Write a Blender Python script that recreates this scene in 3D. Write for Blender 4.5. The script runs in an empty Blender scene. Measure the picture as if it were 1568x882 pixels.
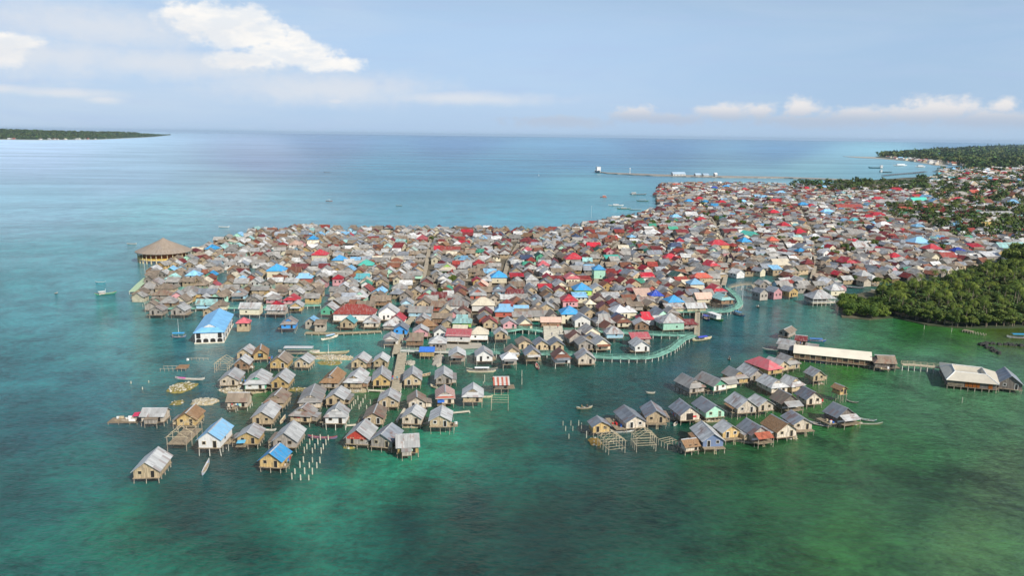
import bpy, math, random
import numpy as np
from mathutils import Vector, Matrix
R = math.radians
rnd = random.Random(7)
scene = bpy.context.scene
col = scene.collection

# ------------------------------------------------------------ camera
CAM_H = 80.0
FPX = 1220.0
PITCH = math.atan(234.5 / FPX)
ROLL = R(0.76)
fwd = Vector((0, math.cos(PITCH), -math.sin(PITCH)))
rgt0 = Vector((1, 0, 0)); up0 = Vector((0, math.sin(PITCH), math.cos(PITCH)))
rgt = rgt0 * math.cos(ROLL) + up0 * math.sin(ROLL)
upv = -rgt0 * math.sin(ROLL) + up0 * math.cos(ROLL)
cam = bpy.data.cameras.new('camera'); camo = bpy.data.objects.new('camera', cam); col.objects.link(camo)
cam.sensor_width = 36; cam.lens = FPX / 1568 * 36; cam.clip_start = 1; cam.clip_end = 120000
m = Matrix((rgt, upv, -fwd)).transposed().to_4x4(); m.translation = (0, 0, CAM_H)
camo.matrix_world = m
scene.camera = camo

# ------------------------------------------------------------ light
SUN_AZ = math.atan2(0.66, -0.75)          # clockwise from +Y
SUN_EL = R(37)
sun = bpy.data.lights.new('sun', 'SUN'); suno = bpy.data.objects.new('sun', sun); col.objects.link(suno)
sun.energy = 5.0; sun.angle = R(0.5); sun.color = (1.0, 0.94, 0.83)
sd = Vector((math.sin(SUN_AZ) * math.cos(SUN_EL), math.cos(SUN_AZ) * math.cos(SUN_EL), math.sin(SUN_EL)))
suno.rotation_euler = sd.to_track_quat('Z', 'Y').to_euler()
suno.location = (0, 0, 300)
scene.view_settings.view_transform = 'Standard'
scene.view_settings.look = 'None'
scene.view_settings.exposure = 0.0
scene.view_settings.gamma = 1.0
scene.view_settings.use_curve_mapping = False

world = bpy.data.worlds.new('World'); scene.world = world; world.use_nodes = True
wt = world.node_tree; wt.nodes.clear()

class NT:
    """tiny node helper"""
    def __init__(s, t): s.t = t
    def n(s, typ, **kw):
        nd = s.t.nodes.new(typ)
        for k, v in kw.items(): setattr(nd, k, v)
        return nd
    def link(s, a, b): s.t.links.new(a, b)
    def put(s, v, sock):
        if hasattr(v, 'is_linked') or hasattr(v, 'links'): s.t.links.new(v, sock)
        else: sock.default_value = v
    def math(s, op, a, b=0.0, c=None, clamp=False):
        nd = s.n('ShaderNodeMath', operation=op, use_clamp=clamp)
        s.put(a, nd.inputs[0]); s.put(b, nd.inputs[1])
        if c is not None: s.put(c, nd.inputs[2])
        return nd.outputs[0]
    def vmath(s, op, a, b=(0, 0, 0)):
        nd = s.n('ShaderNodeVectorMath', operation=op)
        s.put(a, nd.inputs[0]); s.put(b, nd.inputs[1])
        return nd.outputs[1] if op in ('LENGTH', 'DOT_PRODUCT') else nd.outputs[0]
    def mix(s, f, a, b, blend='MIX'):
        nd = s.n('ShaderNodeMix', data_type='RGBA', blend_type=blend)
        s.put(f, nd.inputs[0]); s.put(a, nd.inputs[6]); s.put(b, nd.inputs[7])
        return nd.outputs[2]
    def noise(s, vec, scale, detail=3.0, rough=0.5, dist=0.0, dim='3D'):
        nd = s.n('ShaderNodeTexNoise', noise_dimensions=dim)
        if vec is not None: s.put(vec, nd.inputs['Vector'])
        nd.inputs['Scale'].default_value = scale; nd.inputs['Detail'].default_value = detail
        nd.inputs['Roughness'].default_value = rough; nd.inputs['Distortion'].default_value = dist
        return nd.outputs[0]
    def ramp(s, v, a, b, lo=0.0, hi=1.0, smooth=True):
        nd = s.n('ShaderNodeMapRange', interpolation_type='SMOOTHSTEP' if smooth else 'LINEAR')
        s.put(v, nd.inputs[0]); nd.inputs[1].default_value = a; nd.inputs[2].default_value = b
        nd.inputs[3].default_value = lo; nd.inputs[4].default_value = hi
        return nd.outputs[0]
    def xyz(s, x, y, z):
        nd = s.n('ShaderNodeCombineXYZ')
        s.put(x, nd.inputs[0]); s.put(y, nd.inputs[1]); s.put(z, nd.inputs[2])
        return nd.outputs[0]
    def sep(s, v):
        nd = s.n('ShaderNodeSeparateXYZ'); s.put(v, nd.inputs[0]); return nd.outputs
    def scale(s, v, k): return s.vmath('MULTIPLY', v, k)

def ray(x, y):
    return (fwd * FPX + rgt * (x - 784) - upv * (y - 441)).normalized()
def P(x, y, z=0.0):
    """world point at height z seen at photo pixel (x, y)"""
    d = ray(x, y); t = (z - CAM_H) / d.z
    return Vector((d.x * t, d.y * t, z))
def PX(v):
    """photo pixel of a world point"""
    w = Vector(v) - Vector((0, 0, CAM_H)); f = w.dot(fwd)
    return (784 + FPX * w.dot(rgt) / f, 441 - FPX * w.dot(upv) / f, f)
def AE(x, y):
    d = ray(x, y); return math.atan2(d.x, d.y), math.asin(d.z)

W_ = NT(wt)
SKY_STR = 0.088
out = W_.n('ShaderNodeOutputWorld'); bg = W_.n('ShaderNodeBackground'); W_.link(bg.outputs[0], out.inputs[0])
bg.inputs[1].default_value = SKY_STR
sky = W_.n('ShaderNodeTexSky', sky_type='NISHITA')
sky.sun_disc = False; sky.sun_elevation = SUN_EL; sky.sun_rotation = SUN_AZ
sky.altitude = 0; sky.air_density = 1.0; sky.dust_density = 0.6; sky.ozone_density = 1.8
g = W_.n('ShaderNodeTexCoord').outputs['Generated']
gx, gy, gz = W_.sep(g)
az = W_.math('ARCTAN2', gx, gy); el = W_.math('ARCSINE', gz)
pv = W_.xyz(az, el, 0.0)
# high thin veil
veil_v = W_.xyz(W_.math('MULTIPLY', az, 3.0), W_.math('MULTIPLY', el, 16.0), 0.3)
veil = W_.ramp(W_.noise(veil_v, 1.3, 6, 0.62, 0.6), 0.36, 0.78)
veil2 = W_.ramp(W_.noise(W_.xyz(W_.math('MULTIPLY', az, 5.0), W_.math('MULTIPLY', el, 40.0), 4.3), 1.6, 6, 0.65, 0.3), 0.45, 0.75)
leftness = W_.ramp(az, -0.1, -0.5, 0.0, 1.0)
rightness = W_.ramp(az, 0.0, 0.5, 0.0, 1.0)
base_sky = sky.outputs[0]
# even light blue of a humid tropical sky: lift the lower sky towards pale blue
low = W_.ramp(el, 0.27, 0.10, 0.0, 0.9)
pale = W_.mix(rightness, (5.3, 7.4, 10.3, 1), (4.6, 6.6, 9.2, 1))
c = W_.mix(low, base_sky, pale)
hz = W_.ramp(el, 0.06, 0.0, 0.0, 0.5)
c = W_.mix(hz, c, (5.2, 6.9, 9.0, 1))
vf = W_.math('MULTIPLY', veil, W_.math('MULTIPLY_ADD', leftness, 0.5, 0.20))
c = W_.mix(vf, c, (7.0, 8.2, 9.6, 1))
vf2 = W_.math('MULTIPLY', veil2, 0.28)
c = W_.mix(vf2, c, (5.2, 6.5, 9.3, 1))
def cloud_field(ells, nscale, detail, seed, amp=0.9):
    acc = None
    for (x, y, rx, ry) in ells:
        a, e = AE(x, y); sx = FPX / rx; sy = FPX / ry
        d = W_.vmath('LENGTH', W_.vmath('MULTIPLY', W_.vmath('SUBTRACT', pv, (a, e, 0)), (sx, sy, 0)))
        v = W_.math('SUBTRACT', 1.0, d)
        acc = v if acc is None else W_.math('MAXIMUM', acc, v)
    nv = W_.xyz(W_.math('MULTIPLY', az, 1.0), W_.math('MULTIPLY', el, 1.35), seed)
    nz = W_.math('ADD', W_.math('MULTIPLY', W_.noise(nv, nscale, detail, 0.62, 0.1), 0.55), W_.math('MULTIPLY', W_.noise(nv, nscale * 2.6, detail, 0.62, 0.1), 0.45))
    return W_.math('ADD', acc, W_.math('MULTIPLY', W_.math('SUBTRACT', nz, 0.5), amp)), nz
big, nz1 = cloud_field([(335, 30, 88, 30), (290, 22, 46, 15), (375, 52, 90, 30), (440, 78, 95, 24), (505, 98, 62, 17), (380, 92, 70, 18), (455, 58, 24, 15), (15, 62, 52, 14), (-40, 75, 80, 30)], 22, 9, 1.7, 2.1)
bigm = W_.ramp(big, 0.02, 0.50)
# shading of the big cloud: darker underside streaks from a shifted copy of its noise
nsh = W_.noise(W_.xyz(W_.math('ADD', az, 0.004), W_.math('MULTIPLY', W_.math('SUBTRACT', el, 0.006), 2.6), 5.1), 26, 6, 0.6)
bcol = W_.mix(W_.ramp(nsh, 0.38, 0.62), (9.8, 10.1, 10.4, 1), (11.8, 11.4, 10.8, 1))
c = W_.mix(W_.math('MULTIPLY', bigm, 0.93), c, bcol)
soft, _ = cloud_field([(250, 97, 260, 30), (60, 85, 220, 40), (500, 135, 230, 34), (150, 40, 260, 40), (100, 142, 90, 9), (158, 152, 30, 8), (-10, 135, 60, 8), (700, 150, 200, 14), (514, 154, 24, 7)], 20, 7, 3.4, 1.3)
c = W_.mix(W_.math('MULTIPLY', W_.ramp(soft, -0.1, 1.0), 0.72), c, (9.0, 9.2, 9.6, 1))
cum, _ = cloud_field([(1225, 167, 30, 20), (1110, 172, 56, 16), (1160, 172, 30, 16), (1442, 168, 62, 22), (1400, 176, 80, 16), (1536, 161, 20, 12), (1320, 177, 70, 16), (970, 176, 44, 16), (860, 187, 100, 11), (1030, 182, 60, 11), (1520, 184, 90, 16), (1250, 186, 120, 12)], 40, 8, 8.2, 2.2)
csh = W_.ramp(el, 0.018, 0.042)
c = W_.mix(W_.math('MULTIPLY', W_.ramp(cum, -0.12, 0.7), W_.ramp(el, 0.008, 0.034, 0.45, 0.95)), c, W_.mix(csh, (5.6, 6.3, 7.6, 1), (9.9, 9.6, 9.5, 1)))
W_.link(c, bg.inputs[0])

# ------------------------------------------------------------ materials
MATS = {}
def newmat(name):
    mt = bpy.data.materials.new(name); mt.use_nodes = True
    t = mt.node_tree; b = t.nodes['Principled BSDF']
    return mt, NT(t), b
def c4(c): return (c[0], c[1], c[2], 1)

ROOF = dict(zinc=(.57, .57, .555), zincd=(.36, .345, .32), bluezinc=(.29, .315, .35), brownish=(.31, .245, .18), thatch=(.27, .16, .085),
            rust=(.24, .095, .055), crimson=(.50, .025, .045), maroon=(.17, .028, .03), blue=(.05, .34, .68), redstripe=(.46, .44, .41), sky=(.26, .54, .80),
            teal=(.10, .42, .47), turq=(.08, .60, .48), green=(.06, .33, .22), dkgreen=(.02, .10, .075), deep=(.02, .075, .5),
            white=(.74, .74, .74), cream=(.62, .55, .42), peach=(.68, .46, .36), pinkred=(.56, .13, .15), coral=(.55, .11, .07), aqua=(.35, .60, .58), navy=(.06, .09, .17))
WALL = dict(tan=(.50, .39, .25), gold=(.52, .36, .15), grey=(.36, .32, .28), dark=(.16, .135, .12), white=(.74, .73, .70), cream=(.68, .62, .46),
            green=(.10, .38, .24), mint=(.42, .72, .56), blue=(.05, .3, .72), pink=(.58, .30, .32), brown=(.25, .15, .09), skyw=(.40, .64, .78),
            lime=(.35, .62, .12), redw=(.40, .10, .07), pale=(.60, .52, .42))
RW = dict(zinc='light grey zinc', zincd='dull grey zinc', bluezinc='blue-grey zinc', brownish='brown-grey', thatch='brown thatched', rust='rusty brown', crimson='crimson', maroon='dark maroon',
          blue='bright blue', redstripe='red and grey striped', sky='pale blue', teal='teal', turq='turquoise', green='green', dkgreen='dark green', deep='deep blue', white='white', cream='cream', peach='peach', pinkred='pinkish red', coral='coral red', aqua='aqua patched', navy='navy')
WW = dict(tan='tan plank', gold='golden plank', grey='weathered grey', dark='dark', white='white', cream='cream', green='green', mint='mint', blue='blue', pink='pink', brown='brown', skyw='pale blue', lime='lime green', redw='red-brown', pale='pale wood')

def roof_mat(key):
    k = 'roof_' + key
    if k in MATS: return MATS[k]
    mt, N, b = newmat(k)
    co = N.n('ShaderNodeTexCoord').outputs['Object']
    oi = N.n('ShaderNodeObjectInfo').outputs['Random']
    base = ROOF[key]
    if key == 'thatch':
        x, y, z = N.sep(co)
        nz = N.noise(N.xyz(N.math('MULTIPLY', x, 3.0), N.math('MULTIPLY', y, .8), z), 2.2, 6, 0.7)
        cc = N.mix(N.ramp(nz, 0.3, 0.7), c4([v * .55 for v in base]), c4([min(1, v * 1.5) for v in base]))
        n2 = N.noise(co, 0.7, 3)
        cc = N.mix(N.ramp(n2, 0.5, 0.75, 0, 0.6), cc, (.34, .25, .17, 1))
        N.link(cc, b.inputs['Base Color']); b.inputs['Roughness'].default_value = 0.95
        bp = N.n('ShaderNodeBump'); bp.inputs['Distance'].default_value = 0.12; bp.inputs['Strength'].default_value = 0.8
        N.link(nz, bp.inputs['Height']); N.link(bp.outputs[0], b.inputs['Normal'])
        MATS[k] = mt; return mt
    x, y, z = N.sep(co)
    cell = N.xyz(N.math('FLOOR', N.math('DIVIDE', x, 0.82)), N.math('FLOOR', N.math('DIVIDE', y, 1.7)), N.math('MULTIPLY', oi, 91.0))
    wn = N.n('ShaderNodeTexWhiteNoise', noise_dimensions='3D'); N.link(cell, wn.inputs[0])
    wv = wn.outputs[0]
    metal = key in ('zinc', 'zincd', 'bluezinc', 'brownish', 'white', 'aqua', 'rust')
    amp = 0.42 if metal else 0.14
    br = N.math('MULTIPLY_ADD', wv, amp, 1 - amp * .55)
    br = N.math('MULTIPLY', br, N.math('MULTIPLY_ADD', oi, 0.36, 0.80))
    # corrugation reads as fine darker grooves running down the slope
    wave = N.math('SINE', N.math('MULTIPLY', x, 15.5))
    br = N.math('MULTIPLY', br, N.math('MULTIPLY_ADD', wave, 0.035, 0.97))
    cc = N.vmath('MULTIPLY', c4(base)[:3], N.xyz(br, br, br))
    if key == 'redstripe':
        cc = N.mix(N.math('GREATER_THAN', N.math('SINE', N.math('MULTIPLY', x, 4.6)), 0.1), cc, (.42, .10, .06, 1))
    # weather streaks running down the slope, different on each roof
    off = N.xyz(N.math('ADD', x, N.math('MULTIPLY', oi, 53.0)), N.math('MULTIPLY', y, 0.35), oi)
    st = N.noise(off, 1.5, 5, 0.65)
    if metal:
        cc = N.mix(N.ramp(st, 0.52, 0.70, 0, 0.5), cc, (.24, .22, .21, 1))
        rs = N.noise(N.xyz(N.math('ADD', x, N.math('MULTIPLY', oi, 131.0)), N.math('MULTIPLY', y, .5), 3.1), 0.55, 5, 0.7)
        # some sheets rusted through; how much depends on the roof
        thr = N.math('MULTIPLY_ADD', N.math('FRACT', N.math('MULTIPLY', oi, 7.31)), 0.17, 0.50)
        rf = N.math('MULTIPLY', N.math('SUBTRACT', rs, thr), 9.0, clamp=True)
        cc = N.mix(N.math('MULTIPLY', rf, 0.75), cc, (.25, .115, .07, 1))
        sel = N.math('GREATER_THAN', wv, 0.93)
        cc = N.mix(N.math('MULTIPLY', sel, 0.55), cc, (.22, .12, .10, 1))
        b.inputs['Metallic'].default_value = 0.22; b.inputs['Roughness'].default_value = 0.5
    else:
        cc = N.mix(N.ramp(st, 0.46, 0.70, 0, 0.45), cc, (.40, .37, .34, 1))
        rs = N.noise(N.xyz(N.math('ADD', x, N.math('MULTIPLY', oi, 131.0)), N.math('MULTIPLY', y, .5), 3.1), 0.9, 6, 0.75)
        cc = N.mix(N.ramp(rs, 0.56, 0.66, 0, 0.55), cc, (.20, .10, .07, 1))
        b.inputs['Roughness'].default_value = 0.55
    N.link(cc, b.inputs['Base Color'])
    bp = N.n('ShaderNodeBump'); bp.inputs['Distance'].default_value = 0.03; bp.inputs['Strength'].default_value = 0.5
    N.link(N.math('ADD', wave, N.math('MULTIPLY', wv, 2.0)), bp.inputs['Height']); N.link(bp.outputs[0], b.inputs['Normal'])
    MATS[k] = mt; return mt

def wall_mat(key):
    k = 'wall_' + key
    if k in MATS: return MATS[k]
    mt, N, b = newmat(k)
    co = N.n('ShaderNodeTexCoord').outputs['Object']
    oi = N.n('ShaderNodeObjectInfo').outputs['Random']
    x, y, z = N.sep(co)
    s = N.math('ADD', x, N.math('MULTIPLY', y, 1.003))
    wood = key in ('tan', 'gold', 'grey', 'dark', 'brown', 'pale')
    wn = N.n('ShaderNodeTexWhiteNoise', noise_dimensions='2D')
    N.link(N.xyz(N.math('FLOOR', N.math('DIVIDE', s, 0.24)), N.math('FLOOR', N.math('DIVIDE', z, 1.25)), 0), wn.inputs[0])
    amp = 0.5 if wood else 0.10
    br = N.math('MULTIPLY_ADD', wn.outputs[0], amp, 1 - amp * .55)
    br = N.math('MULTIPLY', br, N.math('MULTIPLY_ADD', oi, 0.4, 0.80))
    cc = N.vmath('MULTIPLY', WALL[key], N.xyz(br, br, br))
    n1 = N.noise(N.xyz(N.math('MULTIPLY', s, 1.0), N.math('MULTIPLY', z, .5), N.math('MULTIPLY', oi, 40)), 1.3, 5, 0.6)
    cc = N.mix(N.ramp(n1, 0.48, 0.72, 0, 0.55 if wood else 0.3), cc, (.20, .17, .14, 1))
    cc = N.mix(N.ramp(n1, 0.42, 0.28, 0, 0.4 if wood else 0.0), cc, (.58, .52, .42, 1))
    N.link(cc, b.inputs['Base Color']); b.inputs['Roughness'].default_value = 0.85
    MATS[k] = mt; return mt

def plain_mat(name, c, rough=0.8, amp=0.3, scale=1.5, metal=0.0):
    if name in MATS: return MATS[name]
    mt, N, b = newmat(name)
    co = N.n('ShaderNodeTexCoord').outputs['Object']; oi = N.n('ShaderNodeObjectInfo').outputs['Random']
    nz = N.noise(N.vmath('ADD', co, N.xyz(N.math('MULTIPLY', oi, 60), 0.0, 0.0)), scale, 5, 0.65)
    br = N.ramp(nz, 0.25, 0.75, 1 - amp, 1 + amp)
    br = N.math('MULTIPLY', br, N.math('MULTIPLY_ADD', oi, 0.3, 0.85))
    N.link(N.vmath('MULTIPLY', tuple(c), N.xyz(br, br, br)), b.inputs['Base Color'])
    b.inputs['Roughness'].default_value = rough; b.inputs['Metallic'].default_value = metal
    MATS[name] = mt; return mt

def attr_mat(name, rough=0.8, amp=0.25, scale=0.6, metal=0.0, spec=0.5):
    if name in MATS: return MATS[name]
    mt, N, b = newmat(name)
    a = N.n('ShaderNodeAttribute', attribute_name='tint').outputs[0]
    co = N.n('ShaderNodeTexCoord').outputs['Object']
    nz = N.noise(co, scale, 5, 0.7)
    br = N.ramp(nz, 0.25, 0.75, 1 - amp, 1 + amp)
    N.link(N.vmath('MULTIPLY', a, N.xyz(br, br, br)), b.inputs['Base Color'])
    b.inputs['Roughness'].default_value = rough; b.inputs['Metallic'].default_value = metal
    b.inputs['Specular IOR Level'].default_value = spec
    MATS[name] = mt; return mt

def bulk_roof_mat():
    mt, N, b = newmat('village_roofs')
    a = N.n('ShaderNodeAttribute', attribute_name='tint').outputs[0]; co = N.n('ShaderNodeTexCoord').outputs['Object']; x, y, z = N.sep(co)
    wn = N.n('ShaderNodeTexWhiteNoise', noise_dimensions='3D'); N.link(N.xyz(N.math('FLOOR', N.math('DIVIDE', x, 1.1)), N.math('FLOOR', N.math('DIVIDE', y, 1.4)), N.math('FLOOR', N.math('DIVIDE', z, .8))), wn.inputs[0])
    br = N.math('MULTIPLY_ADD', wn.outputs[0], .42, .76); br = N.math('MULTIPLY', br, N.ramp(N.noise(co, .5, 6, .75), .25, .75, .72, 1.28))
    cc = N.vmath('MULTIPLY', a, N.xyz(br, br, br))
    cc = N.mix(N.ramp(N.noise(co, .28, 6, .8), .54, .64, 0, .5), cc, (.24, .15, .11, 1))
    N.link(cc, b.inputs['Base Color']); b.inputs['Roughness'].default_value = .6; b.inputs['Metallic'].default_value = .1
    MATS['village_roofs'] = mt
def leaf_mat(name, ca, cb):
    if name in MATS: return MATS[name]
    mt, N, b = newmat(name)
    geo = N.n('ShaderNodeNewGeometry'); oi = N.n('ShaderNodeObjectInfo').outputs['Random']
    r = geo.outputs['Random Per Island']
    co = N.n('ShaderNodeTexCoord').outputs['Object']
    nz = N.noise(co, 0.5, 3)
    f = N.math('ADD', N.math('MULTIPLY', r, 0.5), N.math('MULTIPLY', N.math('SUBTRACT', nz, 0.3), 1.2), clamp=True)
    cc = N.mix(f, c4(ca), c4(cb))
    k = N.math('MULTIPLY_ADD', oi, 0.5, 0.75)
    N.link(N.vmath('MULTIPLY', cc, N.xyz(N.math('MULTIPLY', k, N.math('MULTIPLY_ADD', oi, 0.3, 0.9)), k, k)), b.inputs['Base Color'])
    b.inputs['Roughness'].default_value = 0.65
    b.inputs['Specular IOR Level'].default_value = 0.25
    MATS[name] = mt; return mt

M_post = plain_mat('post_wood', (.42, .36, .28), 0.9, 0.4, 3)
M_conc = plain_mat('pale_concrete', (.58, .53, .42), 0.9, 0.25, .8)
M_deck = plain_mat('deck_boards', (.27, .215, .145), 0.9, 0.45, 2)
M_open = plain_mat('dark_opening', (.02, .018, .016), 0.7, 0.3)
M_rubble = plain_mat('coral_rubble', (.36, .30, .19), 0.95, 0.5, 1.3)
M_frame = plain_mat('bare_timber', (.52, .43, .28), 0.9, 0.35, 2)
M_turq = plain_mat('turquoise_paint', (.22, .46, .36), 0.8, 0.5, .35)
M_trunk = plain_mat('bark', (.22, .18, .13), 0.95, 0.4, 2)
M_palm = leaf_mat('palm_leaf', (.032, .066, .008), (.17, .235, .03))
M_leaf = leaf_mat('broad_leaf', (.028, .060, .012), (.125, .175, .025))
M_mangrove = leaf_mat('mangrove_leaf', (.030, .070, .012), (.15, .225, .028))

# ------------------------------------------------------------ mesh builder
class MB:
    def __init__(s): s.v = []; s.f = []; s.c = []
    def poly(s, pts, c=None):
        i = len(s.v); s.v += [tuple(p) for p in pts]; s.f.append(tuple(range(i, i + len(pts)))); s.c.append(c)
    def box(s, x0, x1, y0, y1, z0, z1, c=None):
        i = len(s.v)
        s.v += [(x, y, z) for z in (z0, z1) for x, y in ((x0, y0), (x1, y0), (x1, y1), (x0, y1))]
        for q in ((3, 2, 1, 0), (4, 5, 6, 7), (0, 1, 5, 4), (1, 2, 6, 5), (2, 3, 7, 6), (3, 0, 4, 7)):
            s.f.append(tuple(i + k for k in q)); s.c.append(c)
    def slab(s, pts, t=0.09, c=None):
        n = len(pts); i = len(s.v)
        s.v += [tuple(p) for p in pts] + [(p[0], p[1], p[2] - t) for p in pts]
        s.f.append(tuple(range(i, i + n))); s.c.append(c)
        s.f.append(tuple(i + n + k for k in reversed(range(n)))); s.c.append(c)
        for k in range(n):
            k2 = (k + 1) % n
            s.f.append((i + k, i + n + k, i + n + k2, i + k2)); s.c.append(c)
    def tube(s, a, b, r0, r1=None, n=6, c=None, cap=True):
        r1 = r0 if r1 is None else r1
        a = Vector(a); b = Vector(b); d = (b - a).normalized()
        u = d.orthogonal().normalized(); w = d.cross(u); i = len(s.v)
        for (p, r) in ((a, r0), (b, r1)):
            for k in range(n):
                an = 2 * math.pi * k / n
                s.v.append(tuple(p + (u * math.cos(an) + w * math.sin(an)) * r))
        for k in range(n):
            k2 = (k + 1) % n; s.f.append((i + k, i + k2, i + n + k2, i + n + k)); s.c.append(c)
        if cap:
            s.f.append(tuple(i + k for k in reversed(range(n)))); s.c.append(c)
            s.f.append(tuple(i + n + k for k in range(n))); s.c.append(c)
    def mesh(s, name, mat=None, attr=False):
        me = bpy.data.meshes.new(name); me.from_pydata(s.v, [], s.f)
        if mat: me.materials.append(mat)
        if attr:
            a = me.color_attributes.new('tint', 'FLOAT_COLOR', 'CORNER')
            arr = []
            for f, c in zip(s.f, s.c):
                cc = c or (.5, .5, .5)
                arr += [cc[0], cc[1], cc[2], 1.0] * len(f)
            a.data.foreach_set('color', arr)
        me.update(); return me

def link(name, me, parent=None, loc=None, rz=None, scale=None):
    o = bpy.data.objects.new(name, me); col.objects.link(o)
    if parent: o.parent = parent
    if loc is not None: o.location = loc
    if rz is not None: o.rotation_euler = (0, 0, rz)
    if scale is not None: o.scale = scale
    return o
def tag(o, label=None, cat=None, group=None, kind=None):
    if label: o['label'] = label
    if cat: o['category'] = cat
    if group: o['group'] = group
    if kind: o['kind'] = kind
    return o
def struct(name, me, label=None):
    o = link(name, me); o['kind'] = 'structure'
    if label: o['label'] = label
    return o
def empty(name, loc, rz=0, label=None, cat=None, group=None):
    o = bpy.data.objects.new(name, None); col.objects.link(o); o.empty_display_size = 0.5
    o.location = loc; o.rotation_euler = (0, 0, rz)
    return tag(o, label, cat, group)

# shared unit post: 1 m tall, top at z=0
_p = MB(); _p.tube((0, 0, -1), (0, 0, 0), 0.085, 0.08, 6)
ME_post = _p.mesh('post', M_post)
_p = MB(); _p.tube((0, 0, -1), (0, 0, 0), 0.09, 0.085, 6)
ME_cpost = _p.mesh('concrete_post', plain_mat('concrete_post', (.66, .63, .55), 0.9, 0.2, 2))

# ------------------------------------------------------------ sea
ctrl = [  # photo position -> colour of the shallows / sea bed seen there (display values)
 (50,870,20,98,82),(20,760,14,84,76),(120,720,20,98,88),(60,650,16,86,88),(150,600,30,104,108),(40,560,34,112,116),(150,520,52,130,130),(60,470,56,132,138),
 (100,400,70,140,148),(250,330,92,148,156),(60,320,98,142,158),(200,270,112,146,166),(60,235,118,146,170),(400,240,90,112,145),(350,290,106,142,156),(450,320,84,138,152),
 (600,270,56,124,146),(620,330,60,130,145),(800,330,58,134,148),(760,260,50,118,144),(900,235,46,108,142),(700,213,40,88,130),(500,213,56,92,132),(1200,225,44,100,136),(1000,215,34,86,126),
 (1250,262,96,150,156),(1150,285,100,146,156),(1350,250,86,146,156),(900,290,74,142,152),(1480,220,50,98,130),
 (180,820,22,100,76),(300,790,12,72,66),(300,860,22,96,74),(400,840,16,84,68),(420,740,12,62,62),(520,760,22,92,78),(560,740,34,122,98),(650,700,30,120,98),(700,660,26,112,96),
 (620,800,14,62,58),(720,780,15,58,54),(820,830,15,56,52),(700,860,16,64,56),(900,780,17,62,56),(1000,760,26,74,62),(950,700,14,70,70),(860,640,16,86,84),(800,600,22,104,92),(760,540,30,106,100),
 (1100,720,26,84,58),(1200,700,40,96,64),(1200,780,32,84,56),(1300,840,44,100,58),(1400,760,42,88,62),(1500,830,60,106,70),(1550,740,72,112,84),(1400,690,48,108,72),(1450,640,62,120,90),
 (1330,600,54,122,92),(1500,570,70,128,104),(1420,560,66,124,100),(1400,510,34,96,28),(1480,525,40,98,24),(1540,510,60,84,22),(1330,505,50,118,84),(1290,490,70,126,112),
 (1250,500,50,118,116),(1180,510,30,98,106),(1200,470,44,112,116),(1110,530,20,84,98),(1050,580,14,70,86),(950,590,14,82,84),(900,600,16,88,86),(1000,630,12,66,78),
 (1150,640,34,96,50),(1060,620,16,78,52),(1230,560,40,104,44),(1300,575,44,108,40),(1250,620,44,104,56),(1130,600,26,88,58),
 (240,560,44,120,118),(300,620,16,80,90),(250,680,10,66,68),(420,500,36,104,118),(330,540,34,104,112),(520,540,40,128,124),(560,525,36,118,110),(570,590,34,98,44),(520,620,20,84,66),(560,640,28,98,70),
 (400,600,36,100,56),(450,620,12,58,72),(640,620,30,98,56),(600,660,14,76,58),(700,590,26,100,80),(740,640,22,98,80),(350,700,10,64,66),(500,700,12,64,64),
 (440,768,34,124,98),(500,755,36,128,100),(560,740,38,132,104),(610,718,42,138,108),(650,696,46,142,112),(690,672,42,136,106),(730,645,38,128,100),(780,610,34,120,96),(640,745,20,84,66),(760,680,20,84,70),
 (1300,445,40,90,90),(1480,410,90,120,130),(1130,460,34,92,108)]
def lin(v):
    v = v / 255.0
    return v / 12.92 if v <= .04045 else ((v + .055) / 1.055) ** 2.4
CP = np.array([[a, b] for a, b, *_ in ctrl], float)
CC = np.array([[lin(r), lin(gg), lin(bb)] for _, _, r, gg, bb in ctrl])
rr = np.concatenate([np.linspace(20, 130, 8), np.exp(np.linspace(math.log(140), math.log(2500), 230)), np.exp(np.linspace(math.log(2600), math.log(46000), 50))])
aa = np.linspace(-R(62), R(62), 300)
verts = []; vcol = []
for r_ in rr:
    for a_ in aa: verts.append((r_ * math.sin(a_), r_ * math.cos(a_), 0.0))
V = np.array(verts)
wv_ = V - np.array([0, 0, CAM_H]); f_ = wv_ @ np.array(fwd)
px = 784 + FPX * (wv_ @ np.array(rgt)) / np.maximum(f_, 1); py = 441 - FPX * (wv_ @ np.array(upv)) / np.maximum(f_, 1)
px = np.clip(px, -300, 1900); py = np.clip(py, 200, 1000)
cols = np.zeros((len(V), 4)); cols[:, 3] = 1
# distances stretched so the far sea is interpolated in its own rows
def warp(y): return np.where(y < 420, 420 - (420 - y) * 1.9, y)
dx = (px[:, None] - CP[None, :, 0]) / 1.25; dy = warp(py)[:, None] - warp(CP[:, 1])[None, :]
w = 1.0 / (dx * dx + dy * dy + 250.0) ** 1.7
w /= w.sum(1, keepdims=True)
cols[:, :3] = w @ CC
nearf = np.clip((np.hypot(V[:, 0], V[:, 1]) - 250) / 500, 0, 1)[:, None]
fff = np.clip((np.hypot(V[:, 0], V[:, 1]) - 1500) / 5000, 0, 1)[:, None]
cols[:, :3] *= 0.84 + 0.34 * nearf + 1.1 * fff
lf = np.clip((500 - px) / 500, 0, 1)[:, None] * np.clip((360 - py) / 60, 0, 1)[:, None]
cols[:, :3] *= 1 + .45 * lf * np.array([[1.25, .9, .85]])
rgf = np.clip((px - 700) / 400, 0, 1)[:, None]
cols[:, :3] *= 1 - (1 - nearf) * np.array([[-.10, .05, .02]]) - (1 - nearf) * rgf * np.array([[-.15, .02, .22]])
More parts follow.
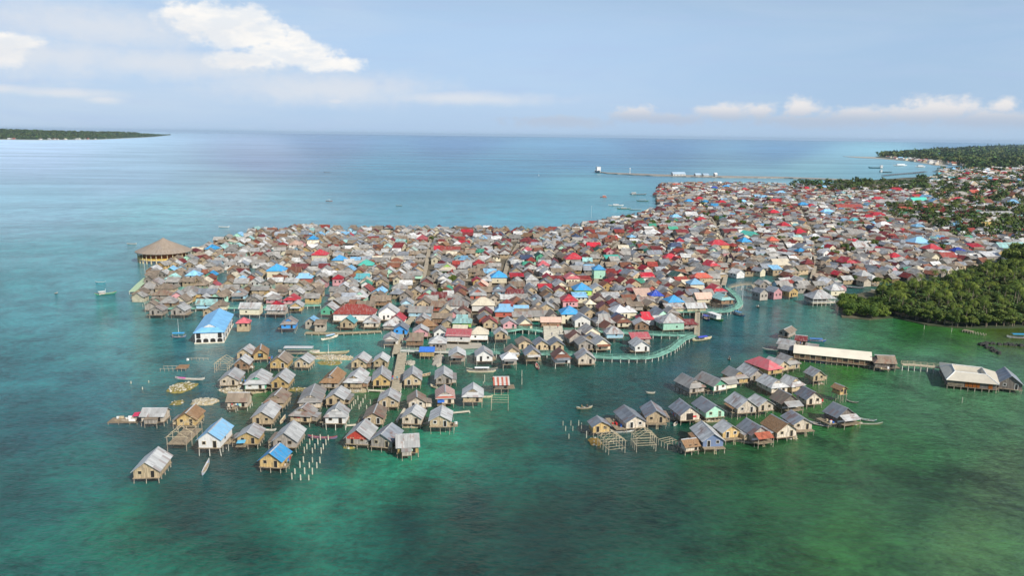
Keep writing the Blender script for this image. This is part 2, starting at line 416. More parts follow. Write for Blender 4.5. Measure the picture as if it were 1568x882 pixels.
far = np.clip((np.hypot(V[:, 0], V[:, 1]) - 300) / 900, 0, 1)
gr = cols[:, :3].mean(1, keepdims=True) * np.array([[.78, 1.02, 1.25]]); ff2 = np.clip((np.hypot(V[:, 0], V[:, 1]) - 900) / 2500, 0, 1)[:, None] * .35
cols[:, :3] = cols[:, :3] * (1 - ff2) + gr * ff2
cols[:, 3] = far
nr, na = len(rr), len(aa)
faces = [(i * na + j, i * na + j + 1, (i + 1) * na + j + 1, (i + 1) * na + j) for i in range(nr - 1) for j in range(na - 1)]
me = bpy.data.meshes.new('sea'); me.from_pydata(verts, [], [f[::-1] for f in faces])
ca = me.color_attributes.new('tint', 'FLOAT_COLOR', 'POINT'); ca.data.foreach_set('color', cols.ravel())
for p_ in me.polygons: p_.use_smooth = True
mt, N, b = newmat('sea_water')
at = N.n('ShaderNodeAttribute', attribute_name='tint')
tint = at.outputs[0]; farf = at.outputs[3]
co = N.n('ShaderNodeTexCoord').outputs['Object']
# sea grass and sand patches on the shallow bed
n1 = N.noise(co, 0.020, 6, 0.62, 0.6); n2 = N.noise(co, 0.065, 9, 0.78, 0.5); n3 = N.noise(co, 0.5, 6, 0.75, 0.3)
pat = N.math('ADD', N.math('MULTIPLY', n1, 0.26), N.math('ADD', N.math('MULTIPLY', n2, 0.44), N.math('MULTIPLY', n3, 0.30)))
amp = N.math('MULTIPLY_ADD', farf, -0.82, 1.0)
k = N.ramp(pat, 0.41, 0.59, 0.46, 1.80, smooth=False)
k = N.math('MULTIPLY_ADD', N.math('SUBTRACT', k, 1.0), amp, 1.0)
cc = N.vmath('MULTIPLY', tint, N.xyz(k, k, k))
cc = N.mix(N.math('MULTIPLY', N.ramp(n2, 0.50, 0.70), N.math('MULTIPLY_ADD', farf, -0.3, 0.34)), cc, N.vmath('MULTIPLY', tint, (1.1, 1.9, 1.35)))
# long slicks and current bands out at sea
sx, sy, sz = N.sep(co)
band = N.noise(N.xyz(N.math('MULTIPLY', sx, 0.0016), N.math('MULTIPLY', sy, 0.0055), 0.0), 1.0, 6, 0.6, 1.2)
kb = N.math('MULTIPLY_ADD', N.math('SUBTRACT', N.ramp(band, 0.35, 0.65, 0.84, 1.20), 1.0), farf, 1.0)
cc = N.vmath('MULTIPLY', cc, N.xyz(kb, kb, kb))
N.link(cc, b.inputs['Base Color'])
N.link(N.ramp(farf, 0, 1, 0.04, 0.26), b.inputs['Roughness']); b.inputs['IOR'].default_value = 1.33
wa = N.noise(N.xyz(N.math('MULTIPLY_ADD', sx, 0.9, N.math('MULTIPLY', sy, 0.30)), N.math('MULTIPLY', sy, 1.5), 0.0), 0.36, 6, 0.68, 0.5)
wb = N.noise(N.xyz(N.math('MULTIPLY_ADD', sx, 0.9, N.math('MULTIPLY', sy, -0.35)), N.math('MULTIPLY', sy, 1.1), 7.0), 1.1, 4, 0.6, 0.3)
calm = N.ramp(N.noise(co, 0.012, 4, 0.6), 0.35, 0.65, 0.55, 1.2)
bp = N.n('ShaderNodeBump'); bp.inputs['Distance'].default_value = 1.0
N.link(N.math('MULTIPLY', calm, N.math('MULTIPLY_ADD', farf, -0.68, 0.95)), bp.inputs['Strength'])
N.link(N.math('ADD', N.math('MULTIPLY', wa, 0.75), N.math('MULTIPLY', wb, 0.34)), bp.inputs['Height'])
N.link(bp.outputs[0], b.inputs['Normal'])
me.materials.append(mt)
struct('sea', me, 'turquoise and dark green sea with sea grass patches around the stilt village')
# ------------------------------------------------------------ houses
ZO = dict(Z1=(180, 515), Z2=(370, 515), Z3=(560, 515), Z4=(180, 625), Z5=(370, 625), Z6=(560, 600),
          R1=(890, 590), R2=(1020, 530), R3=(1150, 530), R4=(1020, 590), R5=(1150, 590), R6=(1170, 480), R7=(1368, 500),
          P1=(195, 420), P2=(385, 420), P3=(575, 430), P4=(765, 440), P5=(955, 420),
          Q1=(195, 340), Q2=(385, 345), Q3=(575, 345), Q4=(765, 345), Q5=(955, 340), Q6=(1145, 340), Q7=(1150, 420),
          D=(640, 480, 4.9), M=(860, 200, 4.41), N=(1200, 200, 4.26), O=(1268, 350, 4.2), L=(1150, 340, 4.41), K=(900, 400, 4.41))
def zp(z, x, y):
    o = ZO[z]; s = o[2] if len(o) > 2 else 7.84
    return o[0] + x / s, o[1] + y / s

PITCHK = 0.34
def up(pts):
    a = Vector(pts[1]) - Vector(pts[0]); b_ = Vector(pts[2]) - Vector(pts[0])
    return pts if a.cross(b_).z >= 0 else pts[::-1]
def roof_polys(W, L, ze0, typ, ov=0.5, oe=0.5):
    sl = PITCHK * 2
    hw = W / 2 + ov; ze = ze0 - sl * ov; zr = ze + sl * hw; a = L / 2 + oe; b_ = L / 2 + oe
    out = []; gab = []
    if typ == 'g':
        for s in (-1, 1): out.append(up([(-a, s * hw, ze), (b_, s * hw, ze), (b_, 0, zr), (-a, 0, zr)]))
    elif typ in ('d', 'D'):
        wg = hw * 0.52; gx = -a + (hw - wg) * 0.95; zg = ze + sl * (hw - wg)
        gb = b_ - (hw - wg) * 0.95 if typ == 'D' else b_
        for s in (-1, 1):
            p = [(-a, s * hw, ze), (b_, s * hw, ze)]
            if typ == 'D': p += [(gb, s * wg, zg), (gb, 0, zr)]
            else: p += [(b_, 0, zr)]
            p += [(gx, 0, zr), (gx, s * wg, zg)]
            out.append(up(p))
        out.append(up([(-a, -hw, ze), (-a, hw, ze), (gx, wg, zg), (gx, -wg, zg)]))
        gab.append([(gx + .25, wg, zg), (gx + .25, -wg, zg), (gx + .25, 0, zr - .06)])
        if typ == 'D':
            out.append(up([(b_, -hw, ze), (b_, hw, ze), (gb, wg, zg), (gb, -wg, zg)]))
            gab.append([(gb - .25, -wg, zg), (gb - .25, wg, zg), (gb - .25, 0, zr - .06)])
    elif typ == 'h':
        rl = max((L - W) / 2, 0.25)
        for s in (-1, 1): out.append(up([(-a, s * hw, ze), (a, s * hw, ze), (rl, 0, zr), (-rl, 0, zr)]))
        out.append(up([(-a, -hw, ze), (-a, hw, ze), (-rl, 0, zr)])); out.append(up([(a, -hw, ze), (a, hw, ze), (rl, 0, zr)]))
    elif typ == 'm':                       # one single slope falling to the front (-y)
        out.append(up([(-a, -hw, ze), (b_, -hw, ze), (b_, hw, ze + sl * hw * .9), (-a, hw, ze + sl * hw * .9)]))
    return out, gab, zr
def wall_polys(W, L, fl, ze, typ):
    x = L / 2; y = W / 2; zr = ze + PITCHK * W - .1; o = []
    o.append([(-x, -y, fl), (x, -y, fl), (x, -y, ze), (-x, -y, ze)])
    o.append([(x, y, fl), (-x, y, fl), (-x, y, ze), (x, y, ze)])
    if typ == 'g': o.append([(-x, y, fl), (-x, -y, fl), (-x, -y, ze), (-x, 0, zr), (-x, y, ze)])
    else: o.append([(-x, y, fl), (-x, -y, fl), (-x, -y, ze), (-x, y, ze)])
    if typ in ('g', 'd'): o.append([(x, -y, fl), (x, y, fl), (x, y, ze), (x, 0, zr), (x, -y, ze)])
    else: o.append([(x, -y, fl), (x, y, fl), (x, y, ze), (x, -y, ze)])
    return o

def up_basis(): pass
HOUSES = []            # every house: dict(cx, cy, rz, W, L, wh, fl, typ, roof, wall, label, ref, extras, near)
def add_house(**k):
    k.setdefault('wh', 2.2); k.setdefault('fl', 1.5); k.setdefault('label', None); k.setdefault('ref', None)
    k.setdefault('ex', ''); k.setdefault('near', False)
    HOUSES.append(k)

def near(z, fx, fy, bx, by, W, roof, wall, typ, label, ref=None, wh=1.9, fl=1.35, ex=''):
    a = zp(z, fx, fy); b_ = zp(z, bx, by); zr = fl + wh + PITCHK * W
    A = P(a[0], a[1], zr); B = P(b_[0], b_[1], zr); d = B - A
    L = d.length - 0.9
    cx, cy = (A + B).xy / 2; rz = math.atan2(d.y, d.x)
    if typ == 'd':                          # the skirt reaches out in front of the short ridge
        e = (W / 2 + .42) * 0.48 * 0.95; L += e
        cx -= math.cos(rz) * e / 2; cy -= math.sin(rz) * e / 2
    if typ == 'h':
        L = d.length + W
    add_house(cx=cx, cy=cy, rz=rz, W=W, L=max(L, 3.2), roof=roof, wall=wall, typ=typ, label=label, ref=ref, wh=wh, fl=fl, ex=ex, near=True)

def dense(z, x, y, W, L, o, roof, wall, typ='g', ref=None, wh=2.1, fl=1.4, tilt=None, ex=''):
    p = zp(z, x, y); zc = fl + wh + PITCHK * W * 0.55
    q = P(p[0], p[1], zc)
    if tilt is None: tilt = np.interp(p[0], [200, 700, 950, 1100], [4, 0, 14, 24]) + rnd.uniform(-6, 6)
    rz = R(90 + tilt) if o == 'f' else R(tilt * .6)
    add_house(cx=q.x, cy=q.y, rz=rz, W=W, L=L, roof=roof, wall=wall, typ=typ, ref=ref, wh=wh, fl=fl, ex=ex)

# --- left cluster over open water
near('Z4', 325, 660, 490, 468, 5.6, 'zinc', 'tan', 'g', 'lone tan plank stilt house nearest the camera at the far left with bright zinc roof', 'the lone foremost tan house', ex='wS')
near('Z1', 300, 850, 600, 850, 4.6, 'zinc', 'pale', 'g', 'long pale wood stilt house seen side-on beside a junk-strewn raft with pink cover', ex='s')
near('Z4', 810, 62, 925, -50, 5.0, 'thatch', 'gold', 'g', 'tan house with brown thatched roof beside the bare roof frame', ex='w')
near('Z4', 1085, 290, 1250, 120, 5.3, 'sky', 'white', 'g', 'white walled house with pale blue roof on tall white stilts at the left', 'the white house on tall stilts', wh=2.5, fl=2.1, ex='wW')
near('Z5', 60, 275, 150, 160, 5.2, 'zinc', 'gold', 'g', 'golden plank house with bright zinc roof and a blue tarp on its front deck', ex='wB')
near('Z5', 235, 38, 345, -102, 5.4, 'zinc', 'tan', 'g', 'tan house with shining striped zinc roof and brown front gable', ex='w')
near('Z5', 505, 305, 625, 148, 5.8, 'zinc', 'grey', 'g', 'long weathered grey house just behind the bright blue roofed hut', ex='w')
near('Z5', 330, 545, 460, 418, 5.2, 'blue', 'gold', 'g', 'small golden hut with bright blue roof and white roof sheets, on short crooked stilts', 'the blue roofed golden hut', ex='wT')
near('Z2', 715, 850, 790, 785, 5.6, 'zincd', 'tan', 'd', 'grey roofed house with red cloth under its broad front skirt roof', ex='r')
near('Z2', 1130, 860, 1172, 790, 5.4, 'zinc', 'white', 'd', 'white house with tall grey windows and skirted zinc roof on stilts', ex='wW', wh=2.3, fl=1.9)
near('Z5', 1375, 270, 1492, 130, 5.8, 'zinc', 'grey', 'g', 'weathered house with bright red front gable at the end of the pier', 'the red gabled house', ex='wR')
near('Z6', 180, 502, 315, 362, 5.6, 'bluezinc', 'grey', 'g', 'grey house with blue-grey roof wedged between red gable and side-on house', ex='w')
near('Z6', 355, 520, 640, 505, 5.6, 'zinc', 'gold', 'g', 'side-on house with broad white zinc roof and half open golden front wall', 'the broad white roofed side-on house', ex='s')
near('Z6', 890, 268, 915, 145, 5.4, 'zinc', 'tan', 'g', 'tan house on tall stilts beside a long white plank', ex='w', fl=2.2)
near('Z3', 1285, 625, 1290, 548, 5.6, 'zinc', 'tan', 'd', 'lone zinc roofed house with pale green gablet on tall stilts at cluster edge', 'the lone green gablet house', ex='w', fl=2.0)
near('Z3', 955, 655, 948, 568, 5.0, 'redstripe', 'pale', 'd', 'house with red and grey striped roof and a bright blue tarp at its side', 'the red striped roof house', ex='wU')
near('Z3', 935, 445, 937, 345, 4.9, 'zinc', 'grey', 'g', 'narrow grey house with white wall patch behind the red striped roof house', ex='w')
near('Z3', 615, 728, 608, 640, 4.8, 'brownish', 'pale', 'g', 'pale wood house with brown-grey roof and side annex, middle of the front row', ex='wA')
near('Z6', 545, 240, 608, 135, 5.2, 'zinc', 'pale', 'g', 'pale wood house standing on a thatched looking rubble base with two openings', ex='wM')
near('Z3', 560, 455, 568, 352, 5.2, 'zinc', 'tan', 'g', 'tan zinc roofed house with a brown round raft moored on its right', ex='w')
near('Z3', 270, 705, 300, 605, 5.5, 'zinc', 'tan', 'g', 'zinc roofed tan house directly at the foot of the wooden boardwalk', ex='w')
near('Z3', 185, 462, 198, 355, 5.2, 'zinc', 'gold', 'g', 'golden walled house with dark doorway immediately left of the wooden boardwalk', ex='w')
near('Z3', 172, 250, 205, 182, 4.5, 'zinc', 'tan', 'g', 'small tan house left of the top of the wooden boardwalk', ex='w')
near('Z6', 90, 242, 140, 122, 5.0, 'brownish', 'tan', 'g', 'tan house with patchy brown and white roof beside the rows of bare posts', ex='w')
near('Z2', 1400, 255, 1465, 178, 5.0, 'zinc', 'tan', 'g', 'small tan house at the right end of the rubble causeway with wooden boats', ex='w')
near('Z2', 1340, 465, 1425, 362, 5.4, 'zinc', 'tan', 'd', 'zinc roofed house with a square red roof patch on a stone base', 'the house with red roof patch', ex='wM')
near('Z2', 1055, 468, 1148, 365, 5.2, 'thatch', 'grey', 'd', 'grey house with brown thatched roof and zinc front skirt on stone base', 'the thatched skirt roof house', ex='wM')
near('Z2', 1110, 682, 1195, 580, 5.2, 'zinc', 'tan', 'g', 'light roofed tan house between the thatched skirt house and bare posts', ex='w')
near('Z2', 820, 685, 880, 550, 6.0, 'zincd', 'pale', 'd', 'large grey house with deep skirt roof in the centre of the left cluster', 'the large skirt roofed grey house', ex='w')
near('Z2', 395, 700, 480, 608, 5.2, 'brownish', 'tan', 'd', 'house with patched rust and silver roof sheets and curved front gable', ex='w')
near('Z2', 445, 488, 532, 385, 5.2, 'zinc', 'gold', 'g', 'golden gabled house with bright roof right of the teal walled house', ex='w')
near('Z2', 165, 472, 240, 372, 6.2, 'zinc', 'green', 'd', 'wide skirt roofed house with teal green walls on a rubble strip', 'the teal walled skirt roof house', ex='w')
near('Z1', 1325, 455, 1412, 358, 5.5, 'zinc', 'pale', 'g', 'pale plank house with beige zinc roof on a coral rubble strip', 'the beige roofed house on rubble', ex='w')
near('Z1', 1325, 676, 1595, 676, 4.8, 'brownish', 'pale', 'g', 'side-on house on white stilts with a green patch on its front wall', ex='sW')
near('Z1', 1478, 278, 1535, 215, 4.6, 'zinc', 'brown', 'g', 'zinc roofed house with red-brown front wall behind the beige roofed house', ex='w')
near('Z1', 1508, 152, 1585, 88, 4.8, 'zinc', 'tan', 'g', 'rear tan gabled house beside the round fronted thatched hut', ex='w')
near('Z2', 222, 165, 235, 95, 4.6, 'thatch', 'gold', 'g', 'thatched golden hut with a round white opening at the cluster back', 'the thatched hut with round opening', ex='wO')
near('Z2', 435, 255, 515, 172, 5.6, 'brownish', 'gold', 'g', 'open fronted golden house with brown-grey roof beside the covered outrigger boat', ex='w')
near('Z2', 712, 255, 795, 190, 4.9, 'zinc', 'tan', 'g', 'house with glaring white roof in front of the covered outrigger boat', ex='w')
near('D', 562, 472, 683, 470, 5.0, 'redstripe', 'dark', 'g', 'small red and white striped roof shed standing apart behind a stilt frame', 'the striped roof shed', wh=1.6, fl=2.0, ex='s')
# --- right cluster
near('R1', 252, 425, 190, 350, 4.6, 'bluezinc', 'gold', 'g', 'small golden hut at the left end of the right cluster', 'the golden hut at the cluster tip', ex='w')
near('R1', 668, 360, 515, 220, 5.6, 'bluezinc', 'pale', 'g', 'patchy blue-grey roofed house with a cluttered red and white porch at its left', 'the house with the cluttered red porch', ex='wP')
near('R1', 908, 303, 835, 180, 5.4, 'bluezinc', 'tan', 'g', 'tan gabled house with blue patched roof and small dark doorway, back row', ex='wF')
near('R4', 303, 268, 160, 160, 5.8, 'bluezinc', 'pale', 'g', 'house with a big dark arched hole in its pale front gable', ex='wH')
near('R4', 605, 235, 425, 120, 5.8, 'bluezinc', 'mint', 'g', 'mint fronted house with dark green side wall and rust striped roof', 'the mint fronted house', ex='w')
near('R4', 988, 180, 822, 80, 6.0, 'zinc', 'pale', 'g', 'pale gabled house with patched silver roof right of the mint fronted house', ex='w', fl=1.9)
near('R4', 1218, 168, 1068, 90, 5.0, 'zinc', 'pale', 'g', 'pale house with maroon striped silver roof and maroon gable trim', ex='wG', fl=1.9)
near('R5', 490, 125, 335, 48, 6.0, 'brownish', 'dark', 'g', 'dark sided house with grey lean-to porch roof and rust patch at the front', ex='wL')
near('R5', 778, 92, 630, 14, 5.2, 'bluezinc', 'pale', 'g', 'pale house with rust striped blue-grey roof behind the porch-roofed house', ex='w')
near('R2', 355, 405, 192, 325, 5.4, 'zincd', 'grey', 'd', 'long grey skirt roofed house at the left end of the back row', 'the long grey house of the back row', ex='w')
near('R2', 665, 402, 430, 300, 5.2, 'zincd', 'green', 'g', 'long green walled house with cream front and side wing', 'the long green walled house', ex='wK')
near('R2', 888, 305, 752, 240, 5.0, 'zincd', 'gold', 'd', 'small skirt roofed house with golden front right of the green walled house', ex='w')
near('R2', 1112, 292, 938, 202, 5.2, 'zinc', 'grey', 'g', 'plain silver roofed grey house in front of the pink hip roof', ex='w')
near('R2', 1240, 165, 1120, 122, 6.2, 'pinkred', 'gold', 'h', 'yellow walled house with pink and crimson striped hip roof', 'the yellow house with pink hip roof', ex='w')
near('R2', 1420, 175, 1232, 115, 5.2, 'zinc', 'tan', 'g', 'silver roofed tan house tight behind the yellow house with pink hip roof', ex='w')
near('R3', 490, 130, 355, 82, 5.8, 'zincd', 'tan', 'd', 'dull grey skirt roofed house touching the long white-roofed hall', ex='w')
near('R2', 1345, 400, 1182, 322, 5.8, 'zinc', 'pale', 'd', 'long skirt roofed grey house in the middle of the right cluster', ex='w')
near('R3', 545, 390, 410, 342, 5.2, 'zinc', 'tan', 'd', 'open fronted skirt roofed house left of the lone small hut', ex='w')
near('R3', 832, 302, 712, 245, 4.2, 'zinc', 'tan', 'g', 'lone small hut with a white plank landing near the long hall', 'the lone small hut with white plank', ex='w', fl=1.8)
near('R3', 1108, 475, 1030, 445, 2.7, 'thatch', 'gold', 'g', 'tiny thatched hut raised on tall stilts alone in green water', 'the tiny thatched hut', wh=1.8, fl=2.6, ex='w')
near('R5', 1165, 278, 985, 200, 6.4, 'bluezinc', 'dark', 'g', 'blue-grey roofed house with white lean-to and open deck at the right tip', 'the blue-grey house at the right tip', ex='wLP', wh=1.9)
near('R5', 642, 385, 482, 280, 5.4, 'bluezinc', 'pale', 'g', 'pale pink spotted house with rusty silver roof and a front landing deck', ex='wF')
near('R4', 1470, 460, 1262, 345, 6.0, 'thatch', 'pale', 'g', 'large pale house with shaggy brown thatched roof in the front row', 'the shaggy thatched house', ex='', fl=1.2)
near('R4', 1150, 500, 962, 390, 5.4, 'bluezinc', 'grey', 'g', 'silver roofed house with a rust red porch roof over its front deck', 'the house with rust red porch', ex='wQF')
near('R4', 800, 482, 680, 402, 5.0, 'zinc', 'gold', 'g', 'golden fronted house with a pale front landing in the front row', ex='wF')
near('R4', 580, 582, 422, 420, 5.4, 'zinc', 'bluewall', 'g', 'long silver roofed house with blue spotted wall and ladder to the water', 'the blue spotted house with ladder', ex='wF')
near('R4', 178, 640, 362, 618, 4.0, 'thatch', 'pale', 'g', 'small side-on hut with brown thatched roof at the front of the right cluster', 'the side-on thatched hut', wh=1.4, fl=1.3, ex='s')
# group left of the long hall
near('R6', 180, 285, 385, 318, 5.0, 'zinc', 'grey', 'g', 'silver roofed side-on hut, rear one at the left end of the long hall', ex='s')
near('R6', 185, 345, 372, 372, 4.6, 'zincd', 'dark', 'g', 'dull grey side-on hut, front one at the left end of the long hall', ex='s')
near('R6', 372, 248, 525, 262, 4.6, 'maroon', 'dark', 'g', 'hut with dark red roof at the left end of the long hall', 'the dark red roofed hut', ex='s')
near('R6', 235, 185, 330, 140, 4.0, 'brownish', 'grey', 'g', 'ramshackle tall shack with red door flap behind the dark red roof', ex='')
near('R6', 490, 360, 650, 382, 3.4, 'zincd', 'dark', 'm', 'low flat grey shed tucked behind the long white-roofed hall', wh=1.3, ex='s')
near('G' if False else 'R6', 1350, 490, 1570, 500, 6.0, 'brownish', 'dark', 'd', 'brown-grey roofed house between the long white hall and the footbridge', 'the house at the footbridge', ex='s')

near('R7', 1425, 605, 1335, 492, 6.6, 'bluezinc', 'dark', 'g', 'dark walled house with blue-grey and white gable roof holding two orange tanks', 'the house with the orange tanks', wh=2.0, fl=1.3, ex='')
# --- front of the dense village
D = dense
D('P1', 370, 385, 5.5, 6, 'f', 'zincd', 'grey', 'g', 'the outermost grey house left of the blue hall', fl=1.8)
D('P1', 640, 380, 5.8, 7, 'f', 'zinc', 'grey', fl=1.8)
D('P1', 500, 285, 6.5, 6.5, 'f', 'zincd', 'brown', 'h', 'the grey tent roofed house on V struts', fl=2)
D('P1', 730, 225, 4.8, 6, 'f', 'zinc', 'gold', 'g', 'the narrow golden gabled house')
D('P1', 430, 205, 5.5, 9, 's', 'brownish', 'grey', 'h')
D('P1', 470, 130, 5.5, 9, 's', 'brownish', 'tan', 'h')
D('P1', 265, 130, 5, 6, 's', 'zincd', 'grey', 'd')
D('P1', 340, 65, 7, 8, 'f', 'zinc', 'grey', 'g', 'the big bright zinc house by the jetty')
D('Q1', 545, 640, 5.5, 6, 'f', 'aqua', 'mint', 'd', 'the small mint house near the round pavilion')
D('P1', 765, 160, 6, 9, 's', 'zincd', 'tan', 'h')
D('P1', 960, 185, 6, 10, 's', 'bluezinc', 'gold', 'd', 'the long hut with grey-green roof')
D('P1', 1055, 108, 4.8, 5, 'f', 'pinkred', 'grey', 'g', 'the small rose red roof')
D('P1', 895, 90, 5, 6, 'f', 'brownish', 'tan', 'd')
D('P1', 960, 320, 5, 8.5, 's', 'aqua', 'skyw', 'g', 'the pale aqua boat-like house')
D('P1', 1010, 400, 5.2, 6, 'f', 'brownish', 'tan')
D('P1', 1160, 205, 5, 6, 'f', 'brownish', 'pale'); D('P1', 1120, 330, 5, 6, 's', 'brownish', 'cream', 'h')
D('P1', 1350, 200, 6, 7, 'f', 'zincd', 'skyw', 'd'); D('P1', 1505, 260, 5, 5.5, 'f', 'zincd', 'grey')
D('P1', 1485, 360, 5.5, 8.5, 's', 'zinc', 'cream', 'g', 'the cream two-window side-on house', wh=3, fl=1.8)
D('P1', 1395, 535, 4.8, 4, 'f', 'pinkred', 'tan', 'h', 'the tiny red roofed hut over open water', wh=2.4, fl=1.8)
D('P1', 1365, 40, 5, 5.5, 'f', 'sky', 'green', 'g', 'the sky blue roof with green walls')
D('P2', 455, 540, 5.4, 6.5, 'f', 'zincd', 'blue', 'd', 'the blue walled house over open water', fl=2)
D('P2', 725, 525, 4.2, 5, 'f', 'sky', 'pale', 'g', 'the small sky blue roof on the stone quay')
D('P2', 830, 565, 3.6, 4, 's', 'brownish', 'pale', 'm')
D('P2', 1165, 530, 5.6, 5, 'f', 'teal', 'tan', 'g', 'the teal roofed house on the stone quay')
D('P2', 1245, 395, 9, 17, 's', 'rustred', 'white', 'h', 'the largest dark red hip roofed house', wh=3.2, fl=1.8, tilt=2)
D('P2', 940, 375, 6, 8, 'f', 'zinc', 'green', 'g', 'the green walled house by the dark red hip', fl=1.8)
D('P2', 545, 340, 5.2, 6.5, 'f', 'zinc', 'gold')
D('P2', 310, 385, 4.6, 8, 's', 'zinc', 'grey', 'g', 'the side-on stilt house below the crimson hump', fl=2)
D('P2', 300, 335, 5, 4.5, 'f', 'crimson', 'brown', 'h', 'the crimson humped roof')
D('P2', 270, 250, 6, 6, 'f', 'zincd', 'pink', 'h'); D('P2', 485, 260, 6.2, 6.5, 'f', 'crimson', 'pink', 'd', 'the crimson roof with pink walls by the channel')
D('P2', 560, 190, 5, 6.5, 'f', 'zinc', 'grey'); D('P2', 740, 245, 4.6, 6.5, 's', 'zincd', 'gold')
D('P2', 795, 165, 5, 6, 'f', 'brownish', 'tan'); D('P2', 1005, 250, 5, 7, 'f', 'brownish', 'cream')
D('P2', 1175, 205, 5.5, 6, 'f', 'brownish', 'tan'); D('P2', 1310, 230, 6, 6, 'f', 'zinc', 'mint', 'd')
D('P2', 1180, 293, 4, 9, 's', 'zinc', 'grey', 'm'); D('P2', 1035, 165, 4.6, 7, 's', 'zincd', 'pale')
D('Q2', 1040, 605, 5, 5, 'f', 'crimson', 'pink', 'h', 'the crimson pyramid roof with bright pink walls', wh=3)
D('Q2', 1185, 660, 6.6, 7, 'f', 'zincd', 'cream', 'd'); D('Q2', 1325, 600, 5.5, 8, 's', 'teal', 'skyw', 'd', 'the broad teal roof')
D('Q2', 1385, 675, 4.8, 5.5, 'f', 'green', 'white', 'g', 'the green gable with white walls', wh=2.8)
D('P2', 1515, 190, 5, 6, 'f', 'sky', 'pale'); D('P2', 1535, 280, 5, 7, 's', 'brownish', 'brown')
D('P2', 1450, 520, 5.8, 6.5, 'f', 'zinc', 'pale', 'd')
D('Q2', 635, 590, 6.4, 8, 's', 'sky', 'redw', 'D', 'the light blue roof with red-brown walls', wh=2.8)
D('P2', 115, 150, 5, 8, 's', 'zincd', 'tan'); D('P2', 225, 190, 4.6, 5, 'f', 'brownish', 'gold'); D('P2', 50, 270, 5, 6, 'f', 'zincd', 'grey')
D('P2', 60, 55, 5.5, 6, 'f', 'zinc', 'white'); D('P2', 205, 75, 5, 6, 'f', 'brownish', 'grey')
D('P3', 160, 320, 8, 8, 'f', 'zinc', 'white', 'g', 'the large grey gable with white walls', wh=3, fl=1.8)
D('P3', 270, 420, 5.6, 6.5, 'f', 'crimson', 'white', 'g', 'the crimson gable by the upper boardwalk')
D('P3', 545, 325, 6, 10, 's', 'zincd', 'skyw', 'g', 'the long flat grey roof with pale blue walls')
D('P3', 980, 230, 8, 10, 's', 'zincd', 'white', 'h', 'the grey hip with white columns', wh=3)
D('P3', 1230, 115, 7.5, 8, 'f', 'zinc', 'redw', 'd', 'the pale gablet roof over red walls')
D('P3', 1290, 225, 8, 10, 's', 'cream', 'white', 'h', 'the big cream hip roof', wh=3)
D('P3', 1040, 440, 6.6, 7.5, 's', 'aqua', 'lime', 'D', 'the aqua roof with lime green walls')
D('P3', 1060, 330, 5.6, 6, 'f', 'rust', 'grey'); D('P3', 1320, 340, 5.4, 6.5, 'f', 'maroon', 'tan'); D('P3', 1372, 455, 5.6, 6, 'f', 'rustred', 'tan', 'g', 'the dark red gable left of the striped wall')
D('P3', 800, 400, 5, 8, 's', 'brownish', 'brown'); D('P3', 850, 330, 5.4, 6, 'f', 'cream', 'tan')
D('P3', 570, 430, 5.6, 6.5, 'f', 'zinc', 'grey'); D('P3', 545, 555, 5.6, 6, 'f', 'zinc', 'pink'); D('P3', 190, 645, 5.2, 6, 'f', 'zinc', 'white', 'g', 'the white walled house at the upper boardwalk')
D('P3', 310, 530, 5.2, 6.5, 'f', 'bluezinc', 'blue')
D('P3', 750, 680, 5.8, 6, 'f', 'zinc', 'grey', 'h', 'the pale pyramid roof over grey planks', wh=2.8, fl=2)
D('P3', 1000, 610, 4.5, 9, 's', 'pinkred', 'white', 'm', 'the red and white striped long house', wh=2.6)
D('P3', 1240, 575, 6, 7, 's', 'cream', 'white', 'h', wh=2.6); D('P3', 1500, 590, 4.6, 5, 'f', 'zinc', 'tan', fl=1.8)
D('P3', 470, 655, 5.4, 6, 's', 'brownish', 'brown', 'd')
D('P3', 380, 230, 5.4, 6.5, 'f', 'zinc', 'skyw'); D('P3', 370, 140, 5.4, 6.5, 'f', 'brownish', 'grey'); D('P3', 590, 225, 6.2, 7.5, 'f', 'brownish', 'tan')
D('P3', 660, 100, 6, 7, 'f', 'zincd', 'mint'); D('P3', 490, 95, 5.4, 6, 'f', 'zincd', 'tan'); D('P3', 670, 190, 4.8, 6, 's', 'zincd', 'green')
D('P3', 1480, 80, 6.2, 7, 'f', 'bluezinc', 'skyw', 'd'); D('P3', 1440, 170, 5.2, 6, 'f', 'brownish', 'pale')
D('P3', 840, 85, 5, 5, 'f', 'rust', 'tan', 'h'); D('P3', 80, 185, 5.8, 8, 's', 'brownish', 'brown'); D('P3', 60, 95, 5, 6, 'f', 'sky', 'pale')
D('P4', 60, 225, 7.4, 8, 's', 'sky', 'redw', 'D', 'the pale blue gablet roof over red-brown walls', wh=2.8)
D('P4', 830, 105, 7, 8, 'f', 'crimson', 'pink', 'h', 'the tall crimson pyramid roof in the centre', wh=3)
D('P4', 960, 80, 4.6, 6.5, 's', 'sky', 'cream', 'm', 'the sky blue flat sheet roof')
D('P4', 835, 250, 7.4, 8, 'f', 'blue', 'cream', 'h', 'the deep sky blue hip on tall cream walls', wh=4.4)
D('P4', 970, 330, 6.6, 8, 'f', 'bluezinc', 'white', 'g', 'the grey gable beside the tall blue hip', wh=3)
D('P4', 1440, 235, 7, 8, 'f', 'white', 'cream', 'h', 'the white pyramid roof', wh=3)
D('P4', 1060, 260, 5.6, 6.5, 'f', 'zincd', 'tan'); D('P4', 1245, 355, 7.5, 8, 's', 'zincd', 'grey', 'D'); D('P4', 1080, 480, 6.2, 7.5, 'f', 'zincd', 'cream', 'g', None, wh=2.8)
D('P4', 1365, 490, 6.2, 6.5, 's', 'zinc', 'skyw', 'h', 'the pale hip over aqua walls on posts', fl=2.2)
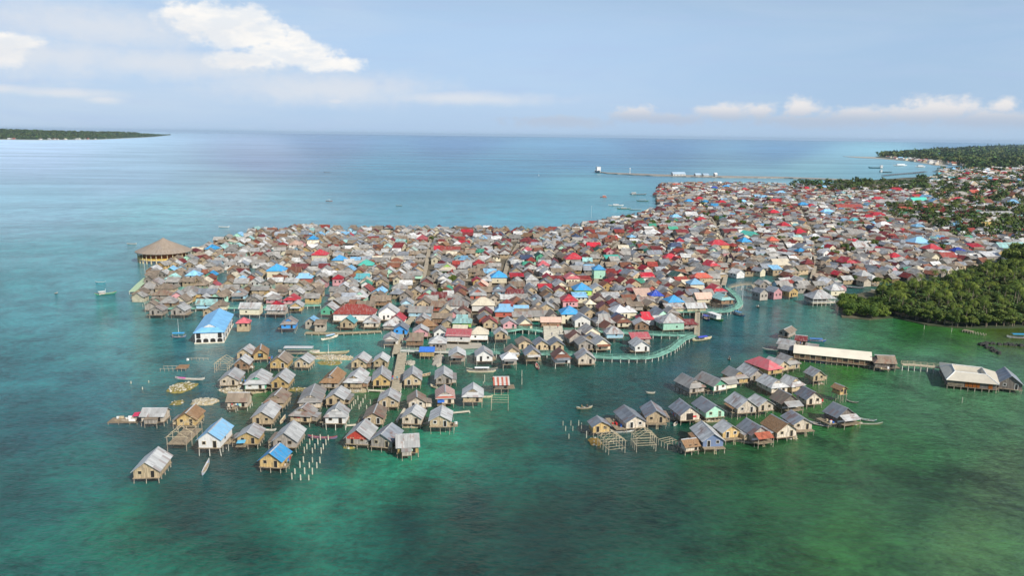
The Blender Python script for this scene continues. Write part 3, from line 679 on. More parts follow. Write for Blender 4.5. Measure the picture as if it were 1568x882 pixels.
D('P4', 1010, 620, 5.4, 6.5, 'f', 'zincd', 'grey'); D('P4', 1215, 620, 5.6, 6.5, 'f', 'zinc', 'cream')
D('P4', 110, 385, 5.6, 6.5, 'f', 'zinc', 'pink', 'g', 'the house with crimson triangle gable'); D('P4', 295, 385, 5.6, 6.5, 'f', 'zincd', 'cream')
D('P4', 270, 305, 5, 8, 's', 'zincd', 'tan'); D('P4', 612, 368, 5, 8, 's', 'peach', 'brown', 'g', 'the pinkish side-on roof above the landing square')
D('P4', 90, 100, 4.8, 6, 's', 'zinc', 'tan'); D('P4', 250, 95, 4.8, 6, 's', 'zincd', 'tan'); D('P4', 290, 165, 5, 6, 'f', 'brownish', 'tan'); D('P4', 465, 170, 5.2, 6, 'f', 'zincd', 'tan')
D('P4', 635, 145, 4.6, 6, 's', 'zincd', 'grey'); D('P4', 1190, 105, 6, 6.5, 'f', 'rust', 'grey'); D('P4', 1080, 160, 4.6, 4.6, 'f', 'cream', 'cream', 'h')
D('P4', 1465, 360, 6, 7, 'f', 'rust', 'cream', 'd'); D('P4', 1340, 90, 6, 8, 's', 'zinc', 'cream', 'm')
D('P4', 290, 620, 5, 6, 'f', 'brownish', 'tan'); D('P4', 495, 635, 4.8, 5.5, 'f', 'bluezinc', 'tan'); D('P4', 675, 635, 5, 6, 'f', 'bluezinc', 'tan')
D('P4', 735, 780, 5.4, 6, 'f', 'rust', 'white', 'd', 'the rusty gable at the waterfront', fl=1.9); D('P4', 390, 745, 5.2, 6, 'f', 'bluezinc', 'tan', 'g', None, fl=1.9)
D('P4', 1025, 785, 5.8, 6.5, 'f', 'zinc', 'pale', 'g', 'the pale house on a concrete slab by the turquoise walkway', fl=1.1)
D('P4', 110, 800, 4.8, 5, 'f', 'white', 'grey', 'h', 'the white tent roof on tall posts', fl=2.2); D('P4', 150, 725, 4.8, 5, 'f', 'brownish', 'tan')
D('D', 295, 275, 5.2, 6.5, 'f', 'zinc', 'grey', 'g', None, fl=1.8); D('D', 495, 275, 5.6, 6.5, 'f', 'zinc', 'white', 'g', None, fl=1.6)
D('P5', 255, 480, 6.4, 6.5, 's', 'crimson', 'white', 'D', 'the crimson hip with white walls and raised ridge', wh=2.9)
D('P5', 560, 500, 8.4, 9, 's', 'zinc', 'mint', 'h', 'the broad grey hip with mint windows', wh=3.4); D('P5', 430, 440, 7, 9, 'f', 'bluezinc', 'mint', 'g')
D('P5', 600, 275, 7, 7.5, 's', 'blue', 'pale', 'h', 'the vivid blue hip by the turquoise walkway', wh=3.4)
D('P5', 385, 210, 6, 6, 's', 'deep', 'cream', 'h', 'the deep blue pyramid roof', wh=3)
D('P5', 230, 205, 7.5, 7.5, 's', 'peach', 'cream', 'm', 'the peach sheet roof'); D('P5', 600, 370, 4.2, 8, 's', 'zinc', 'tan', 'm')
D('P5', 855, 360, 5, 9, 's', 'zinc', 'tan'); D('P5', 945, 245, 6, 8, 's', 'peach', 'cream')
D('P5', 855, 70, 6.6, 7, 's', 'sky', 'cream', 'h', 'the tall two-storey house with sky blue hip', wh=5)
D('P5', 1110, 150, 7.5, 8, 'f', 'crimson', 'grey', 'd', 'the crimson gablet house at the walkway bend')
D('P5', 1190, 250, 6.6, 8, 'f', 'aqua', 'brown', 'd', 'the grey-green roof beside the walkway curve', fl=2)
D('P5', 190, 800, 5.6, 6.5, 'f', 'zinc', 'white', 'g', 'the white house with arched windows inside the walkway loop'); D('P5', 195, 725, 4, 7, 's', 'pinkred', 'grey', 'm', 'the red and white striped sheet roof')
D('P5', 50, 400, 6, 6.5, 's', 'white', 'cream', 'h'); D('P5', 310, 325, 5.6, 6.5, 'f', 'brownish', 'tan'); D('P5', 125, 340, 5, 7, 's', 'brownish', 'grey')
D('P5', 700, 225, 5.4, 6, 'f', 'maroon', 'tan'); D('P5', 510, 195, 5.4, 6, 'f', 'zincd', 'tan'); D('P5', 120, 175, 5.6, 7, 's', 'maroon', 'grey'); D('P5', 660, 100, 5.5, 6, 'f', 'brownish', 'tan'); D('P5', 330, 90, 6.4, 7, 's', 'brownish', 'cream', 'h')
D('Q1', 585, 475, 5.2, 6, 'f', 'zinc', 'tan'); D('Q1', 760, 480, 5.4, 6, 'f', 'zincd', 'tan'); D('Q1', 735, 402, 5.4, 6.5, 'f', 'zincd', 'mint')
D('Q1', 930, 420, 6, 7, 'f', 'rust', 'tan'); D('Q1', 1020, 285, 7, 7, 's', 'blue', 'cream', 'h', 'the blue pyramid roof near the round pavilion', wh=3)
D('Q1', 1345, 135, 6.5, 7, 'f', 'sky', 'mint', 'g', 'the sky blue gable with mint walls at the back edge', wh=2.8); D('Q1', 1240, 310, 7.5, 7.5, 's', 'zincd', 'white', 'h')
D('Q1', 1130, 440, 4.6, 7, 's', 'zincd', 'white'); D('Q1', 1240, 465, 5.2, 6, 'f', 'zinc', 'cream'); D('Q1', 1490, 425, 5, 7, 's', 'zincd', 'cream'); D('Q1', 845, 535, 6.4, 7, 'f', 'zinc', 'grey')
D('Q1', 800, 598, 6, 7, 's', 'sky', 'white', 'h', 'the light blue hip with white walls over the channel', fl=2.2); D('Q1', 1010, 605, 5, 6, 'f', 'blue', 'green', 'g', 'the blue roof with green gable')
D('Q1', 440, 588, 5, 6, 'f', 'zinc', 'grey'); D('Q1', 305, 600, 5, 6, 's', 'brownish', 'grey', 'm'); D('Q1', 625, 570, 5, 6, 'f', 'brownish', 'tan'); D('Q1', 940, 680, 5.4, 6, 'f', 'cream', 'cream'); D('Q1', 1460, 270, 5.2, 6.5, 'f', 'zincd', 'pale'); D('Q1', 1280, 560, 5.2, 6.5, 'f', 'brownish', 'grey')
D('Q2', 740, 135, 6.6, 6.6, 's', 'blue', 'cream', 'h', 'the blue pyramid roof at the back edge', wh=2.8); D('Q2', 535, 195, 8, 8, 's', 'peach', 'white', 'h', 'the pinkish white hip')
D('Q2', 825, 310, 8, 9, 's', 'crimson', 'cream', 'h', 'the wide crimson hip on two storeys', wh=4); D('Q2', 1060, 375, 7.4, 7.4, 's', 'blue', 'cream', 'h', 'the blue and white pyramid roof', wh=3.2)
D('Q2', 1380, 430, 8, 8, 's', 'turq', 'grey', 'h', 'the turquoise pyramid roof', wh=3); D('Q2', 305, 490, 8.6, 9, 's', 'blue', 'cream', 'h', 'the large blue hip with cream columns', wh=4)
D('Q2', 935, 65, 5, 6, 'f', 'zinc', 'skyw'); D('Q2', 590, 480, 6, 9, 's', 'maroon', 'grey'); D('Q2', 1000, 265, 5, 7, 's', 'zincd', 'grey'); D('Q2', 900, 505, 6, 7, 'f', 'zincd', 'white'); D('Q2', 345, 275, 5, 7, 's', 'zincd', 'cream')
D('Q2', 500, 520, 6, 9, 's', 'rust', 'tan'); D('Q2', 1040, 510, 5, 6, 'f', 'brownish', 'gold'); D('Q2', 160, 280, 5.5, 6, 'f', 'zincd', 'white'); D('Q2', 1300, 530, 6, 6, 'f', 'rust', 'gold')
D('Q2', 1240, 395, 5.5, 7, 's', 'sky', 'brown', 'd', None); D('Q2', 860, 640, 5, 6, 'f', 'brownish', 'pink'); D('Q2', 1180, 500, 6, 7, 'f', 'sky', 'grey')
D('Q3', 560, 130, 7.5, 7.5, 's', 'pinkred', 'redw', 'h', 'the pinkish red hip near the back edge'); D('Q3', 910, 135, 6.6, 7, 'f', 'maroon', 'cream'); D('Q3', 1100, 60, 6, 9, 's', 'crimson', 'cream', 'g', 'the crimson roof at the back waterfront')
D('Q3', 900, 275, 7, 13, 's', 'rustred', 'grey', 'g', 'the long rust red roof'); D('Q3', 730, 380, 6, 7, 'f', 'cream', 'cream'); D('Q3', 860, 480, 9, 10, 'f', 'cream', 'lime', 'd', 'the cream gable with lime green walls', wh=3)
D('Q3', 830, 600, 6.6, 7.5, 'f', 'zinc', 'white'); D('Q3', 1240, 430, 6.6, 7, 's', 'crimson', 'grey', 'h', 'the crimson hip right of the lime walled house', wh=3); D('Q3', 1065, 380, 6.4, 7, 's', 'sky', 'cream', 'D', 'the pale blue ridge roof')
D('Q3', 1480, 570, 8, 8, 's', 'blue', 'cream', 'h', 'the strong blue hip in the village middle', wh=3.4); D('Q3', 1070, 465, 7.6, 8, 's', 'zinc', 'grey', 'd'); D('Q3', 1290, 140, 6.6, 7, 'f', 'sky', 'cream', 'd', 'the powder blue roof at the back')
D('Q3', 980, 200, 4.6, 5, 'f', 'white', 'grey', 'h'); D('Q3', 445, 275, 5.4, 6, 'f', 'mintroof', 'white'); D('Q3', 150, 235, 6, 7, 's', 'aqua', 'green', 'h'); D('Q3', 540, 350, 6, 6, 's', 'zincd', 'grey', 'h')
D('Q3', 170, 520, 6, 7, 'f', 'zinc', 'mint'); D('Q3', 290, 545, 5.5, 6, 'f', 'zinc', 'brown'); D('Q3', 470, 560, 6, 8, 's', 'zincd', 'mint'); D('Q3', 990, 665, 6, 7, 'f', 'bluezinc', 'cream', 'd'); D('Q3', 1380, 400, 6, 6, 'f', 'brownish', 'tan', 'h')
D('Q3', 1270, 680, 6.4, 7, 'f', 'peach', 'redw'); D('Q3', 620, 640, 6, 7, 'f', 'brownish', 'maroonw'); D('Q3', 55, 400, 6, 9, 's', 'zincd', 'tan'); D('Q3', 80, 640, 6, 7, 'f', 'brownish', 'tan')
D('Q4', 400, 185, 7.5, 8, 's', 'maroon', 'cream', 'h', 'the dark maroon hip'); D('Q4', 310, 160, 7, 8, 's', 'maroon', 'grey', 'h'); D('Q4', 335, 270, 6, 7, 's', 'pinkred', 'white', 'h', 'the pink-red roof with white walls')
D('Q4', 520, 440, 6.6, 7, 's', 'pinkred', 'pink', 'h', 'the pink-red hip with pink walls'); D('Q4', 890, 355, 9, 11, 's', 'crimson', 'cream', 'h', 'the biggest crimson hip', wh=3.2); D('Q4', 1045, 290, 7, 8, 'f', 'zincd', 'tan')
D('Q4', 1350, 370, 5, 9, 's', 'turq', 'grey', 'm', 'the flat turquoise sheet roof'); D('Q4', 1190, 490, 6.4, 6.4, 's', 'blue', 'mint', 'h', 'the turquoise-blue roof on a tall green house', wh=5.4)
D('Q4', 865, 590, 7.4, 7.5, 'f', 'pinkred', 'cream', 'd', 'the coral red gablet with white edges', wh=3); D('Q4', 375, 610, 6.4, 6.4, 'f', 'zinc', 'grey', 'h'); D('Q4', 205, 590, 4.4, 7, 's', 'crimson', 'brown', 'm')
D('Q4', 985, 715, 8.4, 9, 'f', 'blue', 'lime', 'h', 'the large blue hip over yellow-green walls', wh=3); D('Q4', 1190, 275, 6, 7, 'f', 'dkgreen', 'tan', 'g', 'the dark green roof'); D('Q4', 1125, 220, 7, 9, 's', 'crimson', 'redw')
D('Q4', 480, 340, 6, 7, 'f', 'dkgreen', 'green'); D('Q4', 320, 370, 6, 7, 's', 'navy', 'white'); D('Q4', 620, 210, 7.5, 9, 's', 'zincd', 'grey', 'D'); D('Q4', 735, 230, 6, 7, 'f', 'rust', 'tan'); D('Q4', 560, 530, 6, 7, 'f', 'zinc', 'white')
D('Q4', 1040, 150, 6.4, 7, 'f', 'crimson', 'grey'); D('Q4', 1320, 290, 6.4, 7, 'f', 'crimson', 'pink'); D('Q4', 730, 680, 6.6, 7.5, 'f', 'zinc', 'cream'); D('Q4', 720, 745, 5.4, 6, 'f', 'rustred', 'tan'); D('Q4', 1170, 720, 6, 8, 'f', 'zinc', 'cream'); D('Q4', 1270, 690, 6, 6, 'f', 'rust', 'gold')
D('Q4', 1370, 590, 6, 8, 'f', 'maroon', 'grey'); D('Q4', 130, 730, 6, 6, 'f', 'zincd', 'redw'); D('Q4', 370, 745, 5.4, 6, 'f', 'zincd', 'tan'); D('Q4', 560, 750, 5.4, 6, 'f', 'zincd', 'tan'); D('Q4', 1480, 640, 5.6, 7, 'f', 'rustred', 'cream')
# coloured landmarks farther back
for (z, x, y, W, L, o, ro, wa, ty) in [
 ('Q5', 355, 100, 7, 9, 's', 'white', 'white', 'h'), ('Q5', 565, 395, 7, 8, 's', 'crimson', 'cream', 'h'), ('Q5', 670, 205, 6, 6, 's', 'crimson', 'white', 'h'), ('Q5', 1130, 232, 9, 14, 's', 'crimson', 'gold', 'h'),
 ('Q5', 1450, 200, 8, 8, 's', 'blue', 'cream', 'h'), ('Q5', 1510, 120, 9, 14, 'f', 'turq', 'turqw', 'g'), ('Q5', 1270, 95, 7, 12, 's', 'maroon', 'grey', 'g'), ('Q5', 1050, 485, 7, 8, 'f', 'crimson', 'pink', 'd'),
 ('Q5', 930, 628, 6, 11, 's', 'coral', 'tan', 'h'), ('Q5', 640, 612, 6, 7, 'f', 'dkgreen', 'cream', 'g'), ('Q5', 280, 625, 5, 7, 's', 'crimson', 'white', 'm'), ('Q5', 150, 605, 6.5, 7, 'f', 'white', 'tan', 'g'), ('Q5', 120, 705, 6, 6, 'f', 'rustred', 'tan', 'g'), ('Q5', 60, 590, 7, 8, 'f', 'bluezinc', 'grey', 'g'),
 ('Q5', 360, 350, 6.5, 9, 's', 'bluezinc', 'cream', 'g'), ('Q5', 690, 100, 7, 10, 's', 'maroon', 'grey', 'g'), ('Q5', 1000, 105, 7, 8, 's', 'rust', 'tan', 'h'), ('Q5', 610, 260, 6, 8, 's', 'navy', 'skyw', 'd'),
 ('Q6', 290, 190, 7, 8, 's', 'coral', 'peachw', 'h'), ('Q6', 620, 90, 7, 8, 's', 'crimson', 'tan', 'h'), ('Q6', 430, 20, 7, 9, 's', 'crimson', 'tan', 'h'), ('Q6', 1190, 445, 8, 9, 'f', 'crimson', 'brown', 'd'), ('Q6', 990, 280, 5.5, 6, 'f', 'crimson', 'cream', 'g'), ('Q6', 630, 325, 5, 6, 's', 'blue', 'grey', 'h'),
 ('Q6', 660, 270, 8, 10, 'f', 'bluezinc', 'cream', 'd'), ('Q6', 1080, 600, 5, 5, 'f', 'crimson', 'brown', 'g'), ('Q6', 1390, 600, 7, 8, 's', 'zinc', 'brown', 'h'), ('Q6', 1330, 260, 8, 11, 's', 'zinc', 'redw', 'g'), ('Q6', 1480, 465, 7, 8, 's', 'zinc', 'cream', 'h'), ('Q6', 1280, 110, 8, 14, 's', 'zincd', 'grey', 'g'), ('Q6', 360, 470, 8, 13, 's', 'cream', 'tan', 'D'), ('Q6', 330, 535, 5, 6, 's', 'sky', 'tan', 'm'), ('Q6', 715, 465, 6, 6, 's', 'maroon', 'brown', 'h'), ('Q6', 800, 150, 6, 8, 's', 'white', 'cream', 'h'), ('Q6', 915, 340, 5.5, 6, 'f', 'white', 'white', 'g'),
 ('Q7', 1000, 140, 7, 8, 's', 'zinc', 'cream', 'h'), ('Q7', 275, 165, 5.6, 6, 'f', 'bluezinc', 'pink', 'g'), ('Q7', 460, 160, 5.8, 6.5, 'f', 'bluezinc', 'gold', 'g'), ('Q7', 110, 180, 5, 6, 'f', 'bluezinc', 'grey', 'g'),
 ('M', 730, 840, 7, 9, 's', 'crimson', 'grey', 'h'), ('M', 940, 590, 7, 11, 's', 'crimson', 'grey', 'h'), ('M', 860, 468, 7, 10, 's', 'blue', 'gold', 'h'), ('M', 970, 472, 7, 10, 's', 'blue', 'cream', 'h'), ('M', 1025, 497, 7, 10, 's', 'blue', 'white', 'd'), ('M', 1080, 475, 8, 11, 's', 'crimson', 'grey', 'h'),
 ('M', 1030, 380, 7, 12, 's', 'deep', 'grey', 'h'), ('M', 1110, 372, 8, 14, 's', 'blue', 'grey', 'h'), ('M', 1225, 470, 7, 10, 's', 'sky', 'grey', 'h'), ('M', 1365, 440, 7, 12, 's', 'sky', 'white', 'h'), ('M', 600, 680, 7, 10, 's', 'white', 'white', 'g'), ('M', 870, 555, 9, 12, 's', 'white', 'white', 'g'), ('M', 770, 570, 7, 10, 's', 'sky', 'grey', 'h'), ('M', 1500, 625, 8, 10, 's', 'crimson', 'grey', 'h'), ('M', 1430, 540, 8, 11, 's', 'crimson', 'grey', 'h'), ('M', 930, 450, 7, 10, 's', 'crimson', 'grey', 'h'), ('M', 690, 420, 7, 9, 'f', 'coral', 'pink', 'g'), ('M', 770, 360, 6, 12, 's', 'coral', 'grey', 'g'), ('M', 1235, 390, 8, 10, 's', 'crimson', 'grey', 'h'), ('M', 1440, 465, 8, 16, 's', 'crimson', 'grey', 'h'), ('M', 1130, 500, 7, 10, 's', 'maroon', 'grey', 'h'), ('M', 530, 615, 8, 13, 's', 'maroon', 'grey', 'h'), ('M', 1480, 410, 8, 14, 's', 'sky', 'white', 'h'),
 ('N', 420, 487, 9, 32, 's', 'rustred', 'maroonw', 'g'), ('N', 610, 538, 8, 16, 's', 'crimson', 'cream', 'h'), ('N', 545, 553, 8, 12, 's', 'crimson', 'cream', 'h'), ('N', 282, 518, 8, 14, 's', 'sky', 'cream', 'h'), ('N', 125, 472, 8, 12, 's', 'blue', 'grey', 'h'), ('N', 180, 485, 8, 12, 's', 'crimson', 'grey', 'h'), ('N', 730, 375, 9, 22, 's', 'crimson', 'cream', 'h'), ('N', 612, 437, 9, 18, 's', 'crimson', 'cream', 'h'), ('N', 875, 442, 10, 24, 's', 'turq', 'white', 'g'), ('N', 865, 420, 8, 16, 's', 'crimson', 'white', 'g'), ('N', 935, 425, 9, 16, 'f', 'sky', 'white', 'g'),
 ('N', 1140, 442, 11, 22, 's', 'crimson', 'gold', 'h'), ('N', 1330, 330, 14, 26, 's', 'coral', 'gold', 'h'), ('N', 880, 706, 11, 15, 's', 'sky', 'blue', 'h'), ('N', 965, 750, 9, 11, 's', 'crimson', 'grey', 'h'), ('N', 462, 576, 7, 9, 's', 'teal', 'lime', 'h'), ('N', 875, 612, 7, 9, 's', 'sky', 'tan', 'h'), ('N', 785, 502, 9, 16, 's', 'coral', 'cream', 'g'), ('N', 970, 495, 9, 26, 's', 'rustred', 'cream', 'g'), ('N', 1350, 800, 7, 12, 's', 'white', 'grey', 'm'), ('N', 1135, 770, 7, 9, 's', 'deep', 'grey', 'h'), ('N', 960, 805, 7, 8, 'f', 'cream', 'cream', 'g'), ('N', 95, 650, 8, 9, 's', 'crimson', 'tan', 'h'), ('N', 720, 805, 7, 8, 's', 'crimson', 'tan', 'h'), ('N', 1020, 670, 9, 24, 's', 'zincd', 'white', 'h'), ('N', 1330, 605, 8, 14, 's', 'gold_r', 'gold', 'g'), ('N', 660, 455, 9, 28, 's', 'zinc', 'cream', 'g'), ('N', 450, 650, 8, 16, 's', 'zincd', 'grey', 'h'), ('N', 1400, 535, 9, 40, 's', 'zinc', 'cream', 'm'), ('N', 1060, 805, 7, 11, 's', 'rustred', 'grey', 'g'), ('N', 1470, 740, 9, 22, 's', 'aqua', 'white', 'g'), ('N', 650, 600, 8, 12, 's', 'zinc', 'white', 'h'), ('N', 1250, 745, 7, 10, 's', 'crimson', 'white', 'm'), ('N', 1520, 765, 7, 10, 's', 'coral', 'grey', 'g')]:
    D(z, x, y, W, L, o, ro, wa, ty, wh=3.0)
for k_, v_ in dict(rustred=(.27, .04, .03), mintroof=(.55, .70, .60), gold_r=(.6, .42, .12)).items(): ROOF[k_] = v_
RW.update(rustred='rusty dark red', mintroof='pale mint', gold_r='golden')
for k_, v_ in dict(bluewall=(.16, .22, .36), maroonw=(.20, .05, .05), turqw=(.10, .50, .38), peachw=(.65, .38, .28)).items(): WALL[k_] = v_
WW.update(bluewall='blue spotted', maroonw='maroon', turqw='turquoise', peachw='peach')

# --- fill between them
PAV_C = P(251, 397, 0); PAV_R = 17
HALL = P(328, 505, 0)
def poly_world(pts): return [P(x, y, 0).xy for x, y in pts]
def inside(pt, poly):
    x, y = pt; c_ = False; j = len(poly) - 1
    for i in range(len(poly)):
        xi, yi = poly[i]; xj, yj = poly[j]
        if (yi > y) != (yj > y) and x < (xj - xi) * (y - yi) / (yj - yi) + xi: c_ = not c_
        j = i
    return c_
VILL = [(210, 450), (222, 428), (262, 402), (300, 388), (355, 366), (400, 354), (470, 350), (560, 353), (700, 353), (860, 355), (900, 345), (985, 330), (1012, 318), (1004, 300), (1012, 284), (1090, 282), (1200, 284), (1300, 290), (1420, 283), (1700, 300),
        (1700, 372), (1568, 372), (1545, 388), (1500, 408), (1470, 418), (1400, 432), (1330, 440), (1296, 432), (1288, 446), (1230, 452), (1160, 446), (1128, 426), (1100, 444), (1085, 470), (1030, 475), (1060, 508), (960, 508), (930, 520), (905, 545), (880, 540), (850, 520), (770, 505), (700, 520), (650, 525), (622, 520), (590, 500), (590, 478), (500, 474), (490, 462), (370, 464), (290, 472), (235, 478), (215, 462)]
VW = poly_world(VILL)
CH = [poly_world(p) for p in ([(590, 478), (606, 478), (606, 440), (598, 440)], [(840, 520), (880, 520), (872, 490), (860, 470), (852, 470), (850, 500)], [(495, 468), (510, 468), (506, 430), (498, 430)], [(325, 440), (360, 440), (350, 430), (335, 425)], [(1130, 440), (1200, 440), (1190, 426), (1140, 424)])]
GREENS = [poly_world(p) for p in ([(1425, 322), (1600, 322), (1600, 362), (1450, 370), (1410, 340)], [(1355, 315), (1425, 318), (1440, 345), (1370, 340)], [(1195, 284), (1300, 284), (1310, 296), (1215, 294)], [(1290, 282), (1420, 280), (1420, 292), (1290, 298)], [(1400, 296), (1700, 296), (1700, 318), (1400, 316)])]
cell = {}
def reg(h):
    cell.setdefault((int(h['cx'] // 12), int(h['cy'] // 12)), []).append(h)
for h in HOUSES: reg(h)
KEEP = [[(606, 598), (610, 575), (616, 540)], [(606, 541), (612, 515), (619, 500), (632, 486)], [(255, 472), (300, 471.5), (371, 471), (440, 469), (491, 467)], [(270, 443), (330, 441), (387, 440), (450, 440)], [(203, 446), (215, 434), (228, 423)],
 [(776, 507), (800, 505), (831, 507)], [(864, 507), (890, 506), (930, 508), (955, 509), (1000, 512), (1063, 514)], [(1036, 477), (1075, 477), (1112, 477), (1128, 471), (1134, 465), (1130, 456), (1122, 448), (1113, 440)], [(1116, 440), (1135, 439), (1152, 440), (1160, 446)]]
LANES = [[(632, 486), (640, 455), (652, 410), (660, 366)], [(757, 503), (764, 455), (778, 400), (800, 362)], [(898, 505), (905, 450), (925, 395), (965, 352)], [(392, 466), (415, 425), (450, 372)], [(1108, 436), (1118, 395), (1096, 345), (1068, 300)], [(1240, 440), (1250, 400), (1240, 350), (1215, 300)], [(655, 430), (760, 428), (900, 420), (1010, 415)], [(965, 380), (1100, 372), (1240, 376), (1380, 384)]]
KSEG = []
for q_, rad_ in [(k_, 2.0) for k_ in KEEP] + [(k_, 1.5) for k_ in LANES]:
    w_ = [P(a_, b_, 1.5).xy for a_, b_ in q_]
    KSEG += [(w_[i], w_[i + 1], rad_) for i in range(len(w_) - 1)]
KPOLY = [poly_world([(829, 497), (866, 497), (869, 525), (829, 526)])]
def free(x, y, r):
    v_ = Vector((x, y))
    for a_, b_, rad_ in KSEG:
        d_ = b_ - a_; t_ = max(0, min(1, (v_ - a_).dot(d_) / d_.length_squared))
        if (v_ - a_ - d_ * t_).length < rad_ + r * .9: return False
    if any(inside((x, y), q_) for q_ in KPOLY): return False
    ci, cj = int(x // 12), int(y // 12)
    for i in range(ci - 2, ci + 3):
        for j in range(cj - 2, cj + 3):
            for h in cell.get((i, j), ()):
                dx_ = x - h['cx']; dy_ = y - h['cy']
                c0 = math.cos(h['rz']); s0 = math.sin(h['rz'])
                lx = abs(dx_ * c0 + dy_ * s0); ly = abs(-dx_ * s0 + dy_ * c0)
                if lx < h['L'] / 2 + r and ly < h['W'] / 2 + r: return False
    return (Vector((x, y)) - PAV_C.xy).length > PAV_R + r and not (abs(x - HALL.x) < 12 and abs(y - HALL.y) < 16)
RPL = ['zinc'] * 14 + ['zincd'] * 28 + ['bluezinc'] * 8 + ['brownish'] * 26 + ['rust'] * 5 + ['maroon'] * 3 + ['rustred'] * 2 + ['thatch'] * 2 + ['sky'] + ['cream'] * 3 + ['aqua'] + ['white']
RP = ['zinc'] * 11 + ['zincd'] * 30 + ['bluezinc'] * 12 + ['brownish'] * 18 + ['rust'] * 10 + ['maroon'] * 6 + ['rustred'] * 7 + ['thatch'] * 1 + ['crimson'] * 1 + ['sky'] * 1 + ['cream'] * 3 + ['aqua'] * 1 + ['white'] * 2 + ['green'] + ['navy'] * 1
WP = ['tan'] * 24 + ['grey'] * 32 + ['pale'] * 10 + ['cream'] * 8 + ['white'] * 4 + ['brown'] * 14 + ['gold'] * 5 + ['mint'] * 2 + ['skyw'] * 2 + ['pink'] * 1 + ['redw'] * 3 + ['green'] * 1 + ['dark'] * 4
xs = [p[0] for p in VW]; ys = [p[1] for p in VW]
yy = min(ys)
while yy < max(ys):
    xx = min(xs)
    stp = 7.4 if yy < 900 else 9.5
    while xx < max(xs):
        x = xx + rnd.uniform(-2.6, 2.6); y = yy + rnd.uniform(-2.4, 2.4); xx += stp
        if not inside((x, y), VW): continue
        if any(inside((x, y), q) for q in CH): continue
        ing = any(inside((x, y), q) for q in GREENS)
        if ing and rnd.random() < 0.62: continue
        if y > 900 and rnd.random() < 0.15: continue
        if x < -95 and rnd.random() < 0.14: continue
        bigk = 1.0 if y < 600 else (1.1 if y < 900 else 1.3)
        W = rnd.uniform(4.6, 6.2) * bigk; L = rnd.uniform(5.2, 7.6) * bigk
        if not free(x, y, min(W, L) / 2 - 0.5): continue
        pxx = PX((x, y, 0))[0]
        tilt = np.interp(pxx, [200, 700, 950, 1100, 1400], [4, 0, 12, 24, 30]) + rnd.gauss(0, 9)
        o = rnd.random()
        rz = R(90 + tilt) if o < 0.62 else R(tilt * .7)
        if rnd.random() < 0.5: rz += math.pi
        typ = rnd.choices(['g', 'd', 'h', 'D', 'm'], [58, 17, 11, 5, 5])[0]
        h = dict(cx=x, cy=y, rz=rz, W=W, L=L, roof=rnd.choice(RPL if pxx < 640 + rnd.uniform(-120, 120) else RP), wall=rnd.choice(WP), typ=typ, ref=None, label=None, wh=rnd.uniform(1.6, 2.3), fl=rnd.uniform(0.9, 1.5), ex='', near=False)
        HOUSES.append(h); reg(h)
    yy += stp * 0.96

# --- which ones are built one by one
for h in HOUSES:
    pxx, pyy, f = PX((h['cx'], h['cy'], 3)); h['px'] = pxx; h['py'] = pyy; h['f'] = f
    h['size'] = h['W'] * h['L'] * (h['wh'] + 2) ** .5 / f / f
    if not (-30 < pxx < 1600): h['size'] = 0
HOUSES.sort(key=lambda h: -h['size'])
nearl = [h for h in HOUSES if h['near']]; rest = [h for h in HOUSES if not h['near']]
N_IND = 300
IND = nearl + rest[:N_IND - len(nearl)]
BULK = rest[N_IND - len(nearl):]
print('houses', len(HOUSES), 'near', len(nearl), 'bulk', len(BULK), 'last ind y', IND[-1]['py'])

# --- labels
refs = [h for h in IND if h.get('ref')]
TW = dict(g='gabled', d='skirt-roofed', D='double gablet', h='hip-roofed', m='flat shed-roofed')
used = set()
for h in IND:
    if h['label']: used.add(h['label'])
def words(s): return len(s.split())
for h in IND:
    if h['label']: continue
    desc = '%s %s house' % (RW[h['roof']], TW[h['typ']])
    if h.get('ref') and not h['near']:
        r0 = h['ref'][4:] if h['ref'].startswith('the ') else h['ref']
        lab = r0 if words(r0) >= 4 else r0 + ' in the crowded village'
        lab = lab if any(w_ in lab for w_ in ('house', 'hut')) else lab + ' house'
        if lab not in used:
            h['label'] = lab; used.add(lab); continue
    order = sorted(refs, key=lambda r_: (r_['px'] - h['px']) ** 2 + 4 * (r_['py'] - h['py']) ** 2)
    done = False
    for r_ in order[:14]:
        if r_ is h: continue
        dx_ = h['px'] - r_['px']; dy_ = (h['py'] - r_['py']) * 2
        horiz = 'right' if dx_ > 0 else 'left'
        if abs(dx_) > 2.2 * abs(dy_): rel = horiz + ' of'
        elif abs(dy_) > 2.2 * abs(dx_): rel = 'in front of' if dy_ > 0 else 'behind'
        else: rel = ('in front and ' if dy_ > 0 else 'behind and ') + horiz + ' of'
        dist_ = math.hypot(dx_, dy_)
        adv = 'just ' if dist_ < 28 else ''
        for d_ in (desc, '%s %s house, %s walls,' % (RW[h['roof']], TW[h['typ']], WW[h['wall']]), 'small ' + desc if h['W'] * h['L'] < 35 else 'larger ' + desc):
            lab = '%s %s%s %s' % (d_, adv, rel, r_['ref'])
            if lab not in used and words(lab) <= 16:
                h['label'] = lab; used.add(lab); done = True; break
        if done: break
    if not done:
        h['label'] = desc + ' in the packed rows of the village'

EXTRA_OPEN = plain_mat('red_cloth', (.5, .03, .03), 0.8, 0.3)
M_bluetarp = plain_mat('blue_tarp', (.05, .18, .62), 0.6, 0.2)
M_skytarp = plain_mat('sky_tarp', (.15, .5, .75), 0.6, 0.2)
M_redgable = plain_mat('red_gable', (.50, .06, .04), 0.8, 0.4)
M_rustroof = plain_mat('rust_sheet', (.32, .09, .05), 0.7, 0.5, 1)
M_whites = plain_mat('white_paint', (.74, .74, .72), 0.7, 0.15)
M_mintf = plain_mat('mint_front', (.45, .75, .58), 0.8, 0.15)

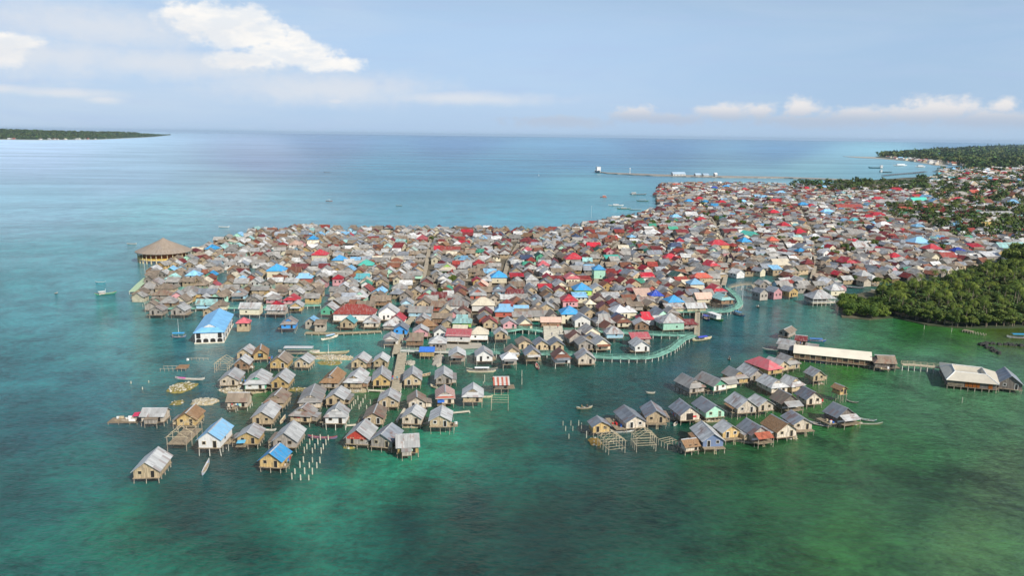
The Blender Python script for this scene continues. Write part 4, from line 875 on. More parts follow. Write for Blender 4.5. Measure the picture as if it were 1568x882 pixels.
def build_house(h):
    global PITCHK
    pk0 = PITCHK; PITCHK = pk0 * (1.0 if h['typ'] in 'hm' else random.Random(int(h['cx'] * 3)).uniform(.80, 1.15))
    try: return build_house_(h)
    finally: PITCHK = pk0
def build_house_(h):
    W, L, wh, fl, typ, ex = h['W'], h['L'], h['wh'], h['fl'], h['typ'], h['ex']
    t = empty('stilt_house', (h['cx'], h['cy'], 0), h['rz'], h['label'], 'house',
              'stilt houses standing over open water' if h['near'] else 'houses of the crowded stilt village')
    ze = fl + wh; x0 = -L / 2; y0 = -W / 2
    rp, gab, zr = roof_polys(W, L, ze, typ)
    m1 = MB()
    for p_ in wall_polys(W, L, fl, ze, typ): m1.poly(p_)
    if typ == 'm':
        pass
    for g_ in gab: m1.poly(g_)
    link('wall', m1.mesh('wall', wall_mat(h['wall'])), t)
    m2 = MB()
    for p_ in rp: m2.slab(p_, 0.09)
    rf = link('roof', m2.mesh('roof', roof_mat(h['roof'])), t)
    if typ in 'gdD' and h['near']:
        m3 = MB(); rx0 = -L / 2 - .45 if typ == 'g' else -L / 2 + .4
        m3.slab([(rx0, -.22, zr - .11), (L / 2 + .45, -.22, zr - .11), (L / 2 + .45, 0, zr + .05), (rx0, 0, zr + .05)], .04)
        m3.slab([(rx0, 0, zr + .05), (L / 2 + .45, 0, zr + .05), (L / 2 + .45, .22, zr - .11), (rx0, .22, zr - .11)], .04)
        link('ridge_cap', m3.mesh('ridge_cap', plain_mat('ridge_metal', (.40, .41, .42), 0.6, 0.25)), rf)
    # floor: a deck of boards, reaching out in front
    pf = 1.5 if 'F' in ex else rnd.choice([0.25, 0.3, 0.9]) if not h['near'] else 0.3
    m4 = MB(); m4.box(x0 - pf, L / 2 + .25, y0 - .2, W / 2 + .2, fl - .16, fl - .01)
    link('floor', m4.mesh('floor', M_deck), t)
    # posts
    nx = max(2, int(round(L / 2.3))) if h['near'] else 2
    pm = ME_cpost if ('W' in ex or h['wall'] in ('white', 'cream')) else ME_post
    pts = []
    for i in range(nx + 1):
        px_ = x0 - pf + .15 + (L + pf - .1) * i / nx
        pts += [(px_, y0 + .1), (px_, W / 2 - .1)]
        if i in (0, nx) and h['near']: pts += [(px_, 0)]
    if h['near']:
        for k_ in range(2): pts.append((x0 + L * rnd.random(), y0 * rnd.choice([-.5, .5])))
    for (px_, py_) in pts:
        o = link('post', pm, t, (px_, py_, fl - .1)); k5 = rnd.uniform(.75, 1.35); o.scale = (k5, k5, fl + .7); o.rotation_euler = (rnd.gauss(0, .045), rnd.gauss(0, .045), 0)
    # openings
    def opening(nm, side, u, z0, w_, h_, mat=M_open):
        b_ = MB()
        if side == 'f': b_.box(x0 - .05, x0 + .02, u - w_ / 2, u + w_ / 2, z0, z0 + h_)
        elif side == 'l': b_.box(u - w_ / 2, u + w_ / 2, y0 - .05, y0 + .02, z0, z0 + h_)
        elif side == 'r': b_.box(u - w_ / 2, u + w_ / 2, W / 2 - .02, W / 2 + .05, z0, z0 + h_)
        else: b_.box(L / 2 - .02, L / 2 + .05, u - w_ / 2, u + w_ / 2, z0, z0 + h_)
        wo = link(nm, b_.mesh(nm, mat), t)
        if h['near'] and nm in ('window', 'door') and side in 'fr':
            fb = MB(); e = .09; q = .075
            for (u0, u1, a0, a1) in ((u - w_ / 2 - e, u + w_ / 2 + e, z0 + h_, z0 + h_ + e), (u - w_ / 2 - e, u + w_ / 2 + e, z0 - e, z0), (u - w_ / 2 - e, u - w_ / 2, z0, z0 + h_), (u + w_ / 2, u + w_ / 2 + e, z0, z0 + h_)):
                if side == 'f': fb.box(x0 - q, x0 + .01, u0, u1, a0, a1)
                else: fb.box(u0, u1, W / 2 - .01, W / 2 + q, a0, a1)
            link('frame', fb.mesh('frame', frm), wo)
        return wo
    frm = random.Random(int(h['cx'] * 5)).choice([M_frame, M_whites, M_deck, M_frame])
    rr_ = random.Random(int(h['cx'] * 13 + h['cy'] * 7))
    if 'O' in ex:
        opening('window', 'f', 0, fl + .6, 1.7, 1.5); opening('shutter', 'f', .2, fl + 1.3, .8, .5, M_skytarp)
    elif 'H' in ex:
        opening('doorway', 'f', .1, fl + .05, 2.0, 1.9); opening('cloth', 'f', -1.4, fl + .7, 1.1, .5, EXTRA_OPEN)
    else:
        du = rr_.choice([-.25, .22]) * W
        opening('door', 'f', du, fl + .02, .8, min(1.75, wh - .25))
        opening('window', 'f', -du, fl + .9, .8, .75)
        if wh > 2.5: opening('window', 'f', 0, fl + 1.0, .8, .9)
    opening('window', 'r', rr_.uniform(-.25, 0) * L, fl + .9, .7, .7)
    opening('window', 'r', rr_.uniform(.15, .3) * L, fl + .9, .7, .7)
    opening('window', 'l', rr_.uniform(-.2, .2) * L, fl + .9, .7, .7)
    if h['near'] and 's' in ex: opening('door', 'l' if math.sin(h['rz'] - math.pi / 2) < 0 else 'r', L * .3, fl + .02, .8, 1.6)
    if wh > 3.8:
        for u in (-.25, .25): opening('window', 'r', u * L, fl + wh - 1.4, .8, .8); opening('window', 'f', u * W, fl + wh - 1.4, .8, .8)
    if 'R' in ex:
        b_ = MB(); zt = ze + PITCHK * W - .25
        b_.poly([(x0 - .06, W / 2 - .3, ze - .05), (x0 - .06, -W / 2 + .3, ze - .05), (x0 - .06, 0, zt)]); b_.poly([(x0 - .06, W / 2 - .3, ze - .05), (x0 - .06, -W / 2 + .3, ze - .05), (x0 - .06, -W / 2 + .3, ze - .55), (x0 - .06, W / 2 - .3, ze - .55)][::-1])
        link('gable_panel', b_.mesh('gable_panel', M_redgable), t)
    if 'r' in ex: opening('cloth', 'f', .9, fl + .9, 1.8, .7, EXTRA_OPEN)
    if h['wall'] == 'green' and h['near'] or h['wall'] == 'mint' and h['near']:
        opening('front_panel', 'f', 0, fl + .05, W - .4, wh - .4, M_mintf if h['wall'] == 'mint' else M_whites)
    if 'B' in ex or 'U' in ex:
        b_ = MB(); b_.box(x0 - 2.0, x0 - .1, 0, W / 2, fl - .15, fl); link('deck', b_.mesh('deck', M_deck), t)
        b_ = MB(); b_.slab([(x0 - 1.7, .3, fl + .9), (x0 - .2, .3, fl + 1.2), (x0 - .2, W / 2 - .2, fl + 1.1), (x0 - 1.7, W / 2 - .2, fl + .8)], .06)
        link('tarp', b_.mesh('tarp', M_skytarp if 'B' in ex else M_bluetarp), t)
    if 'F' in ex:
        b_ = MB()
        for s_ in (-.28, .28): b_.tube((x0 - pf - .5, s_, 0), (x0 - pf, s_, fl + .1), .05)
        for q in range(5): b_.tube((x0 - pf - .45 + .09 * q, -.28, .2 + q * .32), (x0 - pf - .45 + .09 * q, .28, .2 + q * .32), .04)
        link('ladder', b_.mesh('ladder', M_frame), t)
    if 'L' in ex or 'Q' in ex:
        b_ = MB(); xa = x0 - .35; b_.slab(up([(xa - 2.4, y0 + .2, ze - .6), (xa, y0 + .2, ze + .35), (xa, W / 2 - .4, ze + .35), (xa - 2.4, W / 2 - .4, ze - .6)]), .08)
        link('porch_roof', b_.mesh('porch_roof', M_rustroof if 'Q' in ex else roof_mat('zinc')), t)
        b_ = MB(); b_.box(x0 - 2.6, x0 - pf - .02, y0 + .1, W / 2 - .3, fl - .18, fl - .03); link('porch_deck', b_.mesh('porch_deck', M_deck), t)
        for s_ in (y0 + .3, W / 2 - .5):
            o = link('post', ME_post, t, (x0 - 2.5, s_, ze - .6)); o.scale = (1, 1, ze + .2)
        opening('wall_panel', 'f', 0, fl, W - .6, .5, M_whites)
    if 'P' in ex:
        b_ = MB(); b_.box(x0 - .4, L / 2, W / 2 + .25, W / 2 + 3.0, fl - .2, fl - .04); link('side_deck', b_.mesh('side_deck', M_deck), t)
        for i in range(4):
            for s_ in (W / 2 + .5, W / 2 + 2.9):
                o = link('post', ME_post, t, (x0 + L * i / 3.2, s_, fl - .1)); o.scale = (1, 1, fl + .7)
        for i in range(5):
            b_ = MB(); a0 = x0 + rr_.uniform(0, L - 1); s_ = W / 2 + rr_.uniform(.6, 2.2)
            b_.box(a0, a0 + rr_.uniform(.4, 1.1), s_, s_ + rr_.uniform(.3, .7), fl - .03, fl + rr_.uniform(.2, .7))
            link('crate', b_.mesh('crate', rr_.choice([EXTRA_OPEN, M_whites, M_frame, M_bluetarp])), t)
    if 'K' in ex:
        q, _, _ = roof_polys(4.0, 4.6, fl + wh - .1, 'g'); b_ = MB(); b2 = MB()
        off = lambda p_: (-p_[1] + x0 + 2.3, p_[0] - W / 2 - 2.0, p_[2])
        for p_ in q: b_.slab(up([off(v_) for v_ in p_]), .08)
        for p_ in wall_polys(4.0, 4.6, fl, fl + wh - .1, 'g'): b2.poly([off(v_) for v_ in p_])
        link('wing_roof', b_.mesh('wing_roof', roof_mat('zincd')), t); link('wing_wall', b2.mesh('wing_wall', wall_mat('cream')), t)
    if 'A' in ex:
        b_ = MB(); b_.slab(up([(x0 + .3, y0 - 2.0, ze - .7), (L / 2 - 1.5, y0 - 2.0, ze - .7), (L / 2 - 1.5, y0 - .45, ze - .28), (x0 + .3, y0 - .45, ze - .28)]), .08)
        link('annex_roof', b_.mesh('annex_roof', roof_mat('brownish')), t)
        b_ = MB(); b_.box(x0 + .6, L / 2 - 1.8, y0 - 1.8, y0 - .2, fl - .02, ze - .8); link('annex_wall', b_.mesh('annex_wall', wall_mat('pale')), t)
    # the untidy extras each household adds
    if h['near'] and W > 4:
        r_ = rr_.random(); s_ = rr_.choice([-1, 1])
        def lean(side, u0, u1, dep, zz, key, walls):
            b_ = MB(); ya = side * (W / 2 + .02); yb = side * (W / 2 + dep); b_.slab(up([(u0, yb, zz - dep * .22), (u1, yb, zz - dep * .22), (u1, ya, zz), (u0, ya, zz)]), .07)
            link('lean_to_roof', b_.mesh('lean_to_roof', roof_mat(key)), t)
            b_ = MB(); y_a, y_b = sorted((side * (W / 2 + .22), side * (W / 2 + dep - .15))); b_.box(u0 + .1, u1 - .1, y_a, y_b, fl - .15, fl - .01); link('side_deck', b_.mesh('side_deck', M_deck), t)
            if walls: b_ = MB(); b_.box(u0 + .25, u1 - .25, y_a, y_b, fl, zz - dep * .22 - .08); link('lean_to_wall', b_.mesh('lean_to_wall', wall_mat(walls)), t)
            for u in (u0 + .2, u1 - .2):
                o = link('post', pm, t, (u, side * (W / 2 + dep - .2), zz - dep * .22 - .05)); o.scale = (.8, .8, zz - dep * .22 + .6)
        if r_ < .30 and 'A' not in ex and 'K' not in ex and 'P' not in ex:
            lean(s_, -L / 2 + rr_.uniform(.4, 1.2), L / 2 - rr_.uniform(.4, 2.2), rr_.uniform(1.2, 2.0), ze - .42, rr_.choice(['rust', 'zincd', 'brownish', 'thatch', 'zinc']), rr_.choice(['grey', 'tan', None, 'brown']))
        elif r_ < .62 and 'P' not in ex:
            b_ = MB(); ya, yb = sorted((s_ * (W / 2 + .21), s_ * (W / 2 + rr_.uniform(1.2, 2.2)))); xa = rr_.uniform(-L / 2, 0); xb = xa + rr_.uniform(2, L / 2); b_.box(xa, xb, ya, yb, fl - .2, fl - .06); link('side_deck', b_.mesh('side_deck', M_deck), t)
            for u in (xa + .2, xb - .2): o = link('post', pm, t, (u, (s_ * (W / 2 + 1.0)), fl - .1)); o.scale = (.8, .8, fl + .6)
            for _ in range(3):
                b_ = MB(); a0 = rr_.uniform(xa, xb - .6); c0 = rr_.uniform(ya, yb - .5); w5 = rr_.uniform(.25, .6); b_.box(a0, a0 + w5, c0, c0 + w5, fl - .06, fl + rr_.uniform(.2, .7))
                link('crate', b_.mesh('crate', rr_.choice([M_bluetarp, M_frame, M_whites, EXTRA_OPEN, M_open, M_deck])), t)
        if rr_.random() < .45:
            x5 = L / 2 + .35; b_ = MB(); b_.box(L / 2 + .26, L / 2 + rr_.uniform(1.2, 2.4), -W / 2 + .2, W / 2 - rr_.uniform(.3, 2), fl - .2, fl - .06); link('back_deck', b_.mesh('back_deck', M_deck), t)
        if rr_.random() < .45:
            hh = fl + 1.25; y5 = s_ * (W / 2 + .75); b_ = MB(); b_.tube((-L * .3, y5, hh), (L * .3, y5, hh), .025, n=4); cl_ = link('clothes_line', b_.mesh('clothes_line', M_open), t)
            for _ in range(5):
                u = rr_.uniform(-L * .28, L * .25); b_ = MB(); b_.box(u, u + rr_.uniform(.3, .7), y5 - .02, y5 + .02, hh - rr_.uniform(.4, .8), hh); link('laundry', b_.mesh('laundry', rr_.choice([M_bluetarp, M_whites, EXTRA_OPEN, M_skytarp, M_frame, M_mintf])), cl_)
    # small things of the crowded rows: front awning or side platform
    if not h['near']:
        r_ = rr_.random()
        if r_ < .35:
            b_ = MB(); s_ = rr_.choice([-1, 1]); yb = s_ * (W / 2 + .1)
            b_.box(x0 + .4, L / 2 - .4, min(yb, yb + s_ * 1.4), max(yb, yb + s_ * 1.4), fl - .2, fl - .05); link('side_deck', b_.mesh('side_deck', M_deck), t)
        elif r_ < .6:
            b_ = MB(); b_.slab(up([(x0 - 1.5, y0 + .3, ze - .65), (x0 - .3, y0 + .3, ze - .15), (x0 - .3, W / 2 - .3, ze - .15), (x0 - 1.5, W / 2 - .3, ze - .65)]), .07)
            link('awning', b_.mesh('awning', roof_mat(rr_.choice(['zincd', 'brownish', 'rust', 'zinc', 'bluezinc']))), t)
    h['obj'] = t
    return t
for h in IND: build_house(h)

# --- the rest of the village, one mass
bm_ = MB(); bw_ = MB()
def jitter(c, k): return tuple(min(1, v * k) for v in c)
for h in BULK:
    W, L, wh, fl, typ = h['W'], h['L'], h['wh'], h['fl'], h['typ']
    c0 = math.cos(h['rz']); s0 = math.sin(h['rz'])
    T = lambda p_: (h['cx'] + p_[0] * c0 - p_[1] * s0, h['cy'] + p_[0] * s0 + p_[1] * c0, p_[2])
    rp, gab, zr = roof_polys(W, L, fl + wh, typ)
    k1 = rnd.uniform(.7, 1.2); rc = jitter(ROOF[h['roof']], k1)
    for p_ in rp:
        bm_.slab([T(v) for v in p_], 0.1, jitter(rc, rnd.uniform(.8, 1.1)))
    wc = jitter(WALL[h['wall']], rnd.uniform(.6, 1.05))
    for p_ in wall_polys(W, L, 0.2, fl + wh, typ): bw_.poly([T(v) for v in p_], wc)
    for g_ in gab: bw_.poly([T(v) for v in g_], wc)
    x0 = -L / 2
    for (u, w_) in ((-W * .25, .9), (W * .2, .8)):
        bw_.poly([T((x0 - .04, u - w_ / 2, fl + .6)), T((x0 - .04, u - w_ / 2, fl + 1.7)), T((x0 - .04, u + w_ / 2, fl + 1.7)), T((x0 - .04, u + w_ / 2, fl + .6))], (.03, .028, .025))
        bw_.poly([T((u, -W / 2 - .04, fl + .6)), T((u + w_, -W / 2 - .04, fl + .6)), T((u + w_, -W / 2 - .04, fl + 1.6)), T((u, -W / 2 - .04, fl + 1.6))], (.03, .028, .025))
        bw_.poly([T((u, W / 2 + .04, fl + .6)), T((u, W / 2 + .04, fl + 1.6)), T((u + w_, W / 2 + .04, fl + 1.6)), T((u + w_, W / 2 + .04, fl + .6))], (.03, .028, .025))
nroof = len(bm_.f)
me = bpy.data.meshes.new('village_mass')
vo = len(bm_.v)
me.from_pydata(bm_.v + bw_.v, [], bm_.f + [tuple(i + vo for i in f) for f in bw_.f])
bulk_roof_mat(); me.materials.append(MATS['village_roofs']); me.materials.append(attr_mat('village_walls', 0.9, 0.25, 0.8))
mi = np.zeros(len(me.polygons), np.int32); mi[nroof:] = 1; me.polygons.foreach_set('material_index', mi)
a_ = me.color_attributes.new('tint', 'FLOAT_COLOR', 'CORNER'); arr = []
for f, c_ in zip(bm_.f + bw_.f, bm_.c + bw_.c): arr += [c_[0], c_[1], c_[2], 1.0] * len(f)
a_.data.foreach_set('color', arr); me.update()
tag(link('village_houses', me), 'dense mass of small tin roofed houses filling the back of the village', 'houses', kind='stuff')
# ------------------------------------------------------------ ground
def land(name, pts, z, thick, mat, label=None):
    w_ = [P(x, y, 0) for x, y in pts]
    area = sum(w_[i].x * w_[(i + 1) % len(w_)].y - w_[(i + 1) % len(w_)].x * w_[i].y for i in range(len(w_)))
    if area < 0: w_ = w_[::-1]
    # ragged shoreline
    out_ = []
    for i in range(len(w_)):
        a = w_[i]; b_ = w_[(i + 1) % len(w_)]; n = max(1, min(14, int((b_ - a).length / 9)))
        for k_ in range(n):
            p_ = a.lerp(b_, k_ / n); j = min(2.2, (b_ - a).length * .06)
            out_.append((p_.x + rnd.uniform(-j, j), p_.y + rnd.uniform(-j, j)))
    m_ = MB(); m_.poly([(x, y, z) for x, y in out_])
    for i in range(len(out_)):
        a = out_[i]; b_ = out_[(i + 1) % len(out_)]
        m_.poly([(a[0], a[1], z), (a[0] * 1.0, a[1], z - thick), (b_[0], b_[1], z - thick), (b_[0], b_[1], z)])
    return struct(name, m_.mesh(name, mat), label)
mt, N, b = newmat('village_soil')
co = N.n('ShaderNodeTexCoord').outputs['Object']
n1 = N.noise(co, 0.06, 6, 0.7); n2 = N.noise(co, 0.6, 5, 0.7)
cc = N.mix(N.ramp(n1, 0.4, 0.62), (.09, .075, .05, 1), (.22, .18, .12, 1)); cc = N.mix(N.ramp(n2, 0.5, 0.7, 0, .7), cc, (.09, .085, .07, 1))
N.link(cc, b.inputs['Base Color']); b.inputs['Roughness'].default_value = 0.95
M_soil = mt
mt, N, b = newmat('green_soil')
co = N.n('ShaderNodeTexCoord').outputs['Object']
n1 = N.noise(co, 0.012, 6, 0.7); n2 = N.noise(co, 0.3, 5, 0.7)
cc = N.mix(N.ramp(n1, 0.42, 0.6), (.035, .055, .02, 1), (.16, .13, .085, 1)); cc = N.mix(N.ramp(n2, 0.45, 0.7, 0, .6), cc, (.05, .07, .025, 1))
N.link(cc, b.inputs['Base Color']); b.inputs['Roughness'].default_value = 0.95
M_gsoil = mt
M_sand = plain_mat('beach_sand', (.40, .37, .31), 0.95, 0.15, .05)
HZ = MB(); HZ.box(-46500, 46500, -1500, 46800, -3, 118)
hm = bpy.data.materials.new('haze_air'); hm.use_nodes = True; ht = hm.node_tree; ht.nodes.clear()
ho = ht.nodes.new('ShaderNodeOutputMaterial'); hv = ht.nodes.new('ShaderNodeVolumePrincipled'); ht.links.new(hv.outputs[0], ho.inputs['Volume'])
hv.inputs['Color'].default_value = (.56, .77, 1.0, 1); hv.inputs['Density'].default_value = 0.000022; hv.inputs['Anisotropy'].default_value = 0.0
tag(link('haze', HZ.mesh('haze', hm)), 'thin pale blue haze over the sea', 'haze', kind='stuff')
land('village_ground', [(440, 385), (470, 366), (700, 364), (860, 366), (990, 347), (1022, 318), (1018, 296), (1100, 290), (1215, 292), (1700, 302), (1700, 366), (1560, 372), (1490, 400), (1400, 420), (1300, 424), (1200, 420), (1120, 414), (1060, 436), (1000, 452), (950, 488), (885, 490), (858, 455), (835, 490), (700, 500), (645, 500), (612, 470), (610, 430), (590, 432), (585, 455), (520, 448), (500, 420), (440, 412)], 0.35, 1.2, M_soil, 'brown rubble ground under the crowded houses')
land('grove_ground', [(1287, 470), (1290, 487), (1330, 491), (1365, 487), (1420, 499), (1480, 505), (1568, 503), (1750, 520), (1900, 500), (1900, 395), (1568, 398), (1500, 412), (1430, 430), (1370, 438), (1320, 452)], 0.45, 1.4, M_gsoil, 'dark green ground of the palm grove')
land('coast_land', [(1440, 270), (1380, 273), (1310, 278), (1215, 286), (1215, 294), (1700, 304), (2100, 306), (2100, 226), (1700, 223), (1568, 222.5), (1520, 225), (1460, 229), (1400, 233), (1352, 237), (1340, 241), (1400, 247), (1470, 254), (1500, 259)], 1.2, 2.5, M_gsoil, 'wooded coast with scattered houses')
land('beach', [(1290, 239.2), (1318, 240), (1352, 240.5), (1400, 243), (1440, 250), (1452, 255), (1430, 253), (1400, 247.5), (1350, 243.2), (1310, 241.2)], 0.9, 2, M_sand, 'pale sand spit along the far bay')
land('sand_bank', [(690, 525), (735, 526), (738, 533), (700, 535), (672, 532)], 0.25, .6, M_sand, 'pale sand bank between the front houses')
land('causeway', [(912, 263), (930, 264.8), (1000, 267.4), (1105, 270), (1200, 271.5), (1300, 275.5), (1300, 277), (1200, 273), (1105, 272.2), (1000, 269.4), (930, 266.2)], 1.6, 3, plain_mat('causeway_stone', (.36, .33, .29), .95, .25, .05), 'low harbour causeway crossing the bay')

# ------------------------------------------------------------ walkways
def walkway(pts, z, w_, mat, name, label, rail=True, cat='walkway', step=3.2, arch=0.0, railmat=None):
    W3 = [P(x, y, z) for x, y in pts]
    t = empty(name, (W3[0].x, W3[0].y, 0), 0, label, cat); o0 = Vector((W3[0].x, W3[0].y, 0))
    # resample
    S = []
    for i in range(len(W3) - 1):
        a, b_ = W3[i], W3[i + 1]; n = max(1, int(round((b_ - a).length / step)))
        for k_ in range(n): S.append(a.lerp(b_, k_ / n))
    S.append(W3[-1]); ns = len(S)
    if arch:
        for i, p_ in enumerate(S): p_.z += arch * math.sin(math.pi * i / (ns - 1))
    S = [p_ - o0 for p_ in S]; nrm = []
    for i in range(ns):
        d = (S[min(i + 1, ns - 1)] - S[max(i - 1, 0)]).normalized(); nrm.append(Vector((-d.y, d.x, 0)).normalized())
    m_ = MB()
    for i in range(ns - 1):
        a, b_ = S[i], S[i + 1]; na_, nb_ = nrm[i] * w_ / 2, nrm[i + 1] * w_ / 2
        m_.slab(up([a - na_, b_ - nb_, b_ + nb_, a + na_]), .28)
    link('deck', m_.mesh('deck', mat), t)
    if rail:
        m_ = MB()
        for i in range(ns - 1):
            for s_ in (-1, 1):
                a = S[i] + nrm[i] * s_ * (w_ / 2 - .05); b_ = S[i + 1] + nrm[i + 1] * s_ * (w_ / 2 - .05)
                for hh in (.55, 1.0): m_.tube(a + Vector((0, 0, hh)), b_ + Vector((0, 0, hh)), .045, n=4, cap=False)
                m_.tube(a, a + Vector((0, 0, 1.0)), .06, n=4, cap=False)
        link('railing', m_.mesh('railing', railmat or mat), t)
    for i in range(0, ns, 1 if ns < 50 else 2):
        for s_ in (-1, 1):
            a = S[i] + nrm[i] * s_ * (w_ / 2 - .2)
            o = link('post', ME_cpost if mat is not M_deck else ME_post, t, (a.x, a.y, a.z - .25)); o.scale = (1.6, 1.6, a.z + .5)
    return t
M_woodwalk = plain_mat('walkway_boards', (.44, .38, .27), .9, .3, 1)
walkway([(606, 598), (610, 575), (616, 540)], 1.5, 3.2, M_woodwalk, 'boardwalk', 'wooden boardwalk running between the front houses, lower straight stretch', rail=False)
walkway([(606, 541), (612, 515), (619, 500), (632, 486)], 1.5, 2.6, M_woodwalk, 'boardwalk', 'narrow wooden boardwalk climbing into the crowded village beside the crimson gable', rail=False)
walkway([(614, 536.5), (650, 538), (700, 539)], 1.4, 1.8, plain_mat('white_walk', (.70, .70, .64), .8, .15), 'walkway', 'white railed cross walkway at the head of the lower boardwalk')
walkway([(255, 472), (300, 471.5), (371, 471), (440, 469), (491, 467)], 1.5, 2.0, M_turq, 'walkway', 'turquoise walkway along the channel behind the blue roofed hall')
walkway([(270, 443), (330, 441), (387, 440), (450, 440)], 1.5, 2.0, M_turq, 'walkway', 'turquoise walkway between the house rows on the left, the farther one')
walkway([(203, 446), (215, 434), (228, 423)], 1.4, 3.4, plain_mat('green_jetty', (.42, .55, .36), .85, .2), 'jetty', 'pale green jetty at the left end of the village', rail=False, cat='jetty')
walkway([(776, 507), (800, 505), (831, 507)], 1.6, 2.2, M_turq, 'walkway', 'short turquoise walkway left of the concrete landing square', arch=.5)
walkway([(864, 507), (890, 506), (930, 508), (955, 509), (1000, 512), (1063, 514)], 1.6, 2.2, M_turq, 'walkway', 'turquoise walkway behind the white house with arched windows')
walkway([(713, 541), (760, 540), (800, 541), (850, 542), (912, 546), (950, 548), (987, 548), (1005, 545), (1030, 534), (1046, 520), (1064, 513)], 1.7, 2.4, M_turq, 'walkway', 'long curving turquoise walkway on piers along the front waterfront')
walkway([(1036, 477), (1075, 477), (1112, 477), (1128, 471), (1134, 465), (1130, 456), (1122, 448), (1113, 440)], 1.7, 2.4, M_turq, 'walkway', 'turquoise walkway curving round the bay to the arched bridge')
walkway([(1067, 514), (1067.5, 495), (1068.5, 476)], 1.7, 2.2, M_woodwalk, 'pier', 'straight wooden pier joining the two turquoise walkways', cat='pier')
walkway([(1116, 440), (1135, 439), (1152, 440), (1160, 446)], 1.8, 2.2, M_woodwalk, 'footbridge', 'arched wooden footbridge over the inlet', arch=1.6, cat='bridge')
walkway([(1381, 557.5), (1400, 558.5), (1420, 560.5), (1440, 562.5)], 2.2, 2.0, M_woodwalk, 'footbridge', 'straight wooden footbridge leading to the waterside restaurant', cat='bridge', step=2.2)
walkway([(468, 509), (500, 510), (540, 509), (584, 507)], .9, 2.4, M_rubble, 'stone_quay', 'stone quay in front of the small sky blue and teal roofs', rail=False, cat='quay')
for a_, b_, lab in (((564, 597), (603, 599), 'thin plank catwalk left of the boardwalk foot'), ((631, 649), (661, 647), 'thin pole catwalk beside the house on tall stilts'), ((608, 644), (622, 622), 'sloping plank gangway behind the broad white roofed house'),
                    ((690.5, 632), (719, 629), 'long white plank lying beside the tan house on tall stilts'), ((350, 592), (388, 588), 'thin pole catwalk left of the patched roof house'), ((530, 651), (545, 650), 'short green plank by the red gabled house')):
    walkway([a_, b_], .7, .7, plain_mat('plank', (.62, .56, .44), .9, .2), 'catwalk', lab, rail=False, cat='catwalk', step=4)

LN = ['running back from the upper boardwalk', 'left of the centre of the village', 'behind the landing square toward the sea', 'in the left part of the village', 'in the right half running to the far waterfront', 'behind the open pavilion', 'crossing the middle of the village from left to right', 'crossing the right half of the village from left to right']
M_lane = plain_mat('lane_boards', (.40, .34, .25), .95, .3, .4)
for q_, l_ in zip(LANES, LN): walkway(q_, 1.5, 2.4, M_lane, 'plank_lane', 'narrow plank lane ' + l_, rail=False, cat='lane', step=9)
# concrete landing square
t = empty('landing_square', P(849, 511, 0), 0, 'pale concrete landing square on posts with people scattered on it', 'platform')
q = [P(832, 499, 1.6), P(861, 499, 1.6), P(865, 521, 1.6), P(833, 522, 1.6)]; o0 = t.location.copy()
m_ = MB(); m_.slab(up([v - o0 for v in q]), .3); link('slab', m_.mesh('slab', M_conc), t)
for i in range(6):
    for j in range(4):
        a = q[0].lerp(q[1], i / 5); b_ = q[3].lerp(q[2], i / 5); p_ = a.lerp(b_, j / 3) - o0
        o = link('post', ME_cpost, t, (p_.x * .98, p_.y * .98, 1.4)); o.scale = (1.5, 1.5, 2)

# ------------------------------------------------------------ big buildings
def gable_on(parent, A, B, hw, ze, rise, wall, roof, fl, ov=.5, names=('wall', 'roof'), hip=0.0):
    """ridge from A to B (xy), in the parent's own frame"""
    o0 = parent.location; A = Vector((A.x - o0.x, A.y - o0.y, 0)); B = Vector((B.x - o0.x, B.y - o0.y, 0)); d = (B - A).normalized(); n = Vector((-d.y, d.x, 0)); zr = ze + rise
    z_ = lambda v, z: Vector((v.x, v.y, z)); k_ = rise / hw; he = ze - k_ * ov
    m_ = MB()
    for s_ in (-1, 1): m_.slab(up([z_(A - d * ov + n * s_ * (hw + ov), he), z_(B + d * ov + n * s_ * (hw + ov), he), z_(B + d * (ov - hip), zr), z_(A - d * (ov - hip), zr)]), .12)
    if hip:
        for E, e in ((A, -1), (B, 1)): m_.slab(up([z_(E + d * e * ov + n * (hw + ov), he), z_(E + d * e * ov - n * (hw + ov), he), z_(E + d * e * (ov - hip), zr)]), .12)
    r_ = link(names[1], m_.mesh(names[1], roof), parent)
    m_ = MB()
    for s_ in (-1, 1): m_.poly([z_(A + n * s_ * hw, fl), z_(B + n * s_ * hw, fl), z_(B + n * s_ * hw, ze), z_(A + n * s_ * hw, ze)][::s_])
    for E in (A, B):
        p_ = [z_(E - n * hw, fl), z_(E + n * hw, fl), z_(E + n * hw, ze)]
        if not hip: p_.append(z_(E, zr - .1))
        p_.append(z_(E - n * hw, ze)); m_.poly(p_)
    w_ = link(names[0], m_.mesh(names[0], wall), parent)
    return r_, w_, (A, B, d, n)

# blue roofed village hall
eF = P(343, 508, 4.7); eB = P(357.6, 481, 4.7); eL = P(296, 508, 4.7)
d = (eB - eF); L_ = d.length - .9; rz = math.atan2(d.y, d.x); W_h = (eF - eL).length * abs(math.sin(rz - math.atan2((eF - eL).y, (eF - eL).x))) - 1.1
c_ = (eF + eL) / 2; cx, cy = c_.x + math.cos(rz) * (L_ / 2 + .45), c_.y + math.sin(rz) * (L_ / 2 + .45)
t = empty('village_hall', (cx, cy, 0), rz, 'large white hall with bright pale blue gablet roof and arches at the waterline', 'hall')
fl, wh = .4, 4.3; PK = PITCHK; PITCHK = 0.25
rp, gab, zr = roof_polys(W_h, L_, fl + wh, 'd', .6, .5)
m_ = MB()
for p_ in rp: m_.slab(p_, .14)
mt, N, b = newmat('hall_roof_blue')
co = N.n('ShaderNodeTexCoord').outputs['Object']; x_, y_, z_ = N.sep(co)
